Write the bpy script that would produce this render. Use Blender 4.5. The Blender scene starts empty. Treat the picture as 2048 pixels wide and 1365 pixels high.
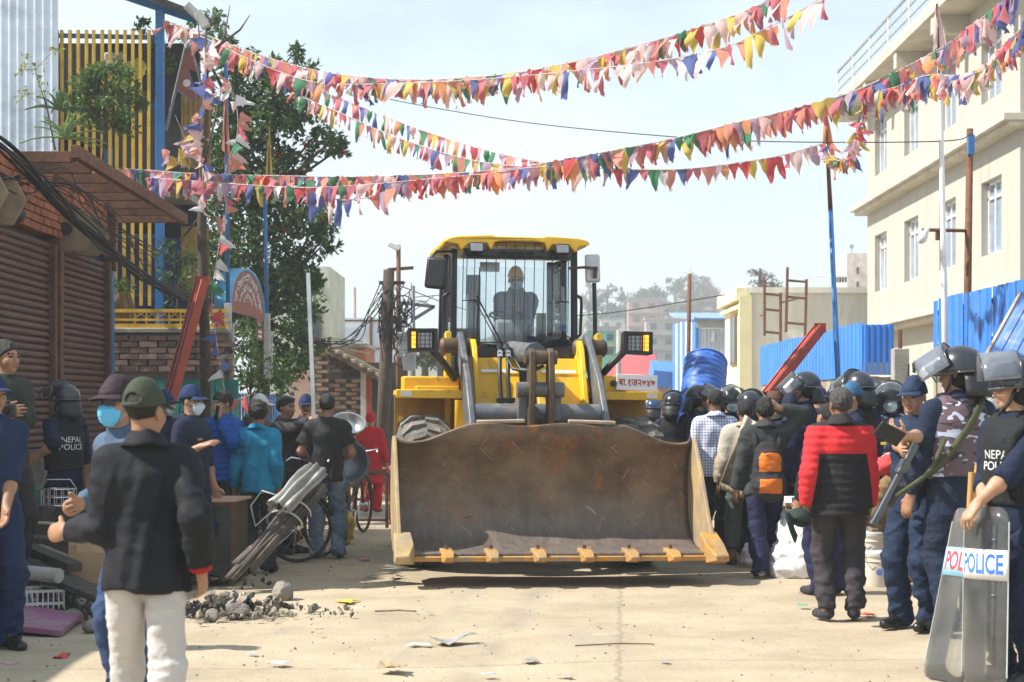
import bpy, math, random, os
import numpy as np
from mathutils import Vector, Matrix, Euler
from mathutils.bvhtree import BVHTree
random.seed(7); RNG = np.random.default_rng(7)
SC = bpy.context.scene
COL = SC.collection
R = math.radians

# ---------------------------------------------------------------- camera, sky, sun, exposure
F, CX, HY, EYE = 3500.0, 1024.0, 812.0, 1.55     # focal length and horizon in photograph pixels (2048 wide)
cam_d = bpy.data.cameras.new('camera'); cam = bpy.data.objects.new('camera', cam_d); COL.objects.link(cam)
cam.location = (0, 0, EYE); cam.rotation_euler = (R(90), 0, 0)
cam_d.sensor_width = 36.0; cam_d.lens = 36.0 * F / 2048.0
cam_d.shift_y = (HY - 682.5) / 2048.0
cam_d.clip_start = 0.1; cam_d.clip_end = 3000
cam_d.dof.use_dof = True; cam_d.dof.focus_distance = 16.0; cam_d.dof.aperture_fstop = 4.5
SC.camera = cam

SUN_AZ, SUN_EL = R(7), R(47)                      # sun to the left, a little towards the camera
sun_dir = Vector((-math.cos(SUN_AZ) * math.cos(SUN_EL), -math.sin(SUN_AZ) * math.cos(SUN_EL), math.sin(SUN_EL)))
W = bpy.data.worlds.new('World'); SC.world = W; W.use_nodes = True
wn, wl = W.node_tree.nodes, W.node_tree.links
wn.clear()
wo = wn.new('ShaderNodeOutputWorld'); bg = wn.new('ShaderNodeBackground')
sky = wn.new('ShaderNodeTexSky'); sky.sky_type = 'NISHITA'; sky.sun_disc = False
sky.sun_elevation = SUN_EL
sky.sun_rotation = math.atan2(sun_dir.x, sun_dir.y)
sky.altitude = 1300; sky.air_density = 1.0; sky.dust_density = 1.2; sky.ozone_density = 1.0
bg.inputs['Strength'].default_value = 0.10
# thin bright cloud over the whole sky
wtc = wn.new('ShaderNodeTexCoord'); wmp = wn.new('ShaderNodeMapping'); wmp.inputs['Scale'].default_value = (1.6, 1.6, 4.0)
wnz = wn.new('ShaderNodeTexNoise'); wnz.inputs['Scale'].default_value = 2.3; wnz.inputs['Detail'].default_value = 8; wnz.inputs['Roughness'].default_value = 0.55
wrp = wn.new('ShaderNodeValToRGB'); wrp.color_ramp.elements[0].position = 0.36; wrp.color_ramp.elements[0].color = (.30, .30, .30, 1)
wrp.color_ramp.elements[1].position = 0.66; wrp.color_ramp.elements[1].color = (.85, .85, .85, 1)
wmx = wn.new('ShaderNodeMixRGB'); wmx.inputs['Color2'].default_value = (5.9, 6.8, 7.15, 1)
wl.new(wtc.outputs['Generated'], wmp.inputs['Vector']); wl.new(wmp.outputs['Vector'], wnz.inputs['Vector'])
wl.new(wnz.outputs['Fac'], wrp.inputs['Fac']); wl.new(wrp.outputs['Color'], wmx.inputs['Fac'])
wl.new(sky.outputs['Color'], wmx.inputs['Color1']); wl.new(wmx.outputs['Color'], bg.inputs['Color'])
wl.new(bg.outputs['Background'], wo.inputs['Surface'])

sun_d = bpy.data.lights.new('sun', 'SUN'); sun_d.energy = 5.0; sun_d.angle = R(0.8); sun_d.color = (1.0, 0.94, 0.84)
sun = bpy.data.objects.new('sun', sun_d); COL.objects.link(sun)
sun.rotation_euler = sun_dir.to_track_quat('Z', 'Y').to_euler(); sun.location = (-30, -15, 40)

SC.view_settings.view_transform = 'Standard'; SC.view_settings.look = 'None'
SC.view_settings.exposure = 0.88; SC.view_settings.gamma = 1.0; SC.view_settings.use_curve_mapping = False
SC.render.engine = 'CYCLES'
SC.cycles.max_bounces = 6; SC.cycles.diffuse_bounces = 3; SC.cycles.glossy_bounces = 3
SC.cycles.transmission_bounces = 6; SC.cycles.transparent_max_bounces = 12; SC.cycles.volume_bounces = 0
SC.cycles.use_denoising = True; SC.cycles.caustics_reflective = False; SC.cycles.caustics_refractive = False

# ---------------------------------------------------------------- helpers
def P(px, py, d):
    """photograph pixel + metres from the camera -> world point"""
    return Vector(((px - CX) * d / F, d, EYE + (HY - py) * d / F))
def GP(px, d): return Vector(((px - CX) * d / F, d, 0))
def gy(py): return EYE * F / (py - HY)             # ground distance under a photograph row

def thing(name, label, cat, loc=(0, 0, 0), rotz=0, group=None):
    o = bpy.data.objects.new(name, None); o.empty_display_size = .2; COL.objects.link(o)
    o.location = loc; o.rotation_euler = (0, 0, rotz)
    o['label'] = label; o['category'] = cat
    if group: o['group'] = group
    return o
def tag(o, label, cat, group=None):
    o['label'] = label; o['category'] = cat
    if group: o['group'] = group
    return o
def structure(o): o['kind'] = 'structure'; return o
def stuff(o): o['kind'] = 'stuff'; return o
def link(name, me, parent=None, loc=None, rot=None, scale=None):
    o = bpy.data.objects.new(name, me); COL.objects.link(o)
    if parent: o.parent = parent
    if loc is not None: o.location = loc
    if rot is not None: o.rotation_euler = rot
    if scale is not None: o.scale = scale
    return o
def copy_tree(o, parent=None):
    c = o.copy(); COL.objects.link(c); c.parent = parent
    for ch in list(o.children): copy_tree(ch, c)
    return c

class MB:
    """collects geometry and links it as ONE mesh object"""
    def __init__(s): s.v = []; s.f = []; s.m = []
    def add(s, vs, fs, m=0):
        b = len(s.v); s.v += [tuple(x) for x in vs]
        s.f += [tuple(b + i for i in f) for f in fs]; s.m += [m] * len(fs); return s
    def box(s, c, size, rot=None, m=0, taper=None):
        x, y, z = size[0] / 2, size[1] / 2, size[2] / 2
        q = [Vector((a * x, b * y, e * z)) for e in (-1, 1) for b in (-1, 1) for a in (-1, 1)]
        if taper: q = [Vector((p.x * (taper if p.z > 0 else 1), p.y * (taper if p.z > 0 else 1), p.z)) for p in q]
        if rot is not None:
            M = rot if isinstance(rot, Matrix) else Euler(rot).to_matrix()
            q = [M @ p for p in q]
        c = Vector(c)
        return s.add([p + c for p in q], [(0, 2, 3, 1), (4, 5, 7, 6), (0, 1, 5, 4), (2, 6, 7, 3), (0, 4, 6, 2), (1, 3, 7, 5)], m)
    def beam(s, a, b, w, h, m=0, up=(0, 0, 1)):
        a, b = Vector(a), Vector(b); d = b - a; L = d.length; d.normalize()
        u = Vector(up)
        if abs(d.dot(u)) > .98: u = Vector((0, 1, 0))
        x = d.cross(u).normalized(); z = x.cross(d)
        return s.box((a + b) / 2, (w, L, h), Matrix((x, d, z)).transposed(), m)
    def tube(s, pts, r, n=8, m=0, cap=True):
        pts = [Vector(p) for p in pts]; k = len(pts)
        rs = r if isinstance(r, (list, tuple)) else [r] * k
        vs = []; ref = None
        for i, p in enumerate(pts):
            t = (pts[min(i + 1, k - 1)] - pts[max(i - 1, 0)]).normalized()
            if ref is None: ref = t.orthogonal().normalized()
            ref = (ref - t * ref.dot(t)); ref = ref.normalized() if ref.length > 1e-5 else t.orthogonal().normalized()
            b = t.cross(ref)
            for j in range(n):
                a = 2 * math.pi * j / n
                vs.append(p + (ref * math.cos(a) + b * math.sin(a)) * rs[i])
        fs = [(i * n + j, i * n + (j + 1) % n, (i + 1) * n + (j + 1) % n, (i + 1) * n + j) for i in range(k - 1) for j in range(n)]
        if cap: fs += [tuple(range(n))[::-1], tuple(range((k - 1) * n, k * n))]
        return s.add(vs, fs, m)
    def prism(s, poly, fn, t0, t1, m=0):
        n = len(poly); vs = [fn(u, v, t0) for u, v in poly] + [fn(u, v, t1) for u, v in poly]
        fs = [tuple(range(n))[::-1], tuple(range(n, 2 * n))] + [(i, (i + 1) % n, n + (i + 1) % n, n + i) for i in range(n)]
        return s.add(vs, fs, m)
    def grid(s, rows, m=0, closed=False):
        nu, nv = len(rows), len(rows[0]); vs = [p for r_ in rows for p in r_]
        e = nv if closed else nv - 1
        return s.add(vs, [(i * nv + j, i * nv + (j + 1) % nv, (i + 1) * nv + (j + 1) % nv, (i + 1) * nv + j) for i in range(nu - 1) for j in range(e)], m)
    def lathe(s, prof, n=16, M=None, m=0):
        M = M or Matrix()
        return s.grid([[M @ Vector((r * math.cos(2 * math.pi * j / n), r * math.sin(2 * math.pi * j / n), z)) for j in range(n)] for r, z in prof], m, True)
    def mesh(s, name, mats, smooth=False):
        me = bpy.data.meshes.new(name); me.from_pydata(s.v, [], s.f)
        for m in (mats if isinstance(mats, (list, tuple)) else [mats]): me.materials.append(m)
        if any(s.m): me.polygons.foreach_set('material_index', s.m)
        if smooth is not False:
            me.shade_smooth()
            if smooth is not True: me.set_sharp_from_angle(angle=R(smooth))
        me.update(); return me
    def build(s, name, mats, parent=None, smooth=False, bevel=0, thick=0, loc=None, rot=None):
        o = link(name, s.mesh(name, mats, smooth), parent, loc, rot)
        if thick:
            md = o.modifiers.new('thick', 'SOLIDIFY'); md.thickness = thick; md.offset = 0
        if bevel:
            md = o.modifiers.new('bevel', 'BEVEL'); md.width = bevel; md.segments = 2; md.limit_method = 'ANGLE'; md.angle_limit = R(35)
            o.data.shade_smooth(); o.data.set_sharp_from_angle(angle=R(40))
        return o

def rotz(p, a):
    c, s = math.cos(a), math.sin(a); return Vector((p[0] * c - p[1] * s, p[0] * s + p[1] * c, p[2]))

# ---------------------------------------------------------------- materials
MATS = {}
def mat(name, col, rough=.6, metal=0, var=.18, vscale=3.0, bump=0., bscale=60., spec=.4, dirt=None, dscale=2.0, dpos=(.5, .68), drough=None, alpha=1, trans=0, emit=None, estr=0, stretch=(1, 1, 1), coat=0):
    if name in MATS: return MATS[name]
    m = bpy.data.materials.new(name); MATS[name] = m; m.use_nodes = True
    n, l = m.node_tree.nodes, m.node_tree.links
    b = n['Principled BSDF']
    b.inputs['Roughness'].default_value = rough; b.inputs['Metallic'].default_value = metal
    b.inputs['Specular IOR Level'].default_value = spec
    if coat: b.inputs['Coat Weight'].default_value = coat; b.inputs['Coat Roughness'].default_value = .15
    tc = n.new('ShaderNodeTexCoord'); mp = n.new('ShaderNodeMapping'); mp.inputs['Scale'].default_value = stretch
    l.new(tc.outputs['Object'], mp.inputs['Vector'])
    oi = n.new('ShaderNodeObjectInfo'); ad = n.new('ShaderNodeVectorMath'); ad.operation = 'ADD'
    sc_ = n.new('ShaderNodeVectorMath'); sc_.operation = 'SCALE'; sc_.inputs['Scale'].default_value = 37.0
    l.new(oi.outputs['Random'], sc_.inputs[0]); l.new(mp.outputs['Vector'], ad.inputs[0]); l.new(sc_.outputs['Vector'], ad.inputs[1])
    vec = ad.outputs['Vector']
    nz = n.new('ShaderNodeTexNoise'); nz.inputs['Scale'].default_value = vscale; nz.inputs['Detail'].default_value = 6; nz.inputs['Roughness'].default_value = .62
    l.new(vec, nz.inputs['Vector'])
    mx = n.new('ShaderNodeMixRGB')
    mx.inputs['Color1'].default_value = tuple(max(0, c * (1 - var)) for c in col) + (1,)
    mx.inputs['Color2'].default_value = tuple(min(1, c * (1 + var)) for c in col) + (1,)
    rp = n.new('ShaderNodeValToRGB'); rp.color_ramp.elements[0].position = .33; rp.color_ramp.elements[1].position = .67
    l.new(nz.outputs['Fac'], rp.inputs['Fac']); l.new(rp.outputs['Color'], mx.inputs['Fac'])
    out = mx.outputs['Color']
    if dirt:
        nd = n.new('ShaderNodeTexNoise'); nd.inputs['Scale'].default_value = dscale; nd.inputs['Detail'].default_value = 9; nd.inputs['Roughness'].default_value = .7
        l.new(vec, nd.inputs['Vector'])
        rd = n.new('ShaderNodeValToRGB'); rd.color_ramp.elements[0].position = dpos[0]; rd.color_ramp.elements[1].position = dpos[1]
        l.new(nd.outputs['Fac'], rd.inputs['Fac'])
        md = n.new('ShaderNodeMixRGB'); md.inputs['Color2'].default_value = tuple(dirt) + (1,)
        l.new(rd.outputs['Color'], md.inputs['Fac']); l.new(out, md.inputs['Color1']); out = md.outputs['Color']
        if drough is not None:
            mr = n.new('ShaderNodeMapRange'); mr.inputs['To Min'].default_value = rough; mr.inputs['To Max'].default_value = drough
            l.new(rd.outputs['Color'], mr.inputs['Value']); l.new(mr.outputs['Result'], b.inputs['Roughness'])
    l.new(out, b.inputs['Base Color'])
    if bump:
        nb = n.new('ShaderNodeTexNoise'); nb.inputs['Scale'].default_value = bscale; nb.inputs['Detail'].default_value = 5
        l.new(vec, nb.inputs['Vector'])
        bp = n.new('ShaderNodeBump'); bp.inputs['Strength'].default_value = bump; bp.inputs['Distance'].default_value = .02
        l.new(nb.outputs['Fac'], bp.inputs['Height']); l.new(bp.outputs['Normal'], b.inputs['Normal'])
    if alpha < 1: b.inputs['Alpha'].default_value = alpha
    if trans: b.inputs['Transmission Weight'].default_value = trans
    if emit: b.inputs['Emission Color'].default_value = tuple(emit) + (1,); b.inputs['Emission Strength'].default_value = estr
    return m
def glass(name, tint=(1, 1, 1), mixf=.12, rough=.05, haze=None, hazef=.0):
    """thin pane: mostly clear, some reflection, optional dusty diffuse share"""
    if name in MATS: return MATS[name]
    m = bpy.data.materials.new(name); MATS[name] = m; m.use_nodes = True
    n, l = m.node_tree.nodes, m.node_tree.links; n.remove(n['Principled BSDF'])
    o = n['Material Output']; t = n.new('ShaderNodeBsdfTransparent'); t.inputs['Color'].default_value = tuple(tint) + (1,)
    g = n.new('ShaderNodeBsdfGlossy'); g.inputs['Roughness'].default_value = rough
    fr = n.new('ShaderNodeFresnel'); fr.inputs['IOR'].default_value = 1.5
    a = n.new('ShaderNodeMath'); a.operation = 'ADD'; a.inputs[1].default_value = mixf; a.use_clamp = True
    l.new(fr.outputs['Fac'], a.inputs[0])
    mx = n.new('ShaderNodeMixShader'); l.new(a.outputs[0], mx.inputs['Fac']); l.new(t.outputs[0], mx.inputs[1]); l.new(g.outputs[0], mx.inputs[2])
    last = mx.outputs[0]
    if hazef:
        d = n.new('ShaderNodeBsdfDiffuse'); d.inputs['Color'].default_value = tuple(haze or (.6, .6, .6)) + (1,)
        tr = n.new('ShaderNodeBsdfTranslucent'); tr.inputs['Color'].default_value = tuple(haze or (.6, .6, .6)) + (1,)
        m3 = n.new('ShaderNodeMixShader'); m3.inputs['Fac'].default_value = .5; l.new(d.outputs[0], m3.inputs[1]); l.new(tr.outputs[0], m3.inputs[2])
        nz = n.new('ShaderNodeTexNoise'); nz.inputs['Scale'].default_value = 5; nz.inputs['Detail'].default_value = 6
        tc = n.new('ShaderNodeTexCoord'); l.new(tc.outputs['Object'], nz.inputs['Vector'])
        ml = n.new('ShaderNodeMath'); ml.operation = 'MULTIPLY'; ml.inputs[1].default_value = hazef * 2; ml.use_clamp = True
        l.new(nz.outputs['Fac'], ml.inputs[0])
        m2 = n.new('ShaderNodeMixShader'); l.new(ml.outputs[0], m2.inputs['Fac']); l.new(last, m2.inputs[1]); l.new(m3.outputs[0], m2.inputs[2]); last = m2.outputs[0]
    l.new(last, o.inputs['Surface']); return m
def leafmat(name, c1, c2, trans=.35):
    if name in MATS: return MATS[name]
    m = bpy.data.materials.new(name); MATS[name] = m; m.use_nodes = True
    n, l = m.node_tree.nodes, m.node_tree.links; b = n['Principled BSDF']; o = n['Material Output']
    ge = n.new('ShaderNodeNewGeometry'); mx = n.new('ShaderNodeMixRGB')
    mx.inputs['Color1'].default_value = tuple(c1) + (1,); mx.inputs['Color2'].default_value = tuple(c2) + (1,)
    l.new(ge.outputs['Random Per Island'], mx.inputs['Fac']); l.new(mx.outputs['Color'], b.inputs['Base Color'])
    b.inputs['Roughness'].default_value = .5; b.inputs['Specular IOR Level'].default_value = .35
    t = n.new('ShaderNodeBsdfTranslucent'); l.new(mx.outputs['Color'], t.inputs['Color'])
    ms = n.new('ShaderNodeMixShader'); ms.inputs['Fac'].default_value = trans
    l.new(b.outputs[0], ms.inputs[1]); l.new(t.outputs[0], ms.inputs[2]); l.new(ms.outputs[0], o.inputs['Surface']); return m
def cloth(name, col, var=.15, bump=.4, rough=.82, spec=.25, **k):
    return mat(name, col, rough=rough, var=var, vscale=5, bump=bump, bscale=26, spec=spec, **k)
# ---------------------------------------------------------------- signed distance fields -> meshes (people, clothing)
f4 = np.float32
def axis(lo, hi, base, fines, fine):
    xs = [lo]
    while xs[-1] < hi:
        x = xs[-1]
        xs.append(x + (fine if any(a - 1e-6 <= x < b for a, b in fines) else base))
    return np.array(xs, f4)
class Field:
    def __init__(s, xs, ys, zs):
        s.xs, s.ys, s.zs = xs, ys, zs; s.D = np.full((len(xs), len(ys), len(zs)), .5, f4)
    def sub(s, lo, hi):
        def ix(a, l, h): return slice(max(0, int(np.searchsorted(a, l)) - 1), min(len(a), int(np.searchsorted(a, h)) + 1))
        sx, sy, sz = ix(s.xs, lo[0], hi[0]), ix(s.ys, lo[1], hi[1]), ix(s.zs, lo[2], hi[2])
        return (sx, sy, sz), s.xs[sx][:, None, None], s.ys[sy][None, :, None], s.zs[sz][None, None, :]
    def put(s, sl, d, k):
        a = s.D[sl]
        if k > 0:
            h = np.maximum(k - np.abs(a - d), 0) / k; s.D[sl] = np.minimum(a, d) - h * h * (k * .25)
        else: s.D[sl] = np.minimum(a, d)
    def cone(s, a, b, ra, rb, k=.02, flat=None, ff=1., cap=False):
        """tapered limb from a to b; flat: unit direction squeezed by ff; cap: flat ends"""
        a = np.array(a, f4); b = np.array(b, f4); pad = max(ra, rb) + k + .03
        sl, X, Y, Z = s.sub(np.minimum(a, b) - pad, np.maximum(a, b) + pad)
        d = b - a; L = float(np.linalg.norm(d)) + 1e-6
        px, py, pz = X - a[0], Y - a[1], Z - a[2]
        t = (px * d[0] + py * d[1] + pz * d[2]) / (L * L); tc = np.clip(t, 0, 1)
        qx, qy, qz = px - tc * d[0], py - tc * d[1], pz - tc * d[2]
        if cap: qx, qy, qz = px - t * d[0], py - t * d[1], pz - t * d[2]
        if flat is not None:
            w = (qx * flat[0] + qy * flat[1] + qz * flat[2]) * (ff - 1)
            qx, qy, qz = qx + w * flat[0], qy + w * flat[1], qz + w * flat[2]
        r = ra + (rb - ra) * tc
        dd = np.sqrt(qx * qx + qy * qy + qz * qz) - r
        if ff > 1: dd = dd / (1 + (ff - 1) * .5)
        if cap: dd = np.maximum(dd, np.maximum((t - 1) * L, -t * L))
        s.put(sl, dd.astype(f4), k)
    def ell(s, c, r, M=None, k=.02, sub=False):
        c = np.array(c, f4); pad = max(r) + k + .03
        sl, X, Y, Z = s.sub(c - pad, c + pad)
        px, py, pz = X - c[0], Y - c[1], Z - c[2]
        if M is not None:
            M = np.array(M, f4)
            px, py, pz = (M[0, 0] * px + M[1, 0] * py + M[2, 0] * pz, M[0, 1] * px + M[1, 1] * py + M[2, 1] * pz, M[0, 2] * px + M[1, 2] * py + M[2, 2] * pz)
        k0 = np.sqrt((px / r[0]) ** 2 + (py / r[1]) ** 2 + (pz / r[2]) ** 2)
        k1 = np.sqrt((px / r[0] ** 2) ** 2 + (py / r[1] ** 2) ** 2 + (pz / r[2] ** 2) ** 2) + 1e-6
        d = (k0 * (k0 - 1) / k1).astype(f4)
        if sub:
            a = s.D[sl]; d = -d
            h = np.maximum(k - np.abs(a - d), 0) / k if k > 0 else 0
            s.D[sl] = np.maximum(a, d) + h * h * (k * .25)
        else: s.put(sl, d, k)
    def cut(s, n, o):
        """keep n.p < o"""
        n = np.array(n, f4)
        s.D = np.maximum(s.D, (n[0] * s.xs[:, None, None] + n[1] * s.ys[None, :, None] + n[2] * s.zs[None, None, :]) - f4(o))
    def mesh(s):
        D, xs, ys, zs = s.D, s.xs, s.ys, s.zs
        D[0] = D[-1] = .5; D[:, 0] = D[:, -1] = .5; D[:, :, 0] = D[:, :, -1] = .5
        N = D < 0; n8 = N.view(np.int8)
        c = sum(n8[i:N.shape[0] - 1 + i, j:N.shape[1] - 1 + j, k:N.shape[2] - 1 + k] for i in (0, 1) for j in (0, 1) for k in (0, 1))
        I, J, K = np.nonzero((c > 0) & (c < 8)); nv = len(I)
        if nv == 0: return np.zeros((0, 3)), np.zeros((0, 4), int)
        idx = np.full(c.shape, -1, np.int32); idx[I, J, K] = np.arange(nv)
        acc = np.zeros((nv, 3), f4); cnt = np.zeros(nv, f4)
        cor = {(i, j, k): D[I + i, J + j, K + k] for i in (0, 1) for j in (0, 1) for k in (0, 1)}
        for ax in range(3):
            for u in (0, 1):
                for w in (0, 1):
                    o = [u, w]; o.insert(ax, 0); a = tuple(o); o[ax] = 1; b = tuple(o)
                    da, db = cor[a], cor[b]; x = (da < 0) != (db < 0)
                    t = np.where(x, da / np.where(x, da - db, 1), 0)
                    p = np.array(a, f4)[None].repeat(nv, 0); p[:, ax] += t
                    acc += p * x[:, None]; cnt += x
        acc /= cnt[:, None]
        V = np.stack([xs[I] + acc[:, 0] * (xs[I + 1] - xs[I]), ys[J] + acc[:, 1] * (ys[J + 1] - ys[J]), zs[K] + acc[:, 2] * (zs[K + 1] - zs[K])], 1)
        Q = []
        for ax in range(3):
            n0 = np.take(N, range(N.shape[ax] - 1), ax); n1 = np.take(N, range(1, N.shape[ax]), ax)
            e = np.argwhere(n0 != n1)
            o = [a for a in range(3) if a != ax]
            e = e[(e[:, o[0]] > 0) & (e[:, o[1]] > 0) & (e[:, o[0]] < idx.shape[o[0]]) & (e[:, o[1]] < idx.shape[o[1]])]
            def at(du, dv):
                q = e.copy(); q[:, o[0]] -= du; q[:, o[1]] -= dv; return idx[q[:, 0], q[:, 1], q[:, 2]]
            q = np.stack([at(1, 1), at(0, 1), at(0, 0), at(1, 0)], 1)
            ins = n0[e[:, 0], e[:, 1], e[:, 2]]
            flip = ins if ax != 1 else ~ins
            q[~flip] = q[~flip][:, ::-1]; Q.append(q)
        Q = np.concatenate(Q); Q = Q[(Q >= 0).all(1)]
        return V, Q

def vhash(i, j, k):
    h = (i * 374761393 + j * 668265263 + k * 1274126177) & 0xffffffff
    h = ((h ^ (h >> 13)) * 1274126177) & 0xffffffff
    return ((h ^ (h >> 16)) & 0xffff).astype(np.float64) / 65535.
def vnoise(p):
    p = np.asarray(p, np.float64); i = np.floor(p).astype(np.int64); f = p - i; f = f * f * (3 - 2 * f); r = 0
    for a in (0, 1):
        for b in (0, 1):
            for c in (0, 1):
                w = (f[:, 0] if a else 1 - f[:, 0]) * (f[:, 1] if b else 1 - f[:, 1]) * (f[:, 2] if c else 1 - f[:, 2])
                r = r + w * vhash(i[:, 0] + a, i[:, 1] + b, i[:, 2] + c)
    return r
def folds(p, amp, seed=0, sc=1.0):
    """cloth creases: ridged noise squeezed along the height, in two slants"""
    q = np.asarray(p, np.float64) * sc; r = 0
    for sl, s1, w in ((.55, 9., .55), (-.65, 15., .6), (.2, 26., .38)):
        z = q[:, 2] + sl * (q[:, 0] + .6 * q[:, 1])
        n = vnoise(np.stack([q[:, 0] * s1 * .42 + seed, q[:, 1] * s1 * .42 - seed, z * s1 + seed * 1.7], 1))
        r = r + w * (1 - np.abs(2 * n - 1) * 2.6)
    return r * amp
def np_mesh(name, V, Q, mats, mi=None, disp=None):
    me = bpy.data.meshes.new(name); nq = len(Q)
    me.vertices.add(len(V)); me.vertices.foreach_set('co', np.asarray(V, f4).ravel())
    me.loops.add(nq * 4); me.loops.foreach_set('vertex_index', Q.astype(np.int32).ravel())
    me.polygons.add(nq); me.polygons.foreach_set('loop_start', np.arange(0, nq * 4, 4, dtype=np.int32))
    for m in mats: me.materials.append(m)
    if mi is not None: me.polygons.foreach_set('material_index', mi.astype(np.int32))
    me.polygons.foreach_set('use_smooth', np.ones(nq, bool))
    me.update(calc_edges=True)
    if disp is not None and len(V):
        nn = np.zeros(len(V) * 3, f4); me.vertex_normals.foreach_get('vector', nn)
        V = V + nn.reshape(-1, 3) * disp(V)[:, None]
        me.vertices.foreach_set('co', np.asarray(V, f4).ravel()); me.update()
    return me

# ---------------------------------------------------------------- shoes, shared by everybody
def shoe_mesh(kind, m_up, m_sole):
    key = 'shoe_%s_%s' % (kind, m_up.name)
    if key in bpy.data.meshes: return bpy.data.meshes[key]
    f = Field(axis(-.08, .08, .01, [], .01), axis(-.24, .12, .01, [], .01), axis(-.01, .34, .01, [], .01))
    f.cone((0, .045, .045), (0, -.06, .04), .042, .043, .02); f.cone((0, -.06, .036), (0, -.155, .03), .044, .036, .02)
    if kind == 'boot': f.cone((0, .035, .04), (0, .045, .27), .048, .056, .03, cap=True)
    elif kind == 'sneaker': f.cone((0, .035, .04), (0, .045, .105), .046, .045, .02, cap=True)
    elif kind == 'slipper': f.ell((0, .03, .085), (.04, .075, .045), None, .01, True)
    else: f.cone((0, .035, .04), (0, .045, .09), .042, .04, .02, cap=True)
    f.cut((0, 0, -1), 0.0)
    V, Q = f.mesh(); z = V[Q].mean(1)[:, 2]
    me = np_mesh(key, V, Q, [m_up, m_sole], (z < (.03 if kind in ('sneaker',) else .018)).astype(int)); return me

# ---------------------------------------------------------------- people
def unit(v): v = np.array(v, float); return v / (np.linalg.norm(v) + 1e-9)
def ik(a, t, l1, l2, hint):
    a, t = np.array(a, float), np.array(t, float); d = t - a; L = np.linalg.norm(d)
    mx = (l1 + l2) * .995
    if L > mx: t = a + d / L * mx; d = t - a; L = mx
    u = d / L; c = (l1 * l1 - l2 * l2 + L * L) / (2 * L); h = math.sqrt(max(l1 * l1 - c * c, 0))
    n = np.array(hint, float); n = unit(n - u * n.dot(u)); return a + u * c + n * h, t
def M3(rx=0, ry=0, rz=0): return np.array(Euler((R(rx), R(ry), R(rz)), 'XYZ').to_matrix())

SKIN = {}
def skin(k):
    c = {'a': (.42, .235, .15), 'b': (.33, .175, .105), 'c': (.22, .11, .065)}[k]
    return mat('skin_' + k, c, rough=.5, var=.1, vscale=14, spec=.35), mat('lips_' + k, (c[0] * .8, c[1] * .55, c[2] * .55), rough=.45)
HAIR = mat('black_hair', (.012, .010, .009), rough=.45, var=.5, vscale=60, bump=.8, bscale=140)
HAIR_GREY = mat('greying_hair', (.06, .055, .05), rough=.55, var=.8, vscale=80, bump=.8, bscale=140)
EYE_M = mat('eye', (.02, .014, .01), rough=.2)

def finger_chain(f, base, fd, n, seg, rad, curl):
    p = np.array(base, float); d = unit(fd); n = unit(n)
    for i, L in enumerate(seg):
        a = R(curl * (28, 42, 30)[i]); d2 = d * math.cos(a) + n * math.sin(a); n = n * math.cos(a) - d * math.sin(a); d = d2
        q = p + d * L; f.cone(p, q, rad * (1 - .1 * i), rad * (.9 - .1 * i), .004); p = q
def hand(f, w, fd, n, side, curl, thick=1.0):
    fd = unit(fd); n = np.array(n, float); n = unit(n - fd * n.dot(fd)); t = np.cross(fd, n) * (1 if side < 0 else -1)
    f.cone(w, w + fd * .03, .027, .034, .015, n, 1.5)
    f.cone(w + fd * .03, w + fd * .082, .037, .043, .012, n, 2.3)
    f.cone(w + fd * .02 + t * .018 + n * .006, w + fd * .055 + t * .03 + n * .008, .017, .014, .012)
    for off, L, cv in ((.033, .070, .9), (.0115, .080, 1.), (-.0105, .074, 1.05), (-.031, .058, 1.15)):
        finger_chain(f, w + fd * (.088 - abs(off - .01) * .25) + t * off, unit(fd + t * off * 1.2), n, (L * .5, L * .32, L * .26), .0092 * thick, curl * cv)
    b = w + fd * .035 + t * .034 + n * .008; d1 = unit(fd * .62 + t * .7 + n * .3)
    f.cone(b, b + d1 * .042, .0125 * thick, .011 * thick, .008); d2 = unit(fd * .9 + t * .25 + n * (.2 + .5 * curl))
    f.cone(b + d1 * .042, b + d1 * .042 + d2 * .034, .011 * thick, .0085 * thick, .004)

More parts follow.
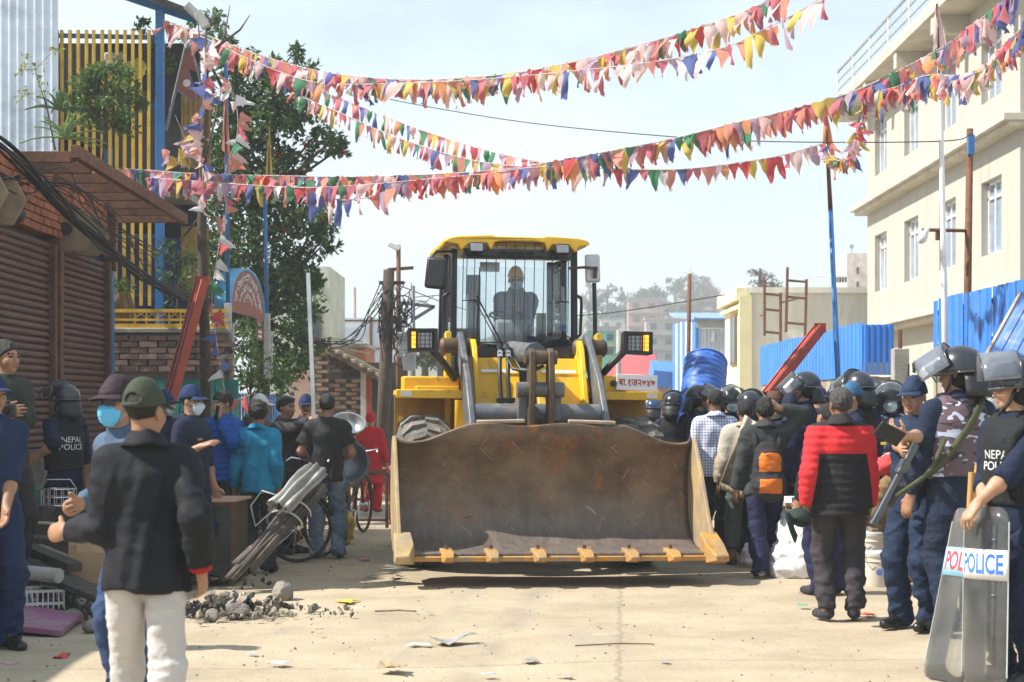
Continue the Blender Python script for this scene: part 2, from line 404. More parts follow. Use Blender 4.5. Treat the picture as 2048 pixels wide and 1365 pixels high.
def person(label, loc, yaw, H=1.70, sk='b', lean=0, bulk=1., feet=None, hands=None, elbows=None, palms=None, fdirs=None, curl=(.45, .45), head=(0, 0), top=None, legs=None, shoes=('dress', None, None),
           hair='short', hair_m=None, cap=None, helmet=None, mask=None, vest=None, group=None, near=False, sit=None, scarf=None, cat='person', toes=(-8, 8), lod=0, upper_only=False):
    """a figure facing -Y at yaw 0 (towards the camera); its left side is +X. Sizes for 1.70 m, scaled by H."""
    s = H / 1.70; root = thing('person', label, cat, loc, R(yaw), group)
    Rinv = Matrix.Rotation(-R(yaw), 3, 'Z')
    def loc3(v):
        if isinstance(v, Vector): return np.array(Rinv @ (v - Vector(loc))) / s      # world point
        return np.array(v, float)
    bk = bulk
    L_ = M3(rx=lean)                                            # torso leans forward about the hips
    piv = np.array((0, 0, .93 if sit is None else sit))
    def T(x, y, z): return piv + L_ @ (np.array((x, y, z), float) - np.array((0, 0, .93)))
    fx = (L_ @ np.array((0., 1., 0.)))
    feet = feet or ((-.105, 0), (.105, 0))
    hipz = .88 if sit is None else sit - .05
    hips = [np.array((sd * .088 * bk, .005, hipz)) for sd in (-1, 1)]
    knees, ankles = [], []
    for i in (0, 1):
        an = np.array((feet[i][0], feet[i][1] + .03, feet[i][2] if len(feet[i]) > 2 else .085))
        kn, an = ik(hips[i], an, .415, .405, (0.25 * (-1, 1)[i] * .4, -1, .05)); knees.append(kn); ankles.append(an)
    sh = [T(sd * .170 * bk, .012, 1.362) for sd in (-1, 1)]
    hands = hands or (None, None); elb, wr = [], []
    for i, sd in enumerate((-1, 1)):
        tg = loc3(hands[i]) if hands[i] is not None else T(sd * .265 * bk, -.04, .84)
        hint = (elbows[i] if elbows and elbows[i] is not None else (sd * .25, .9, -.3))
        e, w = ik(sh[i], tg, .285, .25, hint); elb.append(e); wr.append(w)
    nb = T(0, .02, 1.435)
    Hm = L_ @ M3(rz=head[0]) @ M3(rx=head[1]) if True else None
    if lean: Hm = M3(rx=lean * .35) @ M3(rz=head[0]) @ M3(rx=head[1])
    hc = nb + (L_ @ np.array((0, -.012, .15)))
    def HP(x, y, z): return hc + Hm @ np.array((x, y, z), float)
    hx, hy, hz = Hm[:, 0], Hm[:, 1], Hm[:, 2]
    fine = .0065 if near else .0095
    base = .02 if near else .026
    allp = np.array(knees + ankles + elb + wr + sh + hips + [hc, nb])
    lo, hi = allp.min(0) - .2, allp.max(0) + .2
    lo[2] = min(lo[2], 0.0)
    fin = [(hc - .15, hc + .15)] + [(w - .15, w + .15) for w in wr]
    ax_ = [axis(lo[a], hi[a], base, [(q[0][a], q[1][a]) for q in fin], fine) for a in range(3)]
    f = Field(*ax_)
    k = .03; sh_ = -.008
    # ---- body
    f.cone(T(0, .01, .93), T(0, .0, 1.08), .15 * bk + sh_, .13 * bk + sh_, k, fx, 1.42)
    f.cone(T(0, .0, 1.08), T(0, 0, 1.28), .13 * bk + sh_, .158 * bk + sh_, k, fx, 1.42)
    f.cone(T(-.13 * bk, .012, 1.365), T(.13 * bk, .012, 1.365), .048, .048, k)
    f.cone(nb, T(-.11, .015, 1.375), .05, .038, k); f.cone(nb, T(.11, .015, 1.375), .05, .038, k)
    for i in (0, 1):
        f.cone(hips[i], knees[i], .078 * bk + sh_, .054 + sh_, k); f.cone(knees[i], ankles[i], .052 + sh_, .038, k)
        f.cone(ankles[i], ankles[i] + np.array((0, -.1, -.045)), .034, .028, k)
        f.cone(sh[i], elb[i], .05, .04, k); f.cone(elb[i], elb[i] * .6 + wr[i] * .4, .041, .040, k); f.cone(elb[i] * .6 + wr[i] * .4, wr[i], .040, .028, k)
        fd = (fdirs[i] if fdirs and fdirs[i] is not None else unit(wr[i] - elb[i]) + np.array((0, -.12, -.1)))
        pn = (palms[i] if palms and palms[i] is not None else ((1, -.35, 0) if i == 0 else (-1, -.35, 0)))
        hand(f, wr[i], fd, pn, (-1, 1)[i], curl[i], 1.0 if near else 1.08)
    f.cone(nb + np.array((0, .0, -.02)), HP(0, .012, -.05), .058, .054, .03)
    f.ell(HP(0, .014, .032), (.073, .094, .085), Hm, .02)
    f.ell(HP(0, -.028, -.036), (.058, .062, .075), Hm, .03)
    f.ell(HP(0, -.064, -.086), (.024, .022, .02), Hm, .02)
    for sd in (-1, 1):
        f.ell(HP(sd * .036, -.052, -.028), (.026, .03, .028), Hm, .02)
        f.ell(HP(sd * .075, .012, -.008), (.010, .021, .031), Hm, .008)
        f.ell(HP(sd * .031, -.096, .004), (.019, .016, .012), Hm, .012, True)
        f.ell(HP(sd * .031, -.076, .003), (.014, .011, .0105), Hm, .003)
        f.ell(HP(sd * .012, -.094, -.042), (.009, .011, .008), Hm, .008)
    f.cone(HP(-.034, -.083, .021), HP(.034, -.083, .021), .009, .009, .014)
    f.cone(HP(0, -.087, .006), HP(0, -.108, -.036), .0085, .0125, .012)
    f.ell(HP(0, -.0895, -.060), (.022, .010, .0055), Hm, .006); f.ell(HP(0, -.0885, -.070), (.019, .010, .006), Hm, .005)
    V, Q = f.mesh()
    c = (V[Q].mean(1) - hc) @ Hm                                # head coordinates of every face
    mi = np.zeros(len(Q), int); ax0 = np.abs(c[:, 0]); fr = c[:, 1] < -.06
    mi[fr & (np.abs(ax0 - .031) < .0135) & (np.abs(c[:, 2] - .003) < .0058)] = 1
    mi[fr & (ax0 > .014) & (ax0 < .052) & (c[:, 2] > .021) & (c[:, 2] < .030)] = 2
    mi[fr & (ax0 < .023) & (c[:, 2] > -.076) & (c[:, 2] < -.054) & (c[:, 1] < -.086)] = 3
    s0, s1 = skin(sk)
    def add(name, V, Q, mats, mi=None, disp=None, parent=root):
        me = np_mesh(name, V * s, Q, mats, mi, disp); return link(name, me, parent)
    add('body', V, Q, [s0, EYE_M, HAIR, s1], mi)
    vx = .0135 if near else .019
    sd_ = float(RNG.random() * 50)
    # ---- top
    if top:
        e = top.get('e', .016); hem = top.get('hem', .84); slv = top.get('sleeve', 'long'); cu = top.get('cuff', .0)
        g = Field(*[axis(lo[a], hi[a], vx, [], vx) for a in range(3)])
        fl = top.get('flare', .0)
        g.cone(T(0, .0, 1.10), T(0, 0, 1.27), .134 * bk + e, .158 * bk + e, .04, fx, 1.38)
        if sit is None: g.cone(T(0, .006, hem), T(0, .0, 1.10), .152 * bk + e + fl, .136 * bk + e, .03, fx, 1.36, cap=True)
        else: g.cone(T(0, .01, .9), T(0, .0, 1.10), .15 * bk + e, .134 * bk + e, .03, fx, 1.36)
        g.cone(T(-.13 * bk, .012, 1.358), T(.13 * bk, .012, 1.358), .050 + e * .75, .050 + e * .75, .04)
        g.cone(nb + np.array((0, .004, -.025)), T(-.125, .015, 1.372), .052 + e * .6, .043 + e * .8, .04); g.cone(nb + np.array((0, .004, -.025)), T(.125, .015, 1.372), .052 + e * .6, .043 + e * .8, .04)
        if top.get('collar', 1):
            ch = top.get('collar', 1) * .035
            g.cone(nb + np.array((0, .0, -.03)), nb + (L_ @ np.array((0, -.006, ch))), .066 + e * .5, .064 + e * .35, .012, cap=True)
        for i in (0, 1):
            if slv == 'long':
                g.cone(sh[i], elb[i], .047 + e * .85, .038 + e * .9, .055); we = wr[i] + unit(elb[i] - wr[i]) * top.get('gap', .005)
                g.cone(elb[i], we, .038 + e * .9, .031 + e * .75, .025, cap=True); g.cone(elb[i], elb[i] + (we - elb[i]) * .6, .040 + e * .9, .036 + e * .85, .025)
            elif slv == 'roll':
                g.cone(sh[i], elb[i], .047 + e, .041 + e, .03); g.cone(elb[i], elb[i] * .72 + wr[i] * .28, .042 + e, .042 + e, .02, cap=True)
            else:
                g.cone(sh[i], sh[i] * .3 + elb[i] * .7, .048 + e, .054 + e, .03, cap=True); g.ell(sh[i], (.048 + e,) * 3, None, .03)
        V, Q = g.mesh()
        mats = top['mats'] if isinstance(top['mats'], list) else [top['mats']]
        mi = None
        if 'region' in top:
            c = V[Q].mean(1); ct = (c - piv) @ L_ + np.array((0, 0, .93))
            al = []                                              # nearest arm: distance along and sideways
            for i in (0, 1):
                da = np.minimum(seg_d(c, sh[i], elb[i]), seg_d(c, elb[i], wr[i])); al.append(da)
            arm = np.minimum(al[0], al[1]) < .09
            arm &= np.abs(ct[:, 0]) > .15 * bk
            mi = top['region'](ct, arm, c)
        amp = top.get('amp', .007); q = top.get('quilt', 0)
        def dsp(Vv):
            p_ = Vv / s; fs = top.get('fs', .75)
            r = folds(p_, amp, sd_, fs)
            lx = np.abs(p_[:, 0]); wa = np.clip((lx - .12) / .07, 0, 1)
            dr = folds(np.stack([p_[:, 0] * .5 , p_[:, 1] * .3 + p_[:, 2] * .12, p_[:, 0] + .5 * p_[:, 1] + .22 * p_[:, 2]], 1), amp * 1.2, sd_ + 5, fs)
            nk = np.clip((1.40 - p_[:, 2]) / .08, .1, 1) if sit is None else 1.
            r = (r * (.35 + .65 * wa) + dr * (1 - wa)) * nk
            if q:
                z = Vv[:, 2] / s
                r = r * .4 + .011 * (np.abs(np.sin(np.pi * z / q)) ** .6 - .6)
            return r * s
        o = add(top.get('name', 'shirt'), V, Q, mats, mi, dsp); root['_top'] = o.name
    if top and top.get('collar', 1) > .7:
        cc = min(top.get('collar', 1), 1.5); b = MB(); rows = []; ns = 27
        for r_, z_ in ((.064, -.03), (.066, .034 * cc), (.071, .042 * cc), (.079, .036 * cc), (.090 + top.get('e', .016) * .5, .006), (.096 + top.get('e', .016) * .7, -.010)):
            rows.append([Vector(nb + L_ @ np.array(((r_ * .97) * math.sin(a), .006 - r_ * math.cos(a) * (.95 if math.cos(a) > 0 else 1.0) + (.012 if math.cos(a) > 0 else 0), z_ + .020 * -math.cos(a) - .004 * math.sin(5 * a)))) * s for a in np.linspace(R(14), R(346), ns)])
        b.grid(rows); b.build('collar', [top.get('collar_m', top['mats'] if not isinstance(top['mats'], list) else top['mats'][0])], root, True, thick=.004)
    # ---- trousers
    if legs:
        e = legs.get('e', .014); lz = legs.get('len', .035)
        lo2 = lo.copy(); hi2 = hi.copy(); hi2[2] = max(hipz + .25, max(kn_[2] for kn_ in knees) + .15); lo2[2] = 0
        xs_ = np.array(hips + knees + ankles); lo2[:2] = xs_.min(0)[:2] - .16; hi2[:2] = xs_.max(0)[:2] + .16
        g = Field(*[axis(lo2[a], hi2[a], vx, [], vx) for a in range(3)])
        g.cone(T(0, .01, .91), T(0, .005, .97), .143 * bk + e * .7, .13 * bk + e * .5, .03, fx, 1.45, cap=True)
        bw = legs.get('hemw', .058)
        for i in (0, 1):
            g.cone(hips[i], knees[i], .083 * bk + e, .06 + e, .025)
            d_ = unit(ankles[i] - knees[i]); en = ankles[i] + d_ * (.085 - lz - .0) if sit is None else ankles[i]
            if legs.get('crop'): en = knees[i] * legs['crop'] + ankles[i] * (1 - legs['crop'])
            g.cone(knees[i], en, .06 + e, bw + e * .5, .02, cap=True); g.cone(knees[i], knees[i] * .5 + en * .5, .06 + e, .056 + e, .02)
        V, Q = g.mesh(); am = legs.get('amp', .008)
        def dsl(Vv):
            z = Vv[:, 2] / s; w = 1 + 1.0 * np.clip((.35 - z) / .25, 0, 1) + .4 * np.clip(1 - np.abs(z - .5) / .1, 0, 1)
            hz = (top or {}).get('hem', .82); w = w * np.clip((hz + .02 - z) / .10, 0, 1) if sit is None else w
            return (folds(Vv / s, am, sd_ + 9, legs.get('fs', .95)) * w - .010 * np.clip((z - hz) / .05, 0, 1)) * s
        add('trousers', V, Q, [legs['mat']], None, dsl)
    # ---- shoes
    if shoes[0] and not upper_only:
        me = shoe_mesh(*shoes)
        for i in (0, 1):
            a = ankles[i]; link('boot' if shoes[0] == 'boot' else 'shoe', me, root, Vector(a * s) - Vector((0, .04 * s, .085 * s)), (0, 0, R(toes[i])), (s, s, s))
    # ---- hair, headgear
    def headfield(r=.2, up=0.0): 
        q = .0075 if near else .011
        return Field(axis(hc[0] - r, hc[0] + r, q, [], q), axis(hc[1] - r, hc[1] + r, q, [], q), axis(hc[2] - r, hc[2] + r + up, q, [], q))
    hm = hair_m or HAIR
    if hair:
        p = {'crop': (.0035, .002), 'short': (.011, .004), 'bushy': (.022, .009), 'long': (.016, .006)}[hair]
        g = headfield(); o = p[0]
        g.ell(HP(0, .018, .036), (.074 + o * .8, .094 + o, .085 + o), Hm, 0)
        if hair in ('bushy', 'long'): g.ell(HP(0, -.05, .085), (.06, .05, .028), Hm, .02)
        n = unit(Hm @ np.array((0, -.62, -.78))); pt = HP(0, -.088, .062); g.cut(n, n.dot(pt))
        n = unit(Hm @ np.array((0, -.1, -1))); pt = HP(0, .05, -.055 if hair != 'long' else -.085); g.cut(n, n.dot(pt))
        V, Q = g.mesh(); amp = p[1]
        add('hair', V, Q, [hm], None, lambda Vv: (vnoise(Vv * (70, 70, 45) / s + sd_) - .5) * 2 * amp * s + (vnoise(Vv * 150 / s) - .5) * amp * s)
    if cap:
        g = headfield()
        g.ell(HP(0, .018, .04), (.086, .105, .088), Hm, 0); g.cone(HP(0, .018, .035), HP(0, .022, .07), .096, .083, .015, hx, 1.16)
        n = unit(Hm @ np.array((0, -.16, -1))); g.cut(n, n.dot(HP(0, 0, .030)))
        if cap.get('open'): g.ell(HP(0, .115, .045), (.036, .06, .034), Hm, 0, True)
        V, Q = g.mesh(); co = add('cap', V, Q, [cap['mat']], None, lambda Vv: folds(Vv / s, .0018, sd_, 2.) * s)
        b = MB(); rows = []
        for i in range(7):
            t = i / 6; row = []
            for j in range(11):
                a = R(-56 + 112 * j / 10); rr = (.100 + .080 * t * max(0., math.cos(a * 1.45)) ** .7)
                x, y = rr * math.sin(a) * .88, -rr * math.cos(a) + .012
                row.append(Vector(HP(x, y, .042 - .020 * t - 1.3 * x * x * t)) * s)
            rows.append(row)
        b.grid(rows); b.build('brim', [cap.get('brim', cap['mat'])], co, True, thick=.006)
        if cap.get('open'):
            b = MB(); b.tube([Vector(HP(.09 * math.sin(a), .018 + .105 * math.cos(a), .028)) * s for a in np.linspace(-.5, .5, 7)], .011, 6); b.build('strap', [cap['mat']], co, True)
    if helmet:
        g = headfield(.24); hs_ = helmet.get('sc', 1.)
        g.ell(HP(0, .018, .035), (.122 * hs_, .142 * hs_, .128 * hs_), Hm, 0)
        n = unit(Hm @ np.array((0, .10, -1))); g.cut(n, n.dot(HP(0, 0, .012)))
        V, Q = g.mesh(); ho = add('helmet', V, Q, [helmet['mat']])
        b = MB(); rim = [Vector(HP(.125 * hs_ * math.cos(a), .018 + .145 * hs_ * math.sin(a), .012 + .10 * (.145 * math.sin(a)))) * s for a in np.linspace(0, 2 * math.pi, 25)]
        b.tube(rim, .008, 6); b.build('rim', [helmet.get('rim', helmet['mat'])], ho, True)
        # raised face shield: curved sheet hinged at the temples
        up = helmet.get('visor', 62); Mv = Hm @ M3(rx=-up); c0 = HP(0, .0, .02)
        rows = [[Vector(c0 + Mv @ np.array((.152 * hs_ * math.sin(a) , -.165 * hs_ * math.cos(a) - .01, z))) * s for a in np.linspace(R(-82), R(82), 17)] for z in np.linspace(.02, -.185, 5)]
        b = MB(); b.grid(rows); b.build('visor', [helmet['glass']], ho, True, thick=.004)
        b = MB(); b.tube(rows[0], .006, 5); b.tube(rows[-1], .004, 5); b.build('visor_frame', [helmet['mat']], ho, True)
        if helmet.get('bars'):
            b = MB()
            for q in range(7): b.tube([r_ * (1 - q / 6) + r2 * (q / 6) for r_, r2 in zip(rows[0][3:-3], rows[-1][3:-3])], .003, 4)
            b.build('visor_bars', [mat('steel_bar', (.55, .56, .58), .3, 1)], ho, True)
        for sd in (-1, 1):
            b = MB(); b.lathe([(0, .012), (.022, .010), (.026, 0)], 10, Matrix.Translation(Vector(HP(sd * .122, .0, .02)) * s) @ Matrix(((hz[0], hy[0], hx[0] * sd, 0), (hz[1], hy[1], hx[1] * sd, 0), (hz[2], hy[2], hx[2] * sd, 0), (0, 0, 0, 1)))); b.build('hinge', [helmet.get('rim', helmet['mat'])], ho, True)
        rows = [[Vector(HP((.118 + .02 * t) * hs_ * math.sin(a), .018 + (.138 + .045 * t) * hs_ * math.cos(a), .005 - .15 * t + .02 * t * abs(math.sin(a)))) * s for a in np.linspace(R(-70), R(70), 13)] for t in np.linspace(0, 1, 4)]
        b = MB(); b.grid(rows); b.build('neck_guard', [helmet.get('guard', helmet['mat'])], ho, True, thick=.012)
        b = MB(); b.tube([Vector(HP(sd * x, y, z)) * s for sd, x, y, z in ((-1, .088, -.01, .0), (-1, .076, -.035, -.07), (-1, .03, -.07, -.115), (1, .03, -.07, -.115), (1, .076, -.035, -.07), (1, .088, -.01, .0))], .009, 5)
        b.build('chin_strap', [helmet['mat']], ho, True)
        g = headfield(.16)                                        # padded lining over ears and nape
        g.ell(HP(0, .03, -.02), (.088, .085, .085), Hm, 0); n = unit(Hm @ np.array((0, -1, .15))); g.cut(n, n.dot(HP(0, -.012, 0))); 
        V, Q = g.mesh(); add('lining', V, Q, [mat('black_padding', (.012, .012, .014), .9)], parent=ho)
    if mask:
        g = headfield(.14)
        g.ell(HP(0, -.034, -.046), (.067, .072, .078), Hm, 0); g.ell(HP(0, -.10, -.04), (.022, .025, .022), Hm, .03)
        n = unit(Hm @ np.array((0, -.25, 1))); g.cut(n, n.dot(HP(0, -.1, -.008))); n = unit(Hm @ np.array((0, 1, 0))); g.cut(n, n.dot(HP(0, -.045, 0)))
        V, Q = g.mesh()
        mo = add('face_mask', V, Q, [mask], None, lambda Vv: (.0022 * np.sin(((Vv / s - hc) @ Hm)[:, 2] * 380)) * s)
        b = MB()
        for sd in (-1, 1):
            for z0 in (-.025, -.085): b.tube([Vector(HP(sd * .062, -.048, z0)) * s, Vector(HP(sd * .082, .015, -.012)) * s], .002, 4)
        b.build('ear_loop', [mask], mo)
    if vest:
        e = vest.get('e', .045)
        g = Field(*[axis(lo[a], hi[a], vx, [], vx) for a in range(3)])
        g.cone(T(0, .004, vest.get('hem', .96)), T(0, 0, 1.15), .146 * bk + e, .142 * bk + e, .03, fx, 1.36, cap=True)
        g.cone(T(0, 0, 1.12), T(0, 0, 1.27), .14 * bk + e, .155 * bk + e, .03, fx, 1.36)
        g.cone(T(-.115 * bk, .012, 1.38), T(.115 * bk, .012, 1.38), .056 + e * .6, .056 + e * .6, .03, cap=True)
        g.ell(nb + np.array((0, -.02, .03)), (.078, .085, .07), None, .01, True)
        V, Q = g.mesh(); vo = add('vest', V, Q, [vest['mat']], None, lambda Vv: folds(Vv / s, .004, sd_ + 3, .8) * s); root['_vest'] = vo.name
    root['_s'] = s
    info = dict(sh=[x * s for x in sh], wr=[x * s for x in wr], elb=[x * s for x in elb], hc=hc * s, s=s, HP=lambda x, y, z: Vector(HP(x, y, z)) * s, T=lambda x, y, z: Vector(T(x, y, z)) * s, hair_hm=Hm, yaw=R(yaw), loc=Vector(loc))
    info['W'] = lambda v: info['loc'] + rotz(v, info['yaw'])
    for kx in ('_top', '_vest', '_s'):
        if kx in root:
            if kx != '_s': info[kx] = bpy.data.objects[root[kx]]
            del root[kx]
    info['root'] = root
    return info
def seg_d(p, a, b):
    a, b = np.array(a), np.array(b); d = b - a; t = np.clip(((p - a) @ d) / (d @ d), 0, 1)
    return np.linalg.norm(p - a - t[:, None] * d, axis=1)

def text_mesh(body, size, m, extrude=.0, bold=0., align='CENTER'):
    cu = bpy.data.curves.new('lettering', 'FONT'); cu.body = body; cu.size = size; cu.extrude = extrude; cu.offset = bold; cu.align_x = align; cu.align_y = 'CENTER'; cu.resolution_u = 3; cu.space_line = .9
    o = bpy.data.objects.new('lettering', cu); COL.objects.link(o); bpy.context.view_layer.update()
    me = bpy.data.meshes.new_from_object(o.evaluated_get(bpy.context.evaluated_depsgraph_get())); bpy.data.objects.remove(o)
    me.materials.clear(); me.materials.append(m); me.name = 'lettering'; return me
def letters_on(target, body, size, m, centre, right, up, parent, bold=.0, off=.006):
    """lettering laid onto the surface of a mesh child (coordinates of that child)"""
    me = text_mesh(body, size, m, 0, bold)
    t = target.data; bv = BVHTree.FromPolygons([v.co for v in t.vertices], [tuple(p.vertices) for p in t.polygons])
    r_, u = Vector(right).normalized(), Vector(up).normalized(); n = r_.cross(u); c = Vector(centre)
    for v in me.vertices:
        p = c + r_ * v.co.x + u * v.co.y; h = bv.ray_cast(p + n * .5, -n, 1.0)
        v.co = (h[0] + n * off) if h[0] is not None else p
    return link('lettering', me, parent)
# ================================================================ setting
def ground_mat():
    m = bpy.data.materials.new('dusty_concrete'); m.use_nodes = True
    n, l = m.node_tree.nodes, m.node_tree.links; b = n['Principled BSDF']; b.inputs['Roughness'].default_value = .92; b.inputs['Specular IOR Level'].default_value = .2
    tc = n.new('ShaderNodeTexCoord')
    def noise(sc, det=6, ro=.6, st=(1, 1, 1)):
        mp = n.new('ShaderNodeMapping'); mp.inputs['Scale'].default_value = st; l.new(tc.outputs['Object'], mp.inputs['Vector'])
        q = n.new('ShaderNodeTexNoise'); q.inputs['Scale'].default_value = sc; q.inputs['Detail'].default_value = det; q.inputs['Roughness'].default_value = ro; l.new(mp.outputs['Vector'], q.inputs['Vector']); return q.outputs['Fac']
    def ramp(x, p0, p1, c0=(0, 0, 0, 1), c1=(1, 1, 1, 1)):
        r_ = n.new('ShaderNodeValToRGB'); r_.color_ramp.elements[0].position = p0; r_.color_ramp.elements[1].position = p1; r_.color_ramp.elements[0].color = c0; r_.color_ramp.elements[1].color = c1; l.new(x, r_.inputs['Fac']); return r_.outputs['Color']
    def mix(f, a, c2):
        x = n.new('ShaderNodeMixRGB'); l.new(f, x.inputs['Fac']); l.new(a, x.inputs['Color1']); x.inputs['Color2'].default_value = c2; return x.outputs['Color']
    base = ramp(noise(.9, 9, .68), .3, .72, (.31, .255, .178, 1), (.495, .412, .298, 1))
    c = mix(ramp(noise(.35, 6, .6, (1, .35, 1)), .55, .75), base, (.30, .27, .225, 1))       # damp, darker drifts
    c = mix(ramp(noise(7, 8, .75), .62, .72), c, (.22, .19, .15, 1))                          # crumbs of earth
    c = mix(ramp(noise(26, 4, .6), .66, .74), c, (.17, .15, .12, 1))
    c = mix(ramp(noise(2.3, 6, .7, (.55, 1.6, 1)), .63, .8), c, (.56, .50, .40, 1))
    sx = n.new('ShaderNodeSeparateXYZ'); l.new(tc.outputs['Object'], sx.inputs[0])
    def M(op, a, b2, clamp=False):
        q = n.new('ShaderNodeMath'); q.operation = op; q.use_clamp = clamp
        for i, v in enumerate((a, b2)):
            if isinstance(v, (int, float)): q.inputs[i].default_value = v
            else: l.new(v, q.inputs[i])
        return q.outputs[0]
    wob = M('MULTIPLY', M('SUBTRACT', noise(1.3, 4, .6), .5), .5); brk = ramp(noise(3.5, 6, .7, (1, .4, 1)), .38, .62); fine_ = M('MULTIPLY', M('SUBTRACT', noise(6, 5, .7), .5), .16)
    for off, sl, wd, st, cc in ((-1.34, .106, .16, .55, (.21, .19, .165, 1)), (-1.80, .10, .11, .35, (.23, .21, .18, 1)), (.45, .02, .14, .22, (.25, .225, .19, 1)), (-3.2, .13, .2, .3, (.23, .20, .16, 1))):   # dark tyre dust
        dx = M('ABSOLUTE', M('SUBTRACT', M('ADD', sx.outputs['X'], M('MULTIPLY', wob, .35)), M('ADD', M('MULTIPLY', sx.outputs['Y'], sl), off)), 0)
        m_ = M('MULTIPLY', M('MULTIPLY', M('SUBTRACT', 1, M('DIVIDE', dx, wd), True), st), brk, True); c = mix(m_, c, cc)
    for off, sl, ax1, ax2 in ((-.011, .0625, 'X', 'Y'), (10.6, .12, 'Y', 'X'), (17.2, -.06, 'Y', 'X')):                                                             # joints between the concrete bays
        dx = M('ABSOLUTE', M('SUBTRACT', M('ADD', sx.outputs[ax1], fine_), M('ADD', M('MULTIPLY', sx.outputs[ax2], sl), off)), 0); m_ = M('MULTIPLY', M('SUBTRACT', 1, M('DIVIDE', dx, .022), True), .5, True); c = mix(m_, c, (.15, .13, .10, 1))
    l.new(c, b.inputs['Base Color'])
    bp = n.new('ShaderNodeBump'); bp.inputs['Strength'].default_value = .6; bp.inputs['Distance'].default_value = .02
    ad = n.new('ShaderNodeMath'); ad.operation = 'ADD'; l.new(noise(3, 8, .7), ad.inputs[0]); l.new(noise(40, 4, .7), ad.inputs[1]); l.new(ad.outputs[0], bp.inputs['Height']); l.new(bp.outputs['Normal'], b.inputs['Normal'])
    return m
GM = ground_mat()
mb = MB()
xs_ = [-900, -200, -60] + list(np.linspace(-14, 14, 57)) + [60, 200, 900]; ys_ = [-60, 0, 4] + list(np.linspace(5, 40, 71)) + [60, 110, 300, 1500]
def gh(x, y):
    if abs(x) > 13.9 or y < 4.5 or y > 40: return 0
    return float(.012 * math.sin(x * 1.7 + .6 * y) + .010 * math.sin(y * 2.3 - x * .7) - .012)
mb.grid([[Vector((x, y, gh(x, y))) for x in xs_] for y in ys_]); structure(mb.build('ground', GM, None, True))

RUST = mat('rust_steel', (.16, .075, .042), .8, .3, .35, 9, .3, 40, dirt=(.09, .05, .035), dscale=5)
BLUE = mat('blue_paint', (.03, .16, .42), .45, 0, .15, 5, .15, 50, dirt=(.10, .13, .17), dscale=4, dpos=(.58, .75))
YEL = mat('yellow_paint_bars', (.74, .46, .05), .5, 0, .2, 6, .15, 50, dirt=(.34, .21, .07), dscale=6, dpos=(.62, .76))
TIN = mat('galvanised_tin', (.62, .67, .74), .42, .55, .12, 2.5, .1, 30, dirt=(.33, .35, .38), dscale=1.6, dpos=(.5, .75))
BRICK = mat('orange_brick', (.36, .13, .065), .9, 0, .35, 6, .5, 50, dirt=(.24, .19, .15), dscale=5, dpos=(.56, .72))
BRICK_OLD = mat('weathered_brick', (.25, .17, .135), .92, 0, .35, 5, .6, 45, dirt=(.11, .10, .09), dscale=3, dpos=(.48, .70))
MORTAR = mat('mortar', (.20, .185, .165), .95, 0, .25, 8, .5, 40)
DARKIN = mat('dark_interior', (.03, .03, .035), .9)
SHUT = mat('maroon_shutter', (.13, .060, .050), .55, .25, .35, 3, .2, 40, dirt=(.10, .06, .05), dscale=2.2, dpos=(.45, .7), stretch=(1, .5, 4))
CONC = mat('grey_concrete', (.32, .30, .27), .92, 0, .2, 2, .4, 30, dirt=(.17, .155, .135), dscale=1.6, dpos=(.52, .72))
CREAM = mat('cream_render', (.43, .41, .36), .9, 0, .10, 1.1, .25, 30, dirt=(.31, .28, .225), dscale=1.1, dpos=(.48, .74), stretch=(2.2, 2.2, .35))
CREAM2 = mat('grey_cream_concrete', (.50, .46, .38), .92, 0, .15, 1.5, .35, 30, dirt=(.30, .27, .23), dscale=1.2, dpos=(.5, .75))
WOOD = mat('weathered_wood', (.20, .155, .115), .85, 0, .35, 3, .4, 30, stretch=(6, 1, 6))
WHITEP = mat('white_paint', (.75, .76, .76), .5, 0, .06, 4, .1, 30, dirt=(.50, .48, .44), dscale=3, dpos=(.55, .8))
BLACKC = mat('black_cable', (.012, .012, .013), .7)
BLUESHEET = mat('blue_corrugated_sheet', (.035, .20, .66), .42, .1, .10, 1.3, .08, 30, dirt=(.10, .24, .55), dscale=.9, dpos=(.5, .8))

def corr(mb, fn, L, H, pitch=.08, amp=.012, m=0, nv=2, step=4):
    """corrugated sheet: fn(u along, v up, w out)"""
    n = max(4, int(L / pitch * step))
    mb.grid([[fn(L * i / n, H * j / (nv - 1), amp * math.sin(2 * math.pi * (L * i / n) / pitch)) for j in range(nv)] for i in range(n + 1)], m)
def trap(mb, fn, L, H, pitch=.2, amp=.03, m=0):
    pts = []; u = 0
    while u < L:
        for du, w in ((0, 0), (.35, 0), (.45, 1), (.85, 1), (.95, 0)):
            if u + du * pitch <= L: pts.append((u + du * pitch, w * amp))
        u += pitch
    mb.grid([[fn(u, 0, w), fn(u, H, w)] for u, w in pts], m)

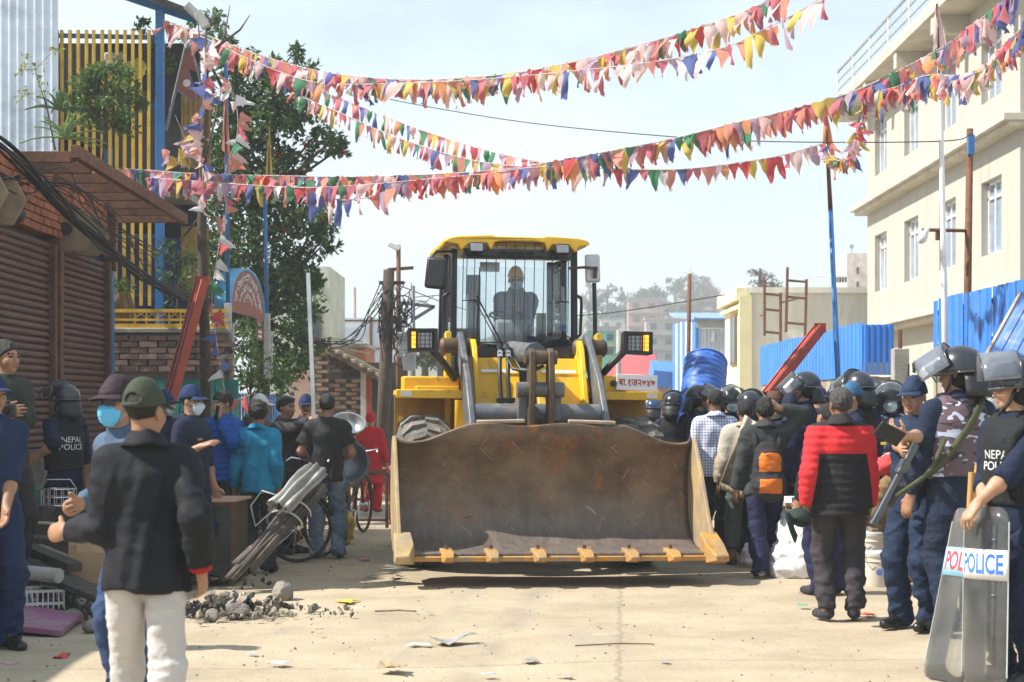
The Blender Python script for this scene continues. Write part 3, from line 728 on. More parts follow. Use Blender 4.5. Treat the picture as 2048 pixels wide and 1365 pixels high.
# ---------------------------------------------------------------- the shop with the two roller shutters (street on its right)
FX = -5.0
shop = thing('shuttered_shop', 'low brick shop with two maroon roller shutters and a rusty awning frame', 'shop', (FX, 17, 0))
def inshop(mb, name, m, smooth=False, bevel=0, parent=None):
    for i, v in enumerate(mb.v): mb.v[i] = (v[0] - FX, v[1] - 17, v[2])
    return mb.build(name, m, parent or shop, smooth, bevel)
b = MB(); b.box((FX - 2.1, 18.35, 2.05), (3.9, 6.5, 4.1)); b.box((FX - 2.2, 12.2, 1.45), (3.8, 5.75, 2.9)); inshop(b, 'wall', MORTAR)
b = MB(); b.box((FX - .12, 18.4, .5), (.62, 6.5, 1.02)); inshop(b, 'plinth', mat('rubble_plinth', (.13, .115, .10), .95, 0, .4, 4, .8, 20), bevel=.03)
slat = None
def shutter(d0, d1, z0, z1, lab):
    global slat
    r = MB(); r.box((FX - .02, (d0 + d1) / 2, (z0 + z1) / 2), (.02, d1 - d0, z1 - z0)); sh = inshop(r, 'roller_shutter', SHUT); sh['label'] = lab
    for dd in (d0 - .04, d1 + .04): r = MB(); r.box((FX + .06, dd, (z0 + z1) / 2), (.1, .08, z1 - z0)); inshop(r, 'guide_rail', SHUT, bevel=.01, parent=sh)
    if slat is None or True:
        q = MB(); L = d1 - d0; prof = [(0, .0), (.028, .012), (.034, .03), (.028, .05), (.010, .064), (.0, .071)]
        q.grid([[Vector((u, y, w)) for u, w in prof] for y in (-L / 2, L / 2)]); slat = q.mesh('slat', SHUT, 50)
    z = z0; i = 0
    while z < z1:
        link('slat', slat, sh, (.012 + .004 * random.random(), (d0 + d1) / 2 - 17, z)); z += .0735; i += 1
    q = MB(); q.box((FX + .05, (d0 + d1) / 2, z0 - .05), (.06, d1 - d0, .1)); inshop(q, 'bottom_rail', SHUT, bevel=.008, parent=sh)
shutter(15.55, 18.75, 1.10, 3.28, 'wide nearer maroon shutter'); shutter(19.1, 21.3, 1.10, 3.30, 'narrow farther maroon shutter')
b = MB(); b.box((FX + .05, 18.93, 2.2), (.16, .1, 2.3)); inshop(b, 'shutter_post', RUST)
bk = MB()
for row in range(8):
    z = 3.42 + row * .085; y = 15.2 + (row % 2) * .12
    while y < 21.4:
        bk.box((FX - .04 + random.uniform(-.012, .012), y, z), (.2, .215 + random.uniform(-.01, .01), .068), (0, 0, random.uniform(-.03, .03))); y += .235
stuff(inshop(bk, 'brick_course', BRICK))
for y0, y1 in ((15.5, 17.4), (18.9, 20.7)):                     # curled shutter drums above the shutters
    q = MB(); q.tube([(FX + .1, y0 + .3, 3.5), (FX + .1, y1, 3.44)], .07, 10); dr = inshop(q, 'shutter_drum', mat('dark_oily_steel', (.05, .045, .04), .6, .4), 40)
    hexa = [(.26 * math.cos(a), .27 * math.sin(a)) for a in np.linspace(0, 2 * math.pi, 7)[:-1]]
    for yy in (y0 + .35, y0 + .95):
        q = MB(); q.prism(hexa, lambda u, v, t: Vector((FX + .18 + u, yy + t, 3.48 + v)), 0, .03); inshop(q, 'drum_plate', mat('dusty_plate', (.26, .20, .13), .8, .1, .3, 5), bevel=.01, parent=dr)
q = MB(); q.box((FX + .02, 21.55, 2.1), (.14, .14, 4.2)); inshop(q, 'corner_post', BLUE)
q = MB(); q.box((FX + .08, 21.45, 3.75), (.13, .1, 1.1)); inshop(q, 'short_post', RUST)

# ---------------------------------------------------------------- rusty awning frame
aw = thing('awning_frame', 'rusty open awning frame of square tube above the shutters', 'awning', (FX, 18, 4.0))
ax1 = -4.30
q = MB(); q.beam((ax1 - FX, 17.2 - 18, .05), (ax1 - FX, 23.0 - 18, .0), .08, .13); q.build('edge_beam', RUST, aw, bevel=.006)
for i, d in enumerate((17.25, 18.05, 18.85, 19.65, 20.45, 21.25, 22.05, 22.9)):
    q = MB(); q.beam((-2.4, d - 18, .0), (ax1 - FX - .04, d - 18, .0), .07, .11); q.build('cross_bar', RUST, aw, bevel=.005)
q = MB(); q.beam((-.75, 17.3 - 18, -.03), (-.75, 22.9 - 18, -.03), .06, .08); q.build('middle_beam', RUST, aw)
q = MB(); q.beam((-.35, 18.0, -.02), (.1, 21, -.5), .05, .05); 
q2 = MB(); q2.box((-.72 + .0, 17.9 - 18, .60), (.07, .07, 1.15)); q2.build('upright', RUST, aw, bevel=.004)

# ---------------------------------------------------------------- balcony building behind the shop (faces the camera)
D2 = 24.0
bal = thing('balcony_building', 'tall shed of corrugated tin with blue posts and yellow bars on its open balcony', 'building', (-5.6, D2, 0))
def inbal(mb, name, m, smooth=False, bevel=0, parent=None, thick=0):
    for i, v in enumerate(mb.v): mb.v[i] = (v[0] + 5.6, v[1] - D2, v[2])
    return mb.build(name, m, parent or bal, smooth, bevel, thick)
q = MB(); x0 = P(-330, 0, 23.85).x; x1 = P(116, 0, 23.85).x
corr(q, lambda u, v, w: Vector((x0 + u, 23.85 + w, P(0, 325, 23.85).z + v)), x1 - x0, 3.7, .115, .018); inbal(q, 'tin_sheet', TIN, True)
q = MB(); z = P(0, 328, 23.8).z; q.box(((x0 + x1) / 2, 23.8, z - .03), (x1 - x0, .05, .1)); inbal(q, 'blue_sill', BLUE)
zt = P(0, 70, D2).z; zm = P(0, 208, D2).z; zb = P(0, 345, D2).z
xl, xr = P(112, 0, D2).x, P(320, 0, D2).x
q = MB(); q.beam((xr, D2, 2.5), (xr, D2, P(0, 22, D2).z), .11, .11); inbal(q, 'corner_post', BLUE, bevel=.006)
q = MB(); q.beam((P(215, 0, D2).x, D2 + .05, 2.5), (P(215, 0, D2).x, D2 + .05, P(0, 298, D2).z), .1, .1); inbal(q, 'post', BLUE)
for z in (zt, zm): q = MB(); q.beam((xl, D2 + .05, z), (xr, D2 + .05, z - .03), .04, .06); inbal(q, 'rail', BLUE)
q = MB(); q.beam((xl, D2 + .05, P(0, 470, D2).z), (xr, D2 + .05, P(0, 472, D2).z), .04, .05); inbal(q, 'rail', BLUE)
q = MB(); q.beam((P(215, 0, D2).x, D2 + .05, P(0, 590, D2).z), (xr, D2 + .05, P(0, 590, D2).z), .04, .05); inbal(q, 'rail', BLUE)
for px in list(np.linspace(110, 298, 13)) + [116]:
    x = P(px, 0, D2).x + random.uniform(-.01, .01); q = MB(); q.box((x, D2 - .02, (zt + zb) / 2), (.042, .042, zt - zb + .12), (0, random.uniform(-.004, .004), 0)); inbal(q, 'bar', YEL)
for px in np.linspace(232, 300, 5):
    x = P(px, 0, D2).x; z0, z1 = P(0, 612, D2).z, P(0, 428, D2).z; q = MB(); q.box((x, D2 - .02, (z0 + z1) / 2), (.042, .042, z1 - z0)); inbal(q, 'bar', YEL)
q = MB(); q.box((P(400, 0, 26.6).x - 2.6, D2 + 2.6, 4.3), (5.2, .1, 5.5)); inbal(q, 'back_wall', mat('shade_darkened_wall', (.03, .032, .038), .9, 0, .3, 2))  # near-black wall colour carries the deep shade behind the bars
q = MB(); q.box((P(50, 0, 26).x, D2 + 1.3, 3.2), (.12, 2.6, 6.4)); inbal(q, 'side_wall', mat('shade_darkened_wall', (0, 0, 0)))
q = MB(); q.box((xl + .55, D2 + 1.3, zb - .1), (1.9, 2.5, .12)); inbal(q, 'floor', CONC)
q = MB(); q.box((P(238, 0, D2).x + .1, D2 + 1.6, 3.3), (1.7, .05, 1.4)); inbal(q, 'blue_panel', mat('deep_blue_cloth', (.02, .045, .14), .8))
roof = MB(); za = P(0, -70, D2).z
roof.add([P(60, -78, 23.6), P(300, -8, 23.6), P(405, 32, 23.6), P(425, 44, 27.5), P(300, 0, 27.5), P(60, -60, 27.5)], [(0, 1, 4, 5), (1, 2, 3, 4)]); inbal(roof, 'roof', mat('dark_roof_sheet', (.06, .055, .05), .8, .2), thick=.06)
q = MB(); q.beam(P(150, -40, 24.1), P(395, 42, 24.1), .05, .09); inbal(q, 'rafter', BLUE)
q = MB(); q.beam(P(395, 25, 23.5), P(412, 55, 23.5), .12, .12); q.tube([P(372, 10, 23.5), P(412, 48, 23.6)], .06, 8); inbal(q, 'gutter', mat('pale_plastic', (.45, .45, .43), .6))
q = MB(); corr(q, lambda u, v, w: Vector((xr + .12 + u, D2 + .9 + w, P(0, 318, D2).z + v)), .42, 1.1, .07, .012); inbal(q, 'yellow_sheet', mat('shaded_yellow_sheet', (.30, .20, .06), .7, 0, .3, 5), True)  # yellow darkened in the colour itself, for the shade under the roof
q = MB(); corr(q, lambda u, v, w: Vector((xr + .12 + u, D2 + .9 + w, 3.1 + v)), .4, 1.0, .07, .012); inbal(q, 'yellow_sheet', mat('shaded_yellow_sheet', (.30, .20, .06), .7, 0, .3, 5), True)
# things left on the balcony
q = MB(); c = P(300, 135, 24.9); q.box(c + Vector((-.35, 0, 0)), (.5, .3, .12)); q.box(c + Vector((-.5, 0, .12)), (.25, .25, .14)); 
tag(q.build('plastic_tub', mat('pale_plastic', (0, 0, 0)), bevel=.02), 'pale plastic tub on the balcony shelf behind the yellow bars', 'tub')
g = Field(axis(-.2, .2, .02, [], .02), axis(-.2, .2, .02, [], .02), axis(-.2, .2, .02, [], .02)); g.ell((0, 0, 0), (.12, .1, .13), None, 0); g.ell((.05, 0, .08), (.07, .07, .07), None, .05)
V, Q_ = g.mesh(); o = link('cloth_bundle', np_mesh('cloth_bundle', V, Q_, [mat('lime_cloth', (.62, .6, .12), .8)], None, lambda v: folds(v, .02, 3, 3)), None, P(272, 140, 24.6)); tag(o, 'lime yellow bundle beside the tub on the balcony', 'bundle')

# ---------------------------------------------------------------- foliage
LEAF = leafmat('tree_leaf', (.026, .062, .016), (.115, .195, .055), .48); LEAF2 = leafmat('bright_leaf', (.05, .11, .02), (.13, .21, .05)); LEAF3 = leafmat('dry_leaf', (.20, .13, .07), (.16, .17, .08))
BARK = mat('bark', (.075, .055, .042), .9, 0, .35, 8, .6, 40); FLOW = mat('red_flower', (.55, .02, .02), .7)
def leaves(mb, c, r, n, size, m=0, flat=.75, droop=.3):
    c = Vector(c); rx, ry, rz = (r, r, r * flat) if not isinstance(r, (tuple, list)) else r
    for _ in range(n):
        d = Vector(RNG.normal(size=3)).normalized(); q = RNG.random() ** .45
        p = c + Vector((d.x * rx, d.y * ry, d.z * rz)) * q
        ax_ = (d + Vector(RNG.normal(size=3)) * .8 + Vector((0, 0, -droop))).normalized(); sd = ax_.cross(Vector(RNG.normal(size=3))).normalized(); s = size * (.6 + .8 * RNG.random())
        k = len(mb.v); nrm = ax_.cross(sd) * s * .12
        mb.v += [tuple(p), tuple(p + ax_ * s * .5 + sd * s * .24 + nrm), tuple(p + ax_ * s), tuple(p + ax_ * s * .5 - sd * s * .24 + nrm)]
        mb.f.append((k, k + 1, k + 2, k + 3)); mb.m.append(m)
def tree(label, base, trunk_pts, blobs, dens, leaf, lm, group=None, flowers=0, name='tree', rtrunk=.12, sub=5, flat=.8, lc=26):
    t = thing(name, label, 'tree', base, 0, group); B = Vector(base)
    q = MB(); tp = [Vector(p) - B for p in trunk_pts]; n = len(tp)
    q.tube(tp, [rtrunk * (1 - .6 * i / (n - 1)) for i in range(n)], 9)
    for c, r in blobs:
        c = Vector(c) - B; a = min(tp[1:], key=lambda p: (p - c).length + (2 if p.z > c.z else 0))
        mid = (a + c) / 2 + Vector((random.uniform(-.15, .15), random.uniform(-.15, .15), .1)) * r
        q.tube([a, mid, c], [rtrunk * .38, rtrunk * .25, rtrunk * .1], 6)
    q.build('trunk', BARK, t, True)
    cr = MB(); fl = MB()
    for c, r in blobs:
        c = Vector(c) - B
        k = max(4, int(sub * (r / .5) ** 1.6))
        for _ in range(k):                                       # clumps on twigs inside each bough
            d = Vector(RNG.normal(size=3)).normalized() * r * (.35 + .65 * RNG.random()); d.z *= flat
            leaves(cr, c + d, r * (.22 + .2 * RNG.random()), int(lc * dens), leaf)
            if flowers and RNG.random() < flowers:
                p = c + d * 1.05
                for _k in range(2): fl.tube([p + Vector((0, 0, .0)), p + Vector((.02, .01, -.07 - .03 * RNG.random()))], [.014, .02], 5); p = p + Vector(RNG.normal(size=3)) * .07
    cr.build('crown', lm, t)
    if fl.v: stuff(fl.build('flowers', FLOW, t))
    return t
D3 = 29.0
def TB(px, py, r, d=D3): return (tuple(P(px, py, d + random.uniform(-.6, .6))), r * 1.07)
blobs = [TB(455, 70, .25), TB(420, 40, .3), TB(470, 130, .35), TB(530, 180, .5), TB(590, 175, .42), TB(560, 130, .22), TB(450, 190, .5), TB(480, 260, .5), TB(560, 280, .55), TB(620, 190, .3),
         TB(640, 260, .22), TB(690, 290, .2), TB(500, 350, .6), TB(580, 370, .35), TB(470, 420, .7), TB(550, 430, .6), TB(610, 430, .5), TB(650, 400, .22), TB(645, 490, .3), TB(590, 500, .5),
         TB(520, 500, .7), TB(450, 500, .6), TB(480, 580, .7), TB(560, 580, .6), TB(610, 620, .42), TB(590, 690, .5), TB(540, 660, .6), TB(570, 740, .4), TB(520, 720, .5), TB(620, 690, .3), TB(430, 560, .6), TB(400, 90, .35), TB(440, 330, .5), TB(410, 460, .6), TB(395, 300, .5), TB(500, 640, .6), TB(440, 250, .4), TB(390, 180, .4), TB(570, 325, .4), TB(545, 230, .4), TB(610, 235, .3), TB(605, 145, .28), TB(640, 300, .3), TB(672, 275, .2), TB(635, 440, .38), TB(655, 465, .22), TB(520, 130, .3), TB(585, 110, .2), TB(560, 215, .42), TB(500, 300, .5), TB(600, 560, .45), TB(628, 560, .25)]
tree('large dark evergreen tree with red bottlebrush flowers behind the arched sign', GP(530, D3), [GP(530, D3), P(525, 640, D3), P(505, 420, D3), P(480, 240, D3), P(460, 90, D3)], blobs, 1.0, .105, LEAF, flowers=.035, rtrunk=.12, lc=30, sub=16)
sb = [(tuple(P(px, py, 23.4)), r) for px, py, r in ((480, 690, .33), (505, 740, .4), (540, 740, .3), (475, 745, .3), (560, 760, .25), (500, 660, .2))]
tree('bright green bush leaning over the blue gate', GP(500, 23.4), [GP(500, 23.4), P(500, 800, 23.4), P(502, 720, 23.4)], sb, 1.0, .075, LEAF2, name='bush', rtrunk=.03, sub=9, lc=26)
sb = [(tuple(P(px, py, 23.1)), r) for px, py, r in ((200, 165, .3), (235, 190, .28), (180, 205, .22), (215, 130, .2), (165, 180, .2), (260, 240, .2), (230, 255, .22), (190, 250, .18), (215, 215, .3), (245, 150, .2), (180, 150, .2), (275, 205, .15), (150, 210, .2))]
tree('feathery green shrub spilling through the yellow balcony bars', tuple(P(205, 330, 23.2)), [P(205, 330, 23.2), P(208, 260, 23.1), P(210, 180, 23.1)], sb, 1, .075, LEAF2, name='shrub', rtrunk=.015, sub=26, lc=30)
sb = [(tuple(P(px, py, 24.3)), r) for px, py, r in ((300, 60, .25), (285, 45, .15), (310, 95, .15), (345, 115, .15), (335, 140, .12))]
tree('leafy creeper hanging beside the top of the blue post', tuple(P(320, 150, 24.4)), [P(320, 150, 24.4), P(312, 110, 24.4), P(305, 60, 24.4)], sb, .9, .07, LEAF2, name='creeper', rtrunk=.012, sub=8)
sb = [(tuple(P(px, py, 23.9)), r) for px, py, r in ((350, 520, .4), (370, 560, .35), (335, 560, .25), (385, 510, .3), (360, 600, .25), (330, 500, .2))]
tree('scrubby grey green shrub between the blue post and the dead trunk', GP(355, 23.9), [tuple(P(355, 650, 23.9)), tuple(P(355, 600, 23.9)), tuple(P(360, 540, 23.9))], sb, .7, .075, LEAF, name='shrub', rtrunk=.02, sub=9)
sb = [(tuple(P(px, py, 22.3)), r) for px, py, r in ((60, 120, .12), (75, 150, .15), (90, 190, .12), (50, 190, .12), (40, 140, .08), (110, 100, .1))]
tree('sparse yellow leaved twig growing in front of the tin sheet', tuple(P(110, 300, 22.3)), [P(110, 300, 22.3), P(95, 220, 22.3), P(70, 140, 22.3)], sb, .25, .06, leafmat('yellow_leaf', (.35, .32, .06), (.2, .25, .05)), name='twig', rtrunk=.012, sub=6)
# spiky plants on the balcony edge
def spiky(label, c, n, L, lm):
    t = thing('aloe_plant', label, 'plant', c)
    for i in range(n):
        a = 2 * math.pi * i / n * 2.4 + random.random(); el = R(random.uniform(5, 75)); l_ = L * random.uniform(.7, 1.1)
        q = MB(); rows = []
        for k in range(7):
            u = k / 6; r_ = l_ * (u * math.cos(el)); z = l_ * u * math.sin(el) - .35 * l_ * u * u; w = .035 * (1 - u) ** .7 + .002
            c0 = Vector((r_ * math.cos(a), r_ * math.sin(a), z)); sd = Vector((-math.sin(a), math.cos(a), 0))
            rows.append([c0 - sd * w + Vector((0, 0, .012)), c0, c0 + sd * w + Vector((0, 0, .012))])
        q.grid(rows); q.build('leaf', lm, t, True, thick=.006)
AL = mat('aloe_green', (.16, .26, .08), .5, 0, .2, 6)
spiky('large spiky aloe hanging over the edge by the rusty upright', P(132, 280, 22.2), 24, .62, AL); spiky('smaller dark aloe above the larger one against the tin sheet', P(118, 222, 22.3), 16, .45, mat('dark_aloe', (.07, .14, .05), .5))
# straw pot
t = thing('root_bundle', 'hanging bundle of dry straw roots with green sprouts on top', 'plant', P(243, 650, 23.2)); q = MB()
for i in range(170):
    a = random.random() * 6.28; r0, r1 = random.random() ** .5 * .12, .14 + .08 * random.random(); z = .44
    q.tube([(r0 * math.cos(a), r0 * math.sin(a), z), (r1 * .8 * math.cos(a + .2), r1 * .8 * math.sin(a + .2), .25), (r1 * math.cos(a + .1), r1 * math.sin(a + .1), 0)], .005, 4, cap=False)
q.build('roots', mat('straw', (.36, .25, .13), .9, 0, .3, 9), t); q = MB(); leaves(q, (0, 0, .5), .15, 160, .07); q.build('sprouts', LEAF2, t)

# ---------------------------------------------------------------- boundary wall of weathered brick over teal boards, yellow railing on top
DW = 23.0
bw = thing('boundary_wall', 'weathered brick wall over teal painted boards beneath a yellow railing', 'wall', GP(340, DW))
def inbw(mb, name, m, smooth=False, bevel=0, parent=None):
    for i, v in enumerate(mb.v): mb.v[i] = (v[0] - GP(340, DW).x, v[1] - DW, v[2])
    return mb.build(name, m, parent or bw, smooth, bevel)
xl, xr = P(212, 0, DW).x, P(458, 0, DW).x
q = MB(); q.box(((xl + xr) / 2, DW + .16, 1.25), (xr - xl, .22, 2.5)); inbw(q, 'wall_core', MORTAR)
bm = None; z = P(0, 738, DW).z; zt = P(0, 666, DW).z; row = 0
bq = MB(); bq.box((0, 0, 0), (.235, .11, .07)); bme = bq.mesh('brick', BRICK_OLD)
while z < zt:
    x = xl + .06 + (row % 2) * .12
    while x < xr - .05:
        o = link('brick', bme, bw, (x - GP(340, DW).x, .03 + random.uniform(-.012, .012), z), (random.uniform(-.03, .03), random.uniform(-.02, .02), random.uniform(-.04, .04)), (random.uniform(.9, 1.04), 1, random.uniform(.85, 1.05))); x += .25
    z += .0805; row += 1
q = MB(); q.box(((xl + xr) / 2, DW + .1, zt + .03), (xr - xl, .3, .06)); inbw(q, 'coping', CONC, bevel=.01)
TEAL = mat('teal_board', (.02, .24, .21), .6, 0, .2, 3, .2, 30, dirt=(.05, .12, .11), dscale=2.5, dpos=(.5, .75), stretch=(6, 1, 1))
x = xl + .35
while x < xr - .02:
    w = .155; q = MB(); q.box((x + w / 2, DW + .02 + random.uniform(-.006, .006), .95), (w - .012, .04, P(0, 742, DW).z * 1.0 - .12)); o = inbw(q, 'board', TEAL); x += w
rl = thing('railing', 'yellow ornamental railing along the top of the brick wall', 'railing', P(340, 660, DW))
o0 = P(340, 660, DW)
for py, h in ((655, .09), (640, .03), (622, .045)): q = MB(); q.box((0, 0, P(0, py, DW).z - o0.z), (P(448, 0, DW).x - P(215, 0, DW).x, .05, h)); q.build('rail', YEL, rl)
x = P(270, 0, DW).x
while x < P(448, 0, DW).x:
    q = MB(); q.box((x - o0.x, 0, .12), (.02, .03, .24)); q.build('baluster', YEL, rl)
    q = MB(); q.beam((x - o0.x + .02, .0, .17), (x - o0.x + .13, .0, .24), .015, .015); q.beam((x - o0.x + .02, .012, .24), (x - o0.x + .13, .012, .17), .015, .015); q.build('cross_brace', YEL, rl); x += .15

# ---------------------------------------------------------------- gate, arched sign, poles
SD1, SD2 = 24.0, 26.6
A, B = P(461, 622, SD1), P(527, 640, SD2)
sg = thing('arched_sign', 'rust red arched sign board with white painted lettering over the blue gate', 'sign', (A + B) / 2)
ux = (B - A); wS = Vector((ux.x, ux.y, 0)).length; ux = Vector((ux.x, ux.y, 0)).normalized(); uz = Vector((0, 0, 1)); un = Vector((ux.y, -ux.x, 0))
poly = [(-wS / 2, 0), (wS / 2, 0)] + [(wS / 2 * math.cos(a), .02 + .62 * math.sin(a) ** .9) for a in np.linspace(0.02, math.pi - .02, 21)]
fn = lambda u, v, t: ux * u + uz * v + un * t
q = MB(); q.prism(poly, fn, -.04, .0); q.build('board', mat('rust_red_board', (.26, .085, .065), .7, 0, .15, 4, .1), sg)
q = MB(); rim = [(wS / 2 * math.cos(a), .02 + .62 * math.sin(a) ** .9) for a in np.linspace(0.0, math.pi, 25)]
q.grid([[fn(u * 1.02, v * 1.03, .02), fn(u * 1.02, v * 1.03, -.22)] for u, v in rim]); q.build('rim', mat('sky_blue_rim', (.10, .36, .62), .5), sg, True, thick=.03)
lm_ = mat('white_sign_paint', (.72, .70, .72), .7, dirt=(.4, .3, .3), dscale=30, dpos=(.5, .7))
def arc_text(txt, rad, size, cz, squash=.5, spread=1.):
    g_ = MB(); me = text_mesh(txt, size, lm_, 0, .006); w = max(v.co.x for v in me.vertices) - min(v.co.x for v in me.vertices)
    for v in me.vertices:
        a = -v.co.x / rad * spread; r_ = rad + v.co.y; p = fn(r_ * math.sin(-a), cz + r_ * math.cos(a) * squash, .006); v.co = p
    return link('lettering', me, sg)
arc_text('श्री विन्ध्यवासिनी मन्दिर समिति', .98, .22, .02, .52); arc_text('काठमाडौं नेपाल पशुपति', .66, .19, .04, .52); arc_text('स्थापित २०४५', .36, .15, .09, .5)
q = MB(); c = P(518, 660, 25.6); q.box((0, 0, 0), (.02, .45, .3), (0, 0, -.05)); o = q.build('name_board', mat('dull_red_board', (.28, .05, .06), .6), None, loc=c); tag(o, 'small red board with white lines hanging below the arched sign', 'sign')
for dz in (.07, -.03, -.1): q = MB(); q.box((.014, 0, dz), (.006, .36, .035)); q.build('painted_line', lm_, o)
for px, d, y0, y1, lab in ((452, 23.9, 128, 620, 'blue flag pole at the left end of the arched sign'), (530, 26.8, 395, 640, 'blue flag pole at the right end of the arched sign')):
    t = thing('flag_pole', lab, 'pole', GP(px + 4, d)); q = MB(); q.tube([(0, 0, P(0, y1, d).z), P(px, y0, d) - GP(px + 4, d)], .028, 8); q.build('shaft', BLUE, t, True)
    q = MB(); zz = P(0, y1 - 6, d).z; q.box((0, 0, zz - .45), (.09, .09, 1.0)); q.box((.05, .05, zz - .62), (.06, .04, .8)); q.build('post', mat('whitewashed_wood', (.5, .48, .47), .8, 0, .2, 6, .2), t, bevel=.006)
t = thing('gate', 'blue barred gate under the arched sign', 'gate', (A.x + .1, 24.2, 0))
for i in range(17):
    q = MB(); q.tube([(.0 + .006 * i, i * .22, .2), (.006 * i, i * .22, 1.72)], .018, 6); q.build('bar', BLUE, t)
for z in (.4, 1.0, 1.62): q = MB(); q.beam((0, -.05, z), (.1, 3.6, z), .03, .05); q.build('rail', BLUE, t)

# dead trunk with old flags, in front of the wall
tr = thing('dead_tree', 'thin bare trunk hung with faded flags in front of the wall', 'tree', GP(412, 21.8))
o0 = GP(412, 21.8); q = MB(); q.tube([P(x, y, 21.8) - o0 for x, y in ((412, 1085), (411, 760), (408, 600), (404, 450), (406, 330), (410, 240), (413, 160), (412, 60))], [.075, .07, .065, .06, .05, .04, .03, .012], 8)
for pts in (((405, 380), (380, 300), (350, 230)), ((408, 330), (430, 240), (445, 170)), ((410, 200), (395, 140), (375, 60)), ((404, 430), (370, 470), (345, 500)), ((406, 480), (440, 500), (470, 505)), ((412, 140), (400, 90), (395, 30)), ((413, 150), (450, 70), (460, 10)), ((412, 110), (480, 60), (500, 30))):
    q.tube([P(x, y, 21.8 + .3 * i) - o0 for i, (x, y) in enumerate(pts)], [.02, .014, .005], 5)
q.build('trunk', BARK, tr, True)
# red painted beam leaning on it
RED = mat('red_oxide_paint', (.36, .055, .028), .45, 0, .15, 4, .1, 40, dirt=(.42, .25, .20), dscale=9, dpos=(.60, .70))
def red_beam(label, a, b, w, h):
    t = thing('steel_beam', label, 'beam', a); d = b - a
    q = MB(); q.beam((0, 0, 0), d, w * .3, h); q.build('web', RED, t)
    x = d.cross(Vector((0, 0, 1))).normalized()
    for s in (-1, 1): q = MB(); q.beam(x * s * w * .42, d + x * s * w * .42, w * .16, h * 1.15); q.build('flange', RED, t, bevel=.004)
    q = MB(); q.box(d, (w * 1.15, .04, h * 1.1)); q.build('end_plate', RED, t); return t
red_beam('red painted steel beam leaning against the bare trunk at the wall', P(322, 865, 21.2), P(404, 562, 21.6), .16, .1)

# pendants on the wall boards
# ---------------------------------------------------------------- middle distance, left
pb = thing('pale_building', 'pale green house behind the big tree', 'house', GP(600, 44))
o0 = GP(600, 44); q = MB(); q.box((0, 2, 2.55), (1.5, 4, 5.0)); q.build('wall', mat('pale_green_wall', (.50, .54, .46), .9, 0, .12, 1.5, .2, dirt=(.35, .36, .3)), pb)
q = MB(); q.add([P(560, 522, 43.8) - o0, P(641, 565, 43.8) - o0, P(641, 565, 48.5) - o0 + Vector((0, 0, -.1)), P(560, 522, 48.5) - o0], [(0, 1, 2, 3)]); q.build('roof', CONC, pb, thick=.14)
q = MB(); q.box((.2, -.03, 3.5), (.7, .08, .9)); w_ = q.build('window', WOOD, pb); q = MB(); q.box((.2, -.08, 3.5), (.58, .02, .8)); q.build('pane', mat('dark_pane', (.08, .10, .12), .15), w_)
for i in range(3): q = MB(); q.beam((.55, -.2 - .2 * i, 3.25 - .15 * i), (1.6 + .2 * i, -.4, 2.55 + .3 * (2 - i)), .05, .05); q.build('eave_pole', WOOD, pb)
b2 = thing('brick_house', 'red brick house half hidden behind the tree', 'house', GP(668, 46)); q = MB(); q.box((0, 2, 1.55), (1.6, 3, 3.1)); q.build('wall', BRICK, b2)
q = MB(); q.box((0, 1.9, 3.15), (1.7, 3.3, .1)); q.build('roof', CONC, b2); q = MB(); q.box((.3, .47, 2.2), (.5, .06, .8)); q.build('window', WOOD, b2)
ru = thing('ruined_shop', 'half demolished brick shop with bare roof poles and a pink wall', 'shop', GP(680, 33))
o0 = GP(680, 33)
def brickpatch(px0, px1, py0, py1, d, m, th=.22):
    q = MB(); z = P(0, py1, d).z; x0, x1 = P(px0, 0, d).x, P(px1, 0, d).x; zt = P(0, py0, d).z
    q2 = MB(); q2.box(((x0 + x1) / 2 - o0.x, d + th / 2 + .03 - o0.y, (z + zt) / 2), (x1 - x0, th, zt - z)); q2.build('wall_core', MORTAR, ru); row = 0
    while z < zt - .03:
        x = x0 + (row % 2) * .12
        while x < x1 - .08:
            if random.random() > .06: q.box((min(x, x1 - .1) + .1 - o0.x, d - o0.y + random.uniform(-.015, .02), z + .04), (.21, .11, .062), (0, 0, random.uniform(-.05, .05)))
            x += .235
        z += .082; row += 1
    stuff(q.build('brick_courses', m, ru))
PB = mat('pale_brick', (.42, .30, .22), .92, 0, .3, 5, .4, 40, dirt=(.25, .2, .16))
brickpatch(622, 650, 700, 1000, 33, PB); brickpatch(658, 690, 760, 1000, 33.2, PB); brickpatch(692, 722, 755, 1000, 33.2, PB); brickpatch(640, 700, 700, 745, 33.6, BRICK_OLD)
q = MB(); q.box((P(604, 0, 32.6).x - o0.x, -.3, 1.1), (.45, .1, 2.3)); q.build('pink_wall', mat('pink_plaster', (.50, .34, .29), .9, 0, .15, 3), ru)
q = MB(); q.box((P(715, 0, 34).x - o0.x, 1.4, 1.2), (1.9, .1, 2.4)); q.build('back_boards', mat('dark_boards', (.06, .055, .055), .9), ru)
q = MB(); q.add([P(640, 690, 32.7) - o0, P(770, 760, 32.5) - o0, P(770, 752, 36) - o0, P(660, 700, 36) - o0], [(0, 1, 2, 3)]); q.build('thatch', mat('matted_thatch', (.15, .125, .095), .95, 0, .4, 9, .8, 30), ru, thick=.16)
for i in range(8): q = MB(); q.beam(P(628 + i * 16, 690 + i * 9, 34.5) - o0, P(662 + i * 16, 696 + i * 9, 32.3) - o0, .06, .06); q.build('roof_pole', mat('pale_timber', (.40, .31, .22), .85, 0, .2, 6), ru)
for px, m in ((727, 'whitewashed_wood'), (738, 'red_oxide_paint')): q = MB(); q.box((P(px, 0, 32.9).x - o0.x, -.1, 1.1), (.1, .1, 2.2)); q.build('door_post', MATS[m], ru)
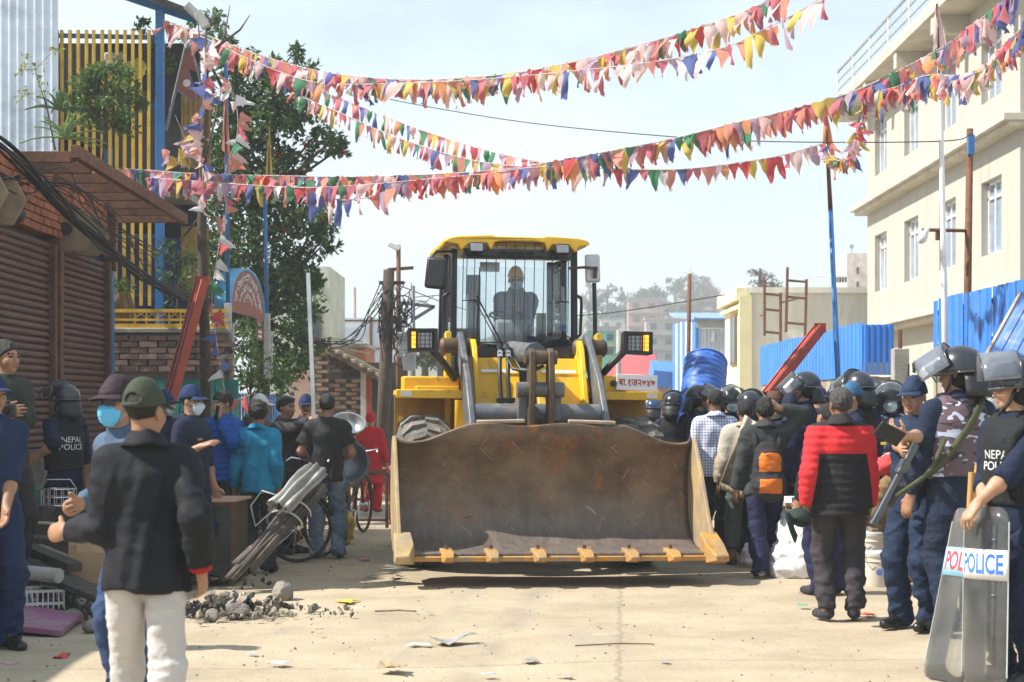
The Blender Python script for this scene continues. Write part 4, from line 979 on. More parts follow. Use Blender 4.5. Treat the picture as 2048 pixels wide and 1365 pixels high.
q = MB(); corr(q, lambda u, v, w: Vector((P(770, 0, 32.5).x - o0.x + u, -.4 + w, .1 + v)), .5, 1.75, .08, .02); q.build('dark_shutter', mat('dark_green_tin', (.05, .065, .065), .6), ru, True)
ta = thing('tarp_screen', 'pale blue white sheet screen on thin posts beyond the utility pole', 'screen', GP(738, 52)); o0 = GP(738, 52)
q = MB(); q.box((0, 0, P(0, 700, 52).z - .0), (P(806, 0, 52).x - P(664, 0, 52).x, .03, 1.9)); q.build('sheet', mat('pale_blue_tarp', (.62, .70, .80), .6, 0, .05, .7), ta)
for px in (668, 742, 802): q = MB(); q.tube([(P(px, 0, 52).x - o0.x, -.05, 0), (P(px, 0, 52).x - o0.x, -.05, 4.2)], .04, 6); q.build('post', RUST, ta)
for py in (642, 698, 742): q = MB(); q.box((0, -.06, P(0, py, 52).z), (2.2, .04, .05)); q.build('rail', RUST, ta)
# utility poles
def pole(label, px0, py1, d, r, m, lean=0, name='utility_pole', arms=(), cat='pole'):
    t = thing(name, label, cat, GP(px0, d)); o0 = GP(px0, d); q = MB(); top = P(px0 + lean, py1, d) - o0; q.tube([(0, 0, 0), top * .5, top], [r, r * .9, r * .75], 8); q.build('shaft', m, t, True)
    for dx0, dx1, py, dy in arms: q = MB(); q.beam(P(px0 + lean + dx0, py, d) - o0, P(px0 + lean + dx1, py + dy, d) - o0, .06, .06); q.build('cross_arm', m, t)
    return t, o0
t, o0 = pole('dark leaning wooden utility pole wrapped in tangled cables', 762, 540, 31, .13, BARK, 16, arms=((-20, 30, 566, 0),))
q = MB(); q.box((.45, .0, P(0, 690, 31).z), (.3, .22, .45)); q.build('meter_box', mat('grey_box', (.35, .36, .36), .6), t, bevel=.02); q = MB(); q.box((.5, -.02, P(0, 725, 31).z), (.22, .2, .3)); q.build('meter_box', mat('grey_box', (0, 0, 0)), t, bevel=.02)
q = MB()
for i in range(26):
    z0 = P(0, random.uniform(560, 640), 31).z; a = random.random() * 6.28; pts = []
    for k in range(8): a += random.uniform(-.7, .9); pts.append((.25 + .22 * math.cos(a) + random.uniform(-.1, .1), .2 * math.sin(a), z0 - k * random.uniform(.03, .16)))
    q.tube(pts, .009, 4, cap=False)
for i in range(5): q.tube([(.4 + .16 * math.cos(a), -.1, P(0, 610 + i * 27, 31).z + .16 * math.sin(a)) for a in np.linspace(0, 6.28, 14)], .014, 4)
q.build('cable_tangle', BLACKC, t)
t, o0 = pole('thin rusty lamp pole right of the utility pole with a white lamp head', 797, 490, 33, .055, RUST, 0, 'lamp_post', ((-22, 30, 540, -4),), 'lamp post')
q = MB(); q.box(P(788, 493, 33) - o0, (.24, .14, .1), (0, .4, 0)); q.beam(P(797, 505, 33) - o0, P(788, 497, 33) - o0, .03, .03); q.build('lamp_head', WHITEP, t, bevel=.02)
t, o0 = pole('bare steel pole with a wire arm next to the loader', 826, 572, 33, .05, mat('grey_steel', (.16, .16, .165), .6, .4), 0, arms=((-28, 44, 606, 8), (0, 42, 640, -26)))
pole('far thin pole above the tarp screen', 709, 575, 60, .07, CONC)
pole('distant grey pole left of the red roof', 1237, 660, 75, .12, CONC)
# overhead cables
def cable(name, label, pts, r, m=BLACKC, n=14, cat='cable', strands=1, spread=.0):
    t = thing(name, label, cat, pts[0]); 
    for s in range(strands):
        P_ = [Vector(p) - Vector(pts[0]) for p in pts]; q = MB(); out = []
        off = [Vector(RNG.normal(size=3)) * spread for _ in P_]
        P_ = [p + o for p, o in zip(P_, off)]; P_ = [P_[0] * 2 - P_[1]] + P_ + [P_[-1] * 2 - P_[-2]]
        for i in range(1, len(P_) - 2):
            for k in range(n):
                u = k / n; a, b_, c_, d_ = P_[i - 1:i + 3]
                out.append(.5 * ((2 * b_) + (c_ - a) * u + (2 * a - 5 * b_ + 4 * c_ - d_) * u * u + (3 * b_ - a - 3 * c_ + d_) * u ** 3))
        out.append(P_[-2]); q.tube(out, r, 5, cap=False); q.build('strand', m, t)
    return t
cable('cable_bundle', 'thick sagging bundle of black cables in front of the shutters', [P(-120, 200, 15.6), P(20, 300, 16.2), P(110, 400, 17), P(190, 475, 18.2), P(270, 540, 20), P(350, 582, 22), P(440, 610, 25)], .013, strands=12, spread=.035)
cable('cable_bundle', 'loose spray of thin black wires under the awning frame', [P(-60, 340, 16), P(30, 352, 16.5), P(120, 372, 17), P(215, 440, 18.5), P(300, 520, 20.5)], .006, strands=9, spread=.10)
cable('cable_bundle', 'black cables slung from the tree to the utility pole', [P(600, 680, 28.5), P(650, 690, 29), P(700, 680, 30), P(745, 625, 31), P(770, 570, 31)], .010, strands=6, spread=.06)
cable('cable_bundle', 'slack wires between the utility pole and the steel pole', [P(775, 575, 31), P(800, 640, 32), P(826, 606, 33), P(868, 600, 34)], .008, strands=4, spread=.08)
cable('wire', 'thin wire high over the street behind the lowest bunting', [P(560, 118, 25), P(700, 180, 24), P(1000, 238, 22), P(1320, 272, 20), P(1560, 284, 19), P(1880, 283, 18), P(1945, 268, 19)], .006)
cable('wire', 'dark wire crossing in front of the hazy hill', [P(1000, 640, 60), P(1180, 630, 55), P(1300, 615, 52), P(1450, 590, 49)], .018)
cable('wire', 'thin wire from the utility pole out over the roofs', [P(770, 560, 31), P(900, 610, 45), P(1000, 640, 60)], .012)

# ---------------------------------------------------------------- right: cream apartment building
def bx_(d): return 9.22 + .011 * d
N0, N1 = 33.0, 48.0
ap = thing('apartment_building', 'three storey cream concrete building with white windows and a railed roof terrace', 'building', (bx_(40), 40, 0))
def inap(mb, name, m, smooth=False, bevel=0, parent=None):
    for i, v in enumerate(mb.v): mb.v[i] = (v[0] - bx_(40), v[1] - 40, v[2])
    return mb.build(name, m, parent or ap, smooth, bevel)
def facade(mb, d0, d1, z0, z1, th=.24, x=0.):
    mb.add([(bx_(d) + x + t, d, z) for z in (z0, z1) for d in (d0, d1) for t in (0, th)], [(0, 1, 3, 2), (4, 6, 7, 5), (0, 4, 5, 1), (2, 3, 7, 6), (0, 2, 6, 4), (1, 5, 7, 3)])
WD = [34.3, 38.0, 41.7, 45.4]; WW = 1.55
q = MB()
facade(q, N0, N1, 0, 4.6); facade(q, N0, N1, 6.1, 7.7); facade(q, N0, N1, 9.2, 10.0)
for z0, z1 in ((4.6, 6.1), (7.7, 9.2)):
    e = [N0] + [w for c in WD for w in (c, c + WW)] + [N1]
    for a, c in zip(e[::2], e[1::2]): facade(q, a, c, z0, z1)
inap(q, 'wall', CREAM)
q = MB(); q.box((bx_(40) + 4.42, 40.5, 5), (8, 14.9, 9.9)); inap(q, 'core_wall', CREAM)
q = MB(); q.box((bx_(33) + 4.2, N0 + .1, 5.0), (8.35, .18, 9.96)); inap(q, 'end_wall', CREAM2)
FRM = mat('white_window_frame', (.78, .78, .77), .4); PANE = mat('window_glass', (.20, .26, .34), .06, 0, .25, 1.5, spec=.6)
for z0, z1 in ((4.6, 6.1), (7.7, 9.2)):
    for c in WD:
        x = bx_(c) + .19; q = MB()
        for z in (z0 + .03, z1 - .03, z1 - .33): q.box((x, c + WW / 2, z), (.06, WW, .055))
        for y in (.03, .51, 1.04, WW - .03): q.box((x, c + y, (z0 + z1) / 2), (.06, .055, z1 - z0))
        w_ = inap(q, 'window', FRM)
        for k in range(3): q = MB(); q.box((x + .02, c + .27 + .51 * k, (z0 + z1) / 2), (.012, .46, z1 - z0 - .08)); inap(q, 'pane', PANE, parent=w_)
for (z0, z1, pr) in ((6.78, 7.02, .42), (3.45, 3.66, .5)):
    q = MB(); facade(q, N0 - .4, N1 + .35, z0 + .1, z1, .5, -pr); facade(q, N0 - .35, N1 + .3, z0, z0 + .1, .4, -pr + .12); inap(q, 'cornice', CREAM2, bevel=.01)
    q = MB(); q.box((bx_(33) + 4.2, N0 - .22, (z0 + z1) / 2 + .05), (8.3, .42, z1 - z0 - .1)); inap(q, 'cornice', CREAM2)
q = MB(); facade(q, N0 - .7, N1 + .8, 9.78, 10.06, 9, -.8); inap(q, 'roof_slab', CREAM2, bevel=.02)
for i, d in enumerate(np.linspace(N0 + .2, N1 + .3, 5)): q = MB(); facade(q, d - .15, d + .15, 9.4, 9.78, .85, -.75); inap(q, 'bracket', CREAM2)
for z in (10.3, 10.55, 10.82): q = MB(); q.beam((bx_(33) - .7, N0 - .6, z), (bx_(48) - .7, N1 + .6, z), .03 if z < 10.8 else .05, .03 if z < 10.8 else .05); inap(q, 'rail', mat('grey_railing', (.30, .32, .35), .5, .5))
for d in np.linspace(N0 - .5, N1 + .6, 8): q = MB(); q.box((bx_(d) - .7, d, 10.44), (.05, .05, .8)); inap(q, 'rail_post', FRM)
for c in (36.5, 44.0):
    q = MB(); x = bx_(c) - .02
    for z in (.9, 2.9): q.box((x, c, z), (.06, 1.9, .06))
    for y in np.linspace(-.95, .95, 9): q.box((x, c + y, 1.9), (.05, .05, 2.0))
    w_ = inap(q, 'window', FRM); q = MB(); q.box((x - .005, c, 1.9), (.012, 1.85, 1.95)); inap(q, 'pane', PANE, parent=w_)
# yellow corner house
yh = thing('yellow_house', 'flat roofed pale yellow house with stained grey end wall', 'house', GP(1490, 50)); o0 = GP(1490, 50)
YH = mat('pale_yellow_wall', (.74, .68, .42), .9, 0, .08, 1.2, .15); STAIN = mat('stained_white_wall', (.70, .68, .61), .92, 0, .1, 1.5, .3, 30, dirt=(.33, .31, .29), dscale=1.3, dpos=(.56, .8), stretch=(2.5, 1, .5))
w = P(1745, 0, 50).x - o0.x
q = MB(); q.box((w / 2 + .1, 2.2, 2.4), (w, 4.4, 4.8)); q.build('wall', STAIN, yh)
q = MB(); q.box((.03, 2.2, 2.35), (.12, 4.42, 4.7)); q.box((.0, -.05, 2.35), (.35, .2, 4.7)); q.build('side_wall', YH, yh)
q = MB(); q.box((-.06, 2.2, 4.75), (.42, 4.6, .38)); q.box((-.05, 2.2, 4.4), (.24, 4.5, .12)); q.build('parapet', YH, yh, bevel=.02)
q = MB(); q.box((w / 2, -.02, 4.85), (w, .2, .16)); q.build('coping', STAIN, yh)
q = MB(); q.box((-.06, 2.1, 3.5), (.06, 1.3, 1.5)); w_ = q.build('window', mat('brown_frame', (.2, .1, .06), .7), yh); q = MB()
for y in (-.32, .32): q.box((-.1, 2.1 + y, 3.5), (.02, .5, 1.36))
q.build('pane', mat('dark_pane', (0, 0, 0)), w_)
# rebar frames
for k, (x0, x1, y0, y1, rungs) in enumerate(((1529, 1561, 560, 672, (588, 619, 664)), (1572, 1610, 535, 665, (561, 594, 646)))):
    t = thing('rebar_frame', ('shorter' if k == 0 else 'taller') + ' rusty ladder frame standing before the stained house', 'frame', GP(x0, 42)); o0 = GP(x0, 42)
    for px, ya, yb in ((x0, y0, y1), (x1, rungs[0] - 2, y1 + 12)): q = MB(); q.tube([P(px, yb, 42) - o0, P(px + (3 if k else 0), ya, 42) - o0], .035, 6); q.build('upright', RUST, t)
    for py in rungs: q = MB(); q.tube([P(x0, py, 42) - o0, P(x1, py + 3, 42) - o0], .03, 6); q.build('rung', RUST, t)
    q = MB(); q.tube([P(x0 - 10, rungs[1] + 12, 42) - o0, P(x0 + (0 if k == 0 else 38), rungs[1] + (12 if k == 0 else 0), 42) - o0], .025, 6); q.build('brace', mat('orange_wood', (.34, .17, .07), .8), t)
    q = MB(); q.box((.4, .1, 1.0), (.06, .06, 2.3)); q.build('base_post', RUST, t)
# blue fences on a low stone wall, street side at x = 5
STW = mat('stone_wall', (.30, .265, .20), .95, 0, .25, 3, .5, 25, dirt=(.18, .16, .13), dscale=2)
def fence(label, d0, d1, z0, z1, x, panelw=.9, ribs=True):
    t = thing('sheet_fence', label, 'fence', (x, d0, 0)); d = d0
    while d < d1 - .05:
        w_ = min(panelw, d1 - d); q = MB(); trap(q, lambda u, v, w: Vector((-w + random.uniform(0, .002), d - d0 + u, z0 + v)), w_ - .01, z1 - z0 + random.uniform(-.015, .015), .3, .018); q.build('sheet', BLUESHEET, t, False, thick=.004); d += w_
    q = MB(); q.box((.14, (d1 - d0) / 2, z0 / 2), (.24, d1 - d0, z0)); q.build('stone_base', STW, t, bevel=.02)
    for z in (z0 + .15, z1 - .15): q = MB(); q.box((.04, (d1 - d0) / 2, z), (.05, d1 - d0, .05)); q.build('rail', RUST, t)
    return t
t = fence('blue sheet fence in the middle distance with a corrugated end panel', 25.0, 35.2, 1.97, 2.74, 5.0)
q = MB(); trap(q, lambda u, v, w: Vector((u, -w, 1.99 + v)), .46, .72, .085, .03); q.build('end_sheet', BLUESHEET, t, thick=.004)
q = MB(); q.box((.23, .1, .98), (.46, .14, 1.96)); q.build('end_base', STW, t)
q = MB(); q.box((.24, -.02, 2.08), (.46, .004, .18)); q.build('clear_strip', glass('clear_strip', (.9, .93, .97), .1, .2, (.7, .75, .8), .25), t)
t = fence('tall blue sheet fence on the near right behind the policemen', 12.5, 20.8, 2.10, 2.80, 5.0, 1.15)
q = MB(); q.box((.45, 8.2, 1.05), (.9, .12, 2.1)); q.build('end_base', STW, t)
t = thing('gate_pillar', 'short grey concrete gate pillar between the two blue fences', 'pillar', GP(1800, 23)); q = MB(); q.box((0, 0, 1.15), (.2, .2, 2.3)); q.build('shaft', CONC, t, bevel=.012); q = MB(); q.tube([(.0, 0, 2.25), (0, 0, 2.55)], .03, 6); q.build('rod', RUST, t)
t = thing('gate_lantern', 'small black lantern on a bracket beside the gate pillar', 'lamp', P(1822, 738, 22.9)); q = MB(); q.tube([(-.03, 0, -.3), (-.03, 0, .06)], .012, 6); q.beam((-.03, 0, -.12), (.06, 0, -.12), .015, .015); q.build('bracket', BLACKC, t)
q = MB(); q.lathe([(.0, .10), (.05, .06), (.035, .06), (.03, -.03), (.04, -.04), (.0, -.06)], 6, Matrix.Translation((.05, 0, 0))); q.build('lantern_cage', BLACKC, t)
# leaning sheets by the near fence
for i, (xa, ya, xb, yb, wd, lab, mm) in enumerate(((1968, 715, 2040, 585, .42, 'scuffed blue sheet leaning against the near fence', 'worn'), (2030, 720, 2075, 580, .5, 'second blue sheet leaning behind the scuffed one at the picture edge', 'plain'))):
    t = thing('loose_sheet', lab, 'sheet', P(xa, ya, 16.4)); a = Vector((0, 0, 0)); d_ = P(xb, yb, 16.9) - P(xa, ya, 16.4); sdv = Vector((.35, -.1, .0)).normalized() * wd; q = MB()
    trap(q, lambda u, v, w: sdv * (u / wd) + d_ * v + Vector((0, -w, 0)), wd, 1, .14, .015); q.build('sheet', mat('worn_blue_sheet', (.12, .22, .46), .5, .1, .2, 3, dirt=(.45, .42, .36), dscale=3, dpos=(.55, .7)) if i == 0 else BLUESHEET, t, thick=.004)
    q = MB(); q.beam(sdv * .02, sdv * .02 + d_, .03, .02); q.beam(sdv, sdv + d_, .03, .02); q.build('edge_batten', mat('pale_timber', (0, 0, 0)), t)
    q = MB(); q.beam(Vector((.15, .1, -2.0)), Vector((.2, .15, 0)), .05, .05); q.build('prop', WOOD, t)
# poles on the right
t = thing('flag_pole', 'tall white flag pole in front of the cream building, faded cloth at its head', 'pole', GP(1896, 17.2)); o0 = GP(1896, 17.2)
q = MB(); q.tube([(0, 0, 0), P(1888, 560, 17.2) - o0, P(1881, 200, 17.2) - o0, P(1877, 60, 17.2) - o0], [.034, .030, .024, .018], 8); q.build('shaft', WHITEP, t, True)
t2 = thing('flag_pole', 'leaning pole painted blue below and brown above at the right kerb', 'pole', GP(1690, 19)); o0 = GP(1690, 19)
q = MB(); q.tube([(0, 0, 0), P(1676, 755, 19) - o0, P(1661, 420, 19) - o0], [.032, .03, .026], 8); q.build('lower_shaft', BLUE, t2, True); q = MB(); q.tube([P(1661, 420, 19) - o0, P(1651, 232, 19) - o0], [.026, .016], 8); q.build('upper_shaft', RUST, t2, True)
t, o0 = pole('rusty pole with a lamp arm behind the near blue fence', 1928, 258, 19.5, .05, RUST, 12, 'lamp_post', (), 'lamp post')
q = MB(); q.tube([P(1935, 462, 19.5) - o0, P(1845, 460, 19.3) - o0], .02, 6); q.box(P(1876, 470, 19.4) - o0, (.05, .05, .12)); q.build('arm', RUST, t)
g = MB(); c = P(1848, 470, 19.3) - o0; g.lathe([(0, .1), (.03, .09), (.035, .03), (.055, -.02), (.055, -.06), (.03, -.1), (0, -.11)], 12, Matrix.Translation(c) @ Matrix.Rotation(.5, 4, 'Y')); g.build('bulb_lamp', WHITEP, t, True)
q = MB(); q.box(P(1942, 290, 19.45) - o0, (.07, .05, .22)); q.build('blue_clamp', BLUE, t)
red_beam('bright red steel beam rising above the crowd before the blue fence', P(1535, 790, 18.6), P(1640, 656, 19.0), .11, .09)
t, o0 = pole('thin rusty pole in front of the striped blue shed', 1374, 548, 40, .06, RUST, 5)
# striped shed
ss = thing('striped_shed', 'blue and white striped tin shed with a grey corrugated front', 'shed', GP(1392, 58)); o0 = GP(1392, 58)
SW = mat('white_tin', (.72, .76, .8), .5); x0 = P(1346, 0, 64).x - o0.x
q = MB(); n = 14
for i in range(n):
    a, b_ = i / n, (i + 1) / n; p0 = Vector((0, 0, 0)).lerp(Vector((x0, 6, 0)), a); p1 = Vector((0, 0, 0)).lerp(Vector((x0, 6, 0)), b_)
    q.add([p0, p1, p1 + Vector((0, 0, 4.5)), p0 + Vector((0, 0, 4.5))], [(0, 1, 2, 3)], 0 if i % 3 < 2 else 1)
q.build('side_sheets', [BLUESHEET, SW], ss, thick=.03)
q = MB(); corr(q, lambda u, v, w: Vector((.1 + u, w, v)), 1.25, 4.1, .13, .03); q.build('front_sheet', TIN, ss, True)
q = MB(); q.box((.03, -.02, 2.1), (.12, .1, 4.2)); q.build('corner_strip', BLUESHEET, ss); q = MB(); q.box((.65, -.08, 4.28), (1.3, .14, .3)); q.build('lintel', mat('grey_box', (0, 0, 0)), ss)
q = MB(); q.add([(-.1, -.35, 4.42), (1.5, -.35, 4.4), (1.5, 6.5, 4.95), (x0 - .1, 6.5, 4.95), (x0 - .1, 5, 4.75)], [(0, 1, 2, 3, 4)]); q.build('roof', mat('faded_blue_roof', (.20, .30, .55), .5), ss, thick=.06)
q = MB(); q.tube([(.55, -.12, 4.0), (.55, -.12, 3.7)], .06, 6); q.build('lamp', WHITEP, ss)
t = thing('small_shed', 'small blue roofed stall beside the striped shed', 'shed', GP(1325, 66)); o0 = GP(1325, 66); q = MB(); q.box((0, 1, 1.2), (1.1, 2, 2.4)); q.build('wall', mat('pink_plaster', (0, 0, 0)), t); q = MB(); q.box((.1, .3, 2.75), (1.0, 2.2, .6), (.2, .1, 0)); q.build('roof', BLUESHEET, t)
for dx in (-.5, -.2, .25): q = MB(); q.box((dx, -.1, 1.2), (.08, .08, 2.5)); q.build('post', mat('whitewashed_wood', (0, 0, 0)), t)
# ---------------------------------------------------------------- hill, houses, trees far behind
HS = 1.9
def hz_(x, y):
    return hz0(x / HS, y / HS) * HS
def hz0(x, y):
    t = max(0, (y - 95)) / 110
    h = 13.5 * min(1, t) ** 1.2 * (.55 + .45 * math.tanh((x + 8) / 14)) + 1.2 * math.sin(x * .11 + y * .05)
    if y > 260: h *= max(.2, 1 - (y - 260) / 300)
    return max(-.5, h * min(1, t * 3))
q = MB(); q.grid([[Vector((x, y, hz_(x, y) - .3)) for x in np.linspace(-240, 320, 57)] for y in np.linspace(175, 800, 42)])
structure(q.build('hill', mat('hill_scrub', (.10, .115, .065), .95, 0, .4, .12, .3, 1), None, True))
HW = [mat('hw_%d' % i, c, .9, 0, .1, .8) for i, c in enumerate(((.55, .50, .45), (.40, .36, .33), (.50, .30, .24), (.62, .60, .56), (.34, .42, .45), (.45, .33, .28)))]
HR = [mat('hr_%d' % i, c, .8) for i, c in enumerate(((.30, .08, .07), (.28, .28, .30), (.16, .25, .42), (.35, .3, .27)))]
def house(label, px, py_base, py_top, wpx, d, wm, rm, floors=2, roof='flat', name='house', rot=0):
    d *= HS if d > 125 else 1; o0 = P(px, py_base, d); t = thing(name, label, 'house', o0, rot); w = wpx * d / F; h = (py_base - py_top) * d / F; dp = max(3, w * .7)
    q = MB(); q.box((0, dp / 2, h / 2 - 3), (w, dp, h + 6)); q.build('wall', wm, t)
    if roof == 'flat': q = MB(); q.box((0, dp / 2, h + .12), (w * 1.08, dp * 1.1, .3)); q.build('roof', rm, t)
    else: q = MB(); q.prism([(-w * .56, h - .05), (w * .56, h - .05), (w * .5, h + .25), (0, h + w * .16), (-w * .5, h + .25)], lambda u, v, tt: Vector((u, tt, v)), -.5, dp + .4); q.build('roof', rm, t)
    nw = max(2, int(w / (2.0 if d < 125 else 3.6))); wnd = mat('far_window', (.06, .07, .09), .3)
    for fl in range(floors):
        for k in range(nw):
            q = MB(); q.box((-w / 2 + w * (k + .5) / nw, -.03, h * (fl + .55) / floors), (w / nw * .42, .1, h / floors * .42)); q.build('window', wnd, t)
        if fl and roof == 'flat': q = MB(); q.box((0, -.3, h * fl / floors), (w * 1.06, .7, .2)); q.build('balcony', CONC, t)
house('pale pink house high on the hazy hill with terraced balconies', 1288, 680, 600, 62, 170, HW[2], HR[1], 3); house('white house under the hill trees', 1225, 690, 640, 48, 165, HW[3], HR[1], 2)
house('grey concrete house behind the right headlight', 1322, 730, 640, 60, 130, HW[1], HR[3], 3); house('small blue hut among the trees at the hill top', 1318, 600, 588, 34, 190, HW[4], HR[2], 1, 'gable')
house('beige house left on the hill half lost in haze', 1260, 640, 612, 42, 185, HW[0], HR[3], 2); house('reddish house beneath the hill top trees', 1305, 640, 608, 44, 180, HW[5], HR[0], 2, 'gable')
house('green walled house behind the right mirror post', 1205, 720, 662, 60, 105, mat('mint_wall', (.16, .48, .38), .8), HR[1], 2); house('brown house beside the striped shed on the slope', 1352, 690, 636, 36, 150, HW[5], HR[1], 2)
t = thing('red_roof_hall', 'long low hall with a faded red roof beyond the loader', 'building', GP(1258, 90)); q = MB(); q.box((0, 2, 1.25), (3.4, 5, 2.5)); q.build('wall', HW[0], t); q = MB(); q.box((.7, -.6, 2.05), (1.5, .1, .7)); q.build('blue_banner', mat('blue_banner', (.10, .25, .55), .6), t)
q = MB(); q.add([(-2.2, -.5, 2.35), (1.75, -.5, 2.35), (1.75, 5, 4.3), (-.4, 5, 4.2)], [(0, 1, 2, 3)]); q.build('roof', mat('faded_red_roof', (.38, .07, .08), .7, 0, .1, 1), t, thick=.1)
t = thing('tower_block', 'tall pale pink block far behind the blue pole', 'building', P(1718, 600, 120)); q = MB(); q.box((0, 2, .0), (1.7, 4, 6.4)); q.build('wall', mat('pale_pink_render', (.66, .56, .52), .9), t)
for k in range(4): q = MB(); q.box((-.1, -.03, -1.0 + 1.0 * k), (.16, .08, .45)); q.build('window', mat('far_window', (0, 0, 0)), t)
q = MB(); q.tube([(-.3, 1, 3.1), (-.3, 1, 3.7)], .03, 5); q.box((-.3, 1, 3.75), (.3, .02, .25), (.3, 0, .3)); q.build('aerial', mat('grey_railing', (0, 0, 0)), t)
t = thing('roof_railing', 'faint white railing on a roof beyond the stained house', 'railing', P(1650, 575, 90))
for i in range(16): q = MB(); q.box((-1.1 + i * .15, 0, .2), (.03, .03, .7)); q.build('baluster', FRM, t)
q = MB(); q.box((0, 0, .55), (2.3, .04, .04)); q.build('rail', FRM, t); q = MB(); q.box((0.1, .5, -2.7), (2.6, .8, 5)); q.build('parapet', HW[3], t)
for i, px in enumerate((1678, 1688)): q = MB(); q.lathe([(0, 0), (.13, .02), (.15, .3), (.06, .36), (0, .37)], 10); o = q.build('water_tank', mat('black_plastic', (.03, .03, .035), .5), None, True, loc=P(px, 566, 92)); tag(o, ('left' if i == 0 else 'right') + ' one of two small black roof tanks by the tower block', 'tank', 'roof water tanks')
HT = [leafmat('hill_leaf_a', (.16, .11, .06), (.22, .15, .08)), leafmat('hill_leaf_b', (.06, .085, .04), (.10, .13, .06)), leafmat('hill_leaf_c', (.15, .10, .085), (.2, .15, .12))]
for i, (px, top, base, wpx, d, k, lab) in enumerate(((1385, 535, 640, 95, 200, 0, 'broad autumn brown tree crowning the hill'), (1350, 552, 630, 50, 196, 1, 'dark conical tree beside the brown hilltop tree'), (1420, 560, 650, 60, 205, 0, 'rusty tree at the right end of the hilltop row'), (1300, 570, 640, 60, 190, 1, 'grey green tree left of the brown hilltop tree'),
        (1215, 560, 680, 70, 175, 1, 'tall hazy tree behind the right mirror'), (1190, 590, 690, 50, 170, 1, 'blue green tree fading out behind the cab'), (1255, 578, 660, 50, 182, 1, 'small round tree over the white house'), (1520, 532, 590, 66, 110, 2, 'bare mauve tree rising behind the stained house'), (1545, 565, 600, 60, 108, 1, 'low green crown beside the mauve tree'), (1465, 585, 650, 40, 190, 0, 'thin brown tree touching the yellow house'),
        (1240, 600, 670, 70, 186, 0, 'russet tree between the hazy houses'), (1280, 610, 672, 60, 178, 1, 'grey green tree below the pale pink house'), (1335, 600, 660, 60, 184, 1, 'rounded tree behind the grey concrete house'), (1405, 596, 668, 80, 188, 0, 'wide russet tree on the right shoulder of the hill'), (1440, 600, 660, 60, 198, 1, 'low hazy tree just left of the yellow house roof'), (1372, 606, 668, 60, 180, 1, 'dim tree behind the thin rusty pole'), (1200, 630, 712, 60, 168, 1, 'lowest green tree at the foot of the hill'), (1180, 560, 650, 50, 200, 0, 'faint brown tree beside the loader cab'),
        (850, 690, 750, 60, 60, 1, 'green tree behind the left headlight'), (830, 650, 720, 60, 210, 1, 'blue hazed tree far left of the cab'))):
    d *= HS if d > 150 else 1; c0 = P(px, base, d); hh = (base - top) * d / F; ww = wpx * d / F; bl = []
    for j in range(16 if wpx > 55 else 10):
        u = random.random(); bl.append((tuple(c0 + Vector((random.uniform(-.5, .5) * ww * (1 - .5 * u), random.uniform(-.3, .3) * ww, hh * (.35 + .55 * u)))), ww * random.uniform(.13, .22)))
    tree(lab, c0 - Vector((0, 0, 2)), [c0 - Vector((0, 0, 2)), c0 + Vector((0, 0, hh * .35)), c0 + Vector((0, 0, hh * .7)), c0 + Vector((0, 0, hh * .92))], bl, .9 if k != 2 else .4, .62 if d > 150 else .18, HT[k], 'trees on the far hill' if d > 150 else None, rtrunk=.3 if d > 150 else .15, sub=1.0 if d > 150 else 4, lc=16, name='tree')
# ---------------------------------------------------------------- haze
hb = MB(); hb.box((20, 385, 24), (800, 1000, 50))
hm_ = bpy.data.materials.new('haze'); hm_.use_nodes = True; nn_ = hm_.node_tree.nodes; nn_.clear(); oo = nn_.new('ShaderNodeOutputMaterial'); pv = nn_.new('ShaderNodeVolumePrincipled')
pv.inputs['Color'].default_value = (.93, .97, 1.0, 1); pv.inputs['Density'].default_value = .0015; pv.inputs['Anisotropy'].default_value = .1; hm_.node_tree.links.new(pv.outputs[0], oo.inputs['Volume'])
HAZE = hb.build('haze', hm_); stuff(HAZE)
# ================================================================ the wheel loader
LYAW = R(8); LO = Vector((.165, 16.9, 0))
ld = thing('wheel_loader', 'yellow wheel loader with a wide rusty toothed bucket driving down the street', 'wheel loader', LO, LYAW)
ld.rotation_euler = (0, R(.5), LYAW)
LY = mat('loader_yellow', (.74, .43, .014), .45, 0, .10, 2.5, .08, 40, dirt=(.27, .17, .06), dscale=5.5, dpos=(.56, .72), coat=.1)
LYB = mat('bucket_orange', (.46, .235, .05), .7, .1, .25, 5, .3, 40, dirt=(.29, .21, .13), dscale=6, dpos=(.42, .62))
LG = mat('loader_grey', (.10, .115, .135), .5, .1, .2, 4, .2, 40, dirt=(.21, .18, .14), dscale=6, dpos=(.5, .66))
LK = mat('loader_black', (.016, .017, .019), .45, 0, .3, 5)
RUB = mat('dusty_rubber', (.085, .08, .072), .9, 0, .25, 5, .4, 40, dirt=(.26, .235, .20), dscale=3, dpos=(.40, .68))
CHR = mat('bright_steel', (.6, .6, .62), .25, 1)
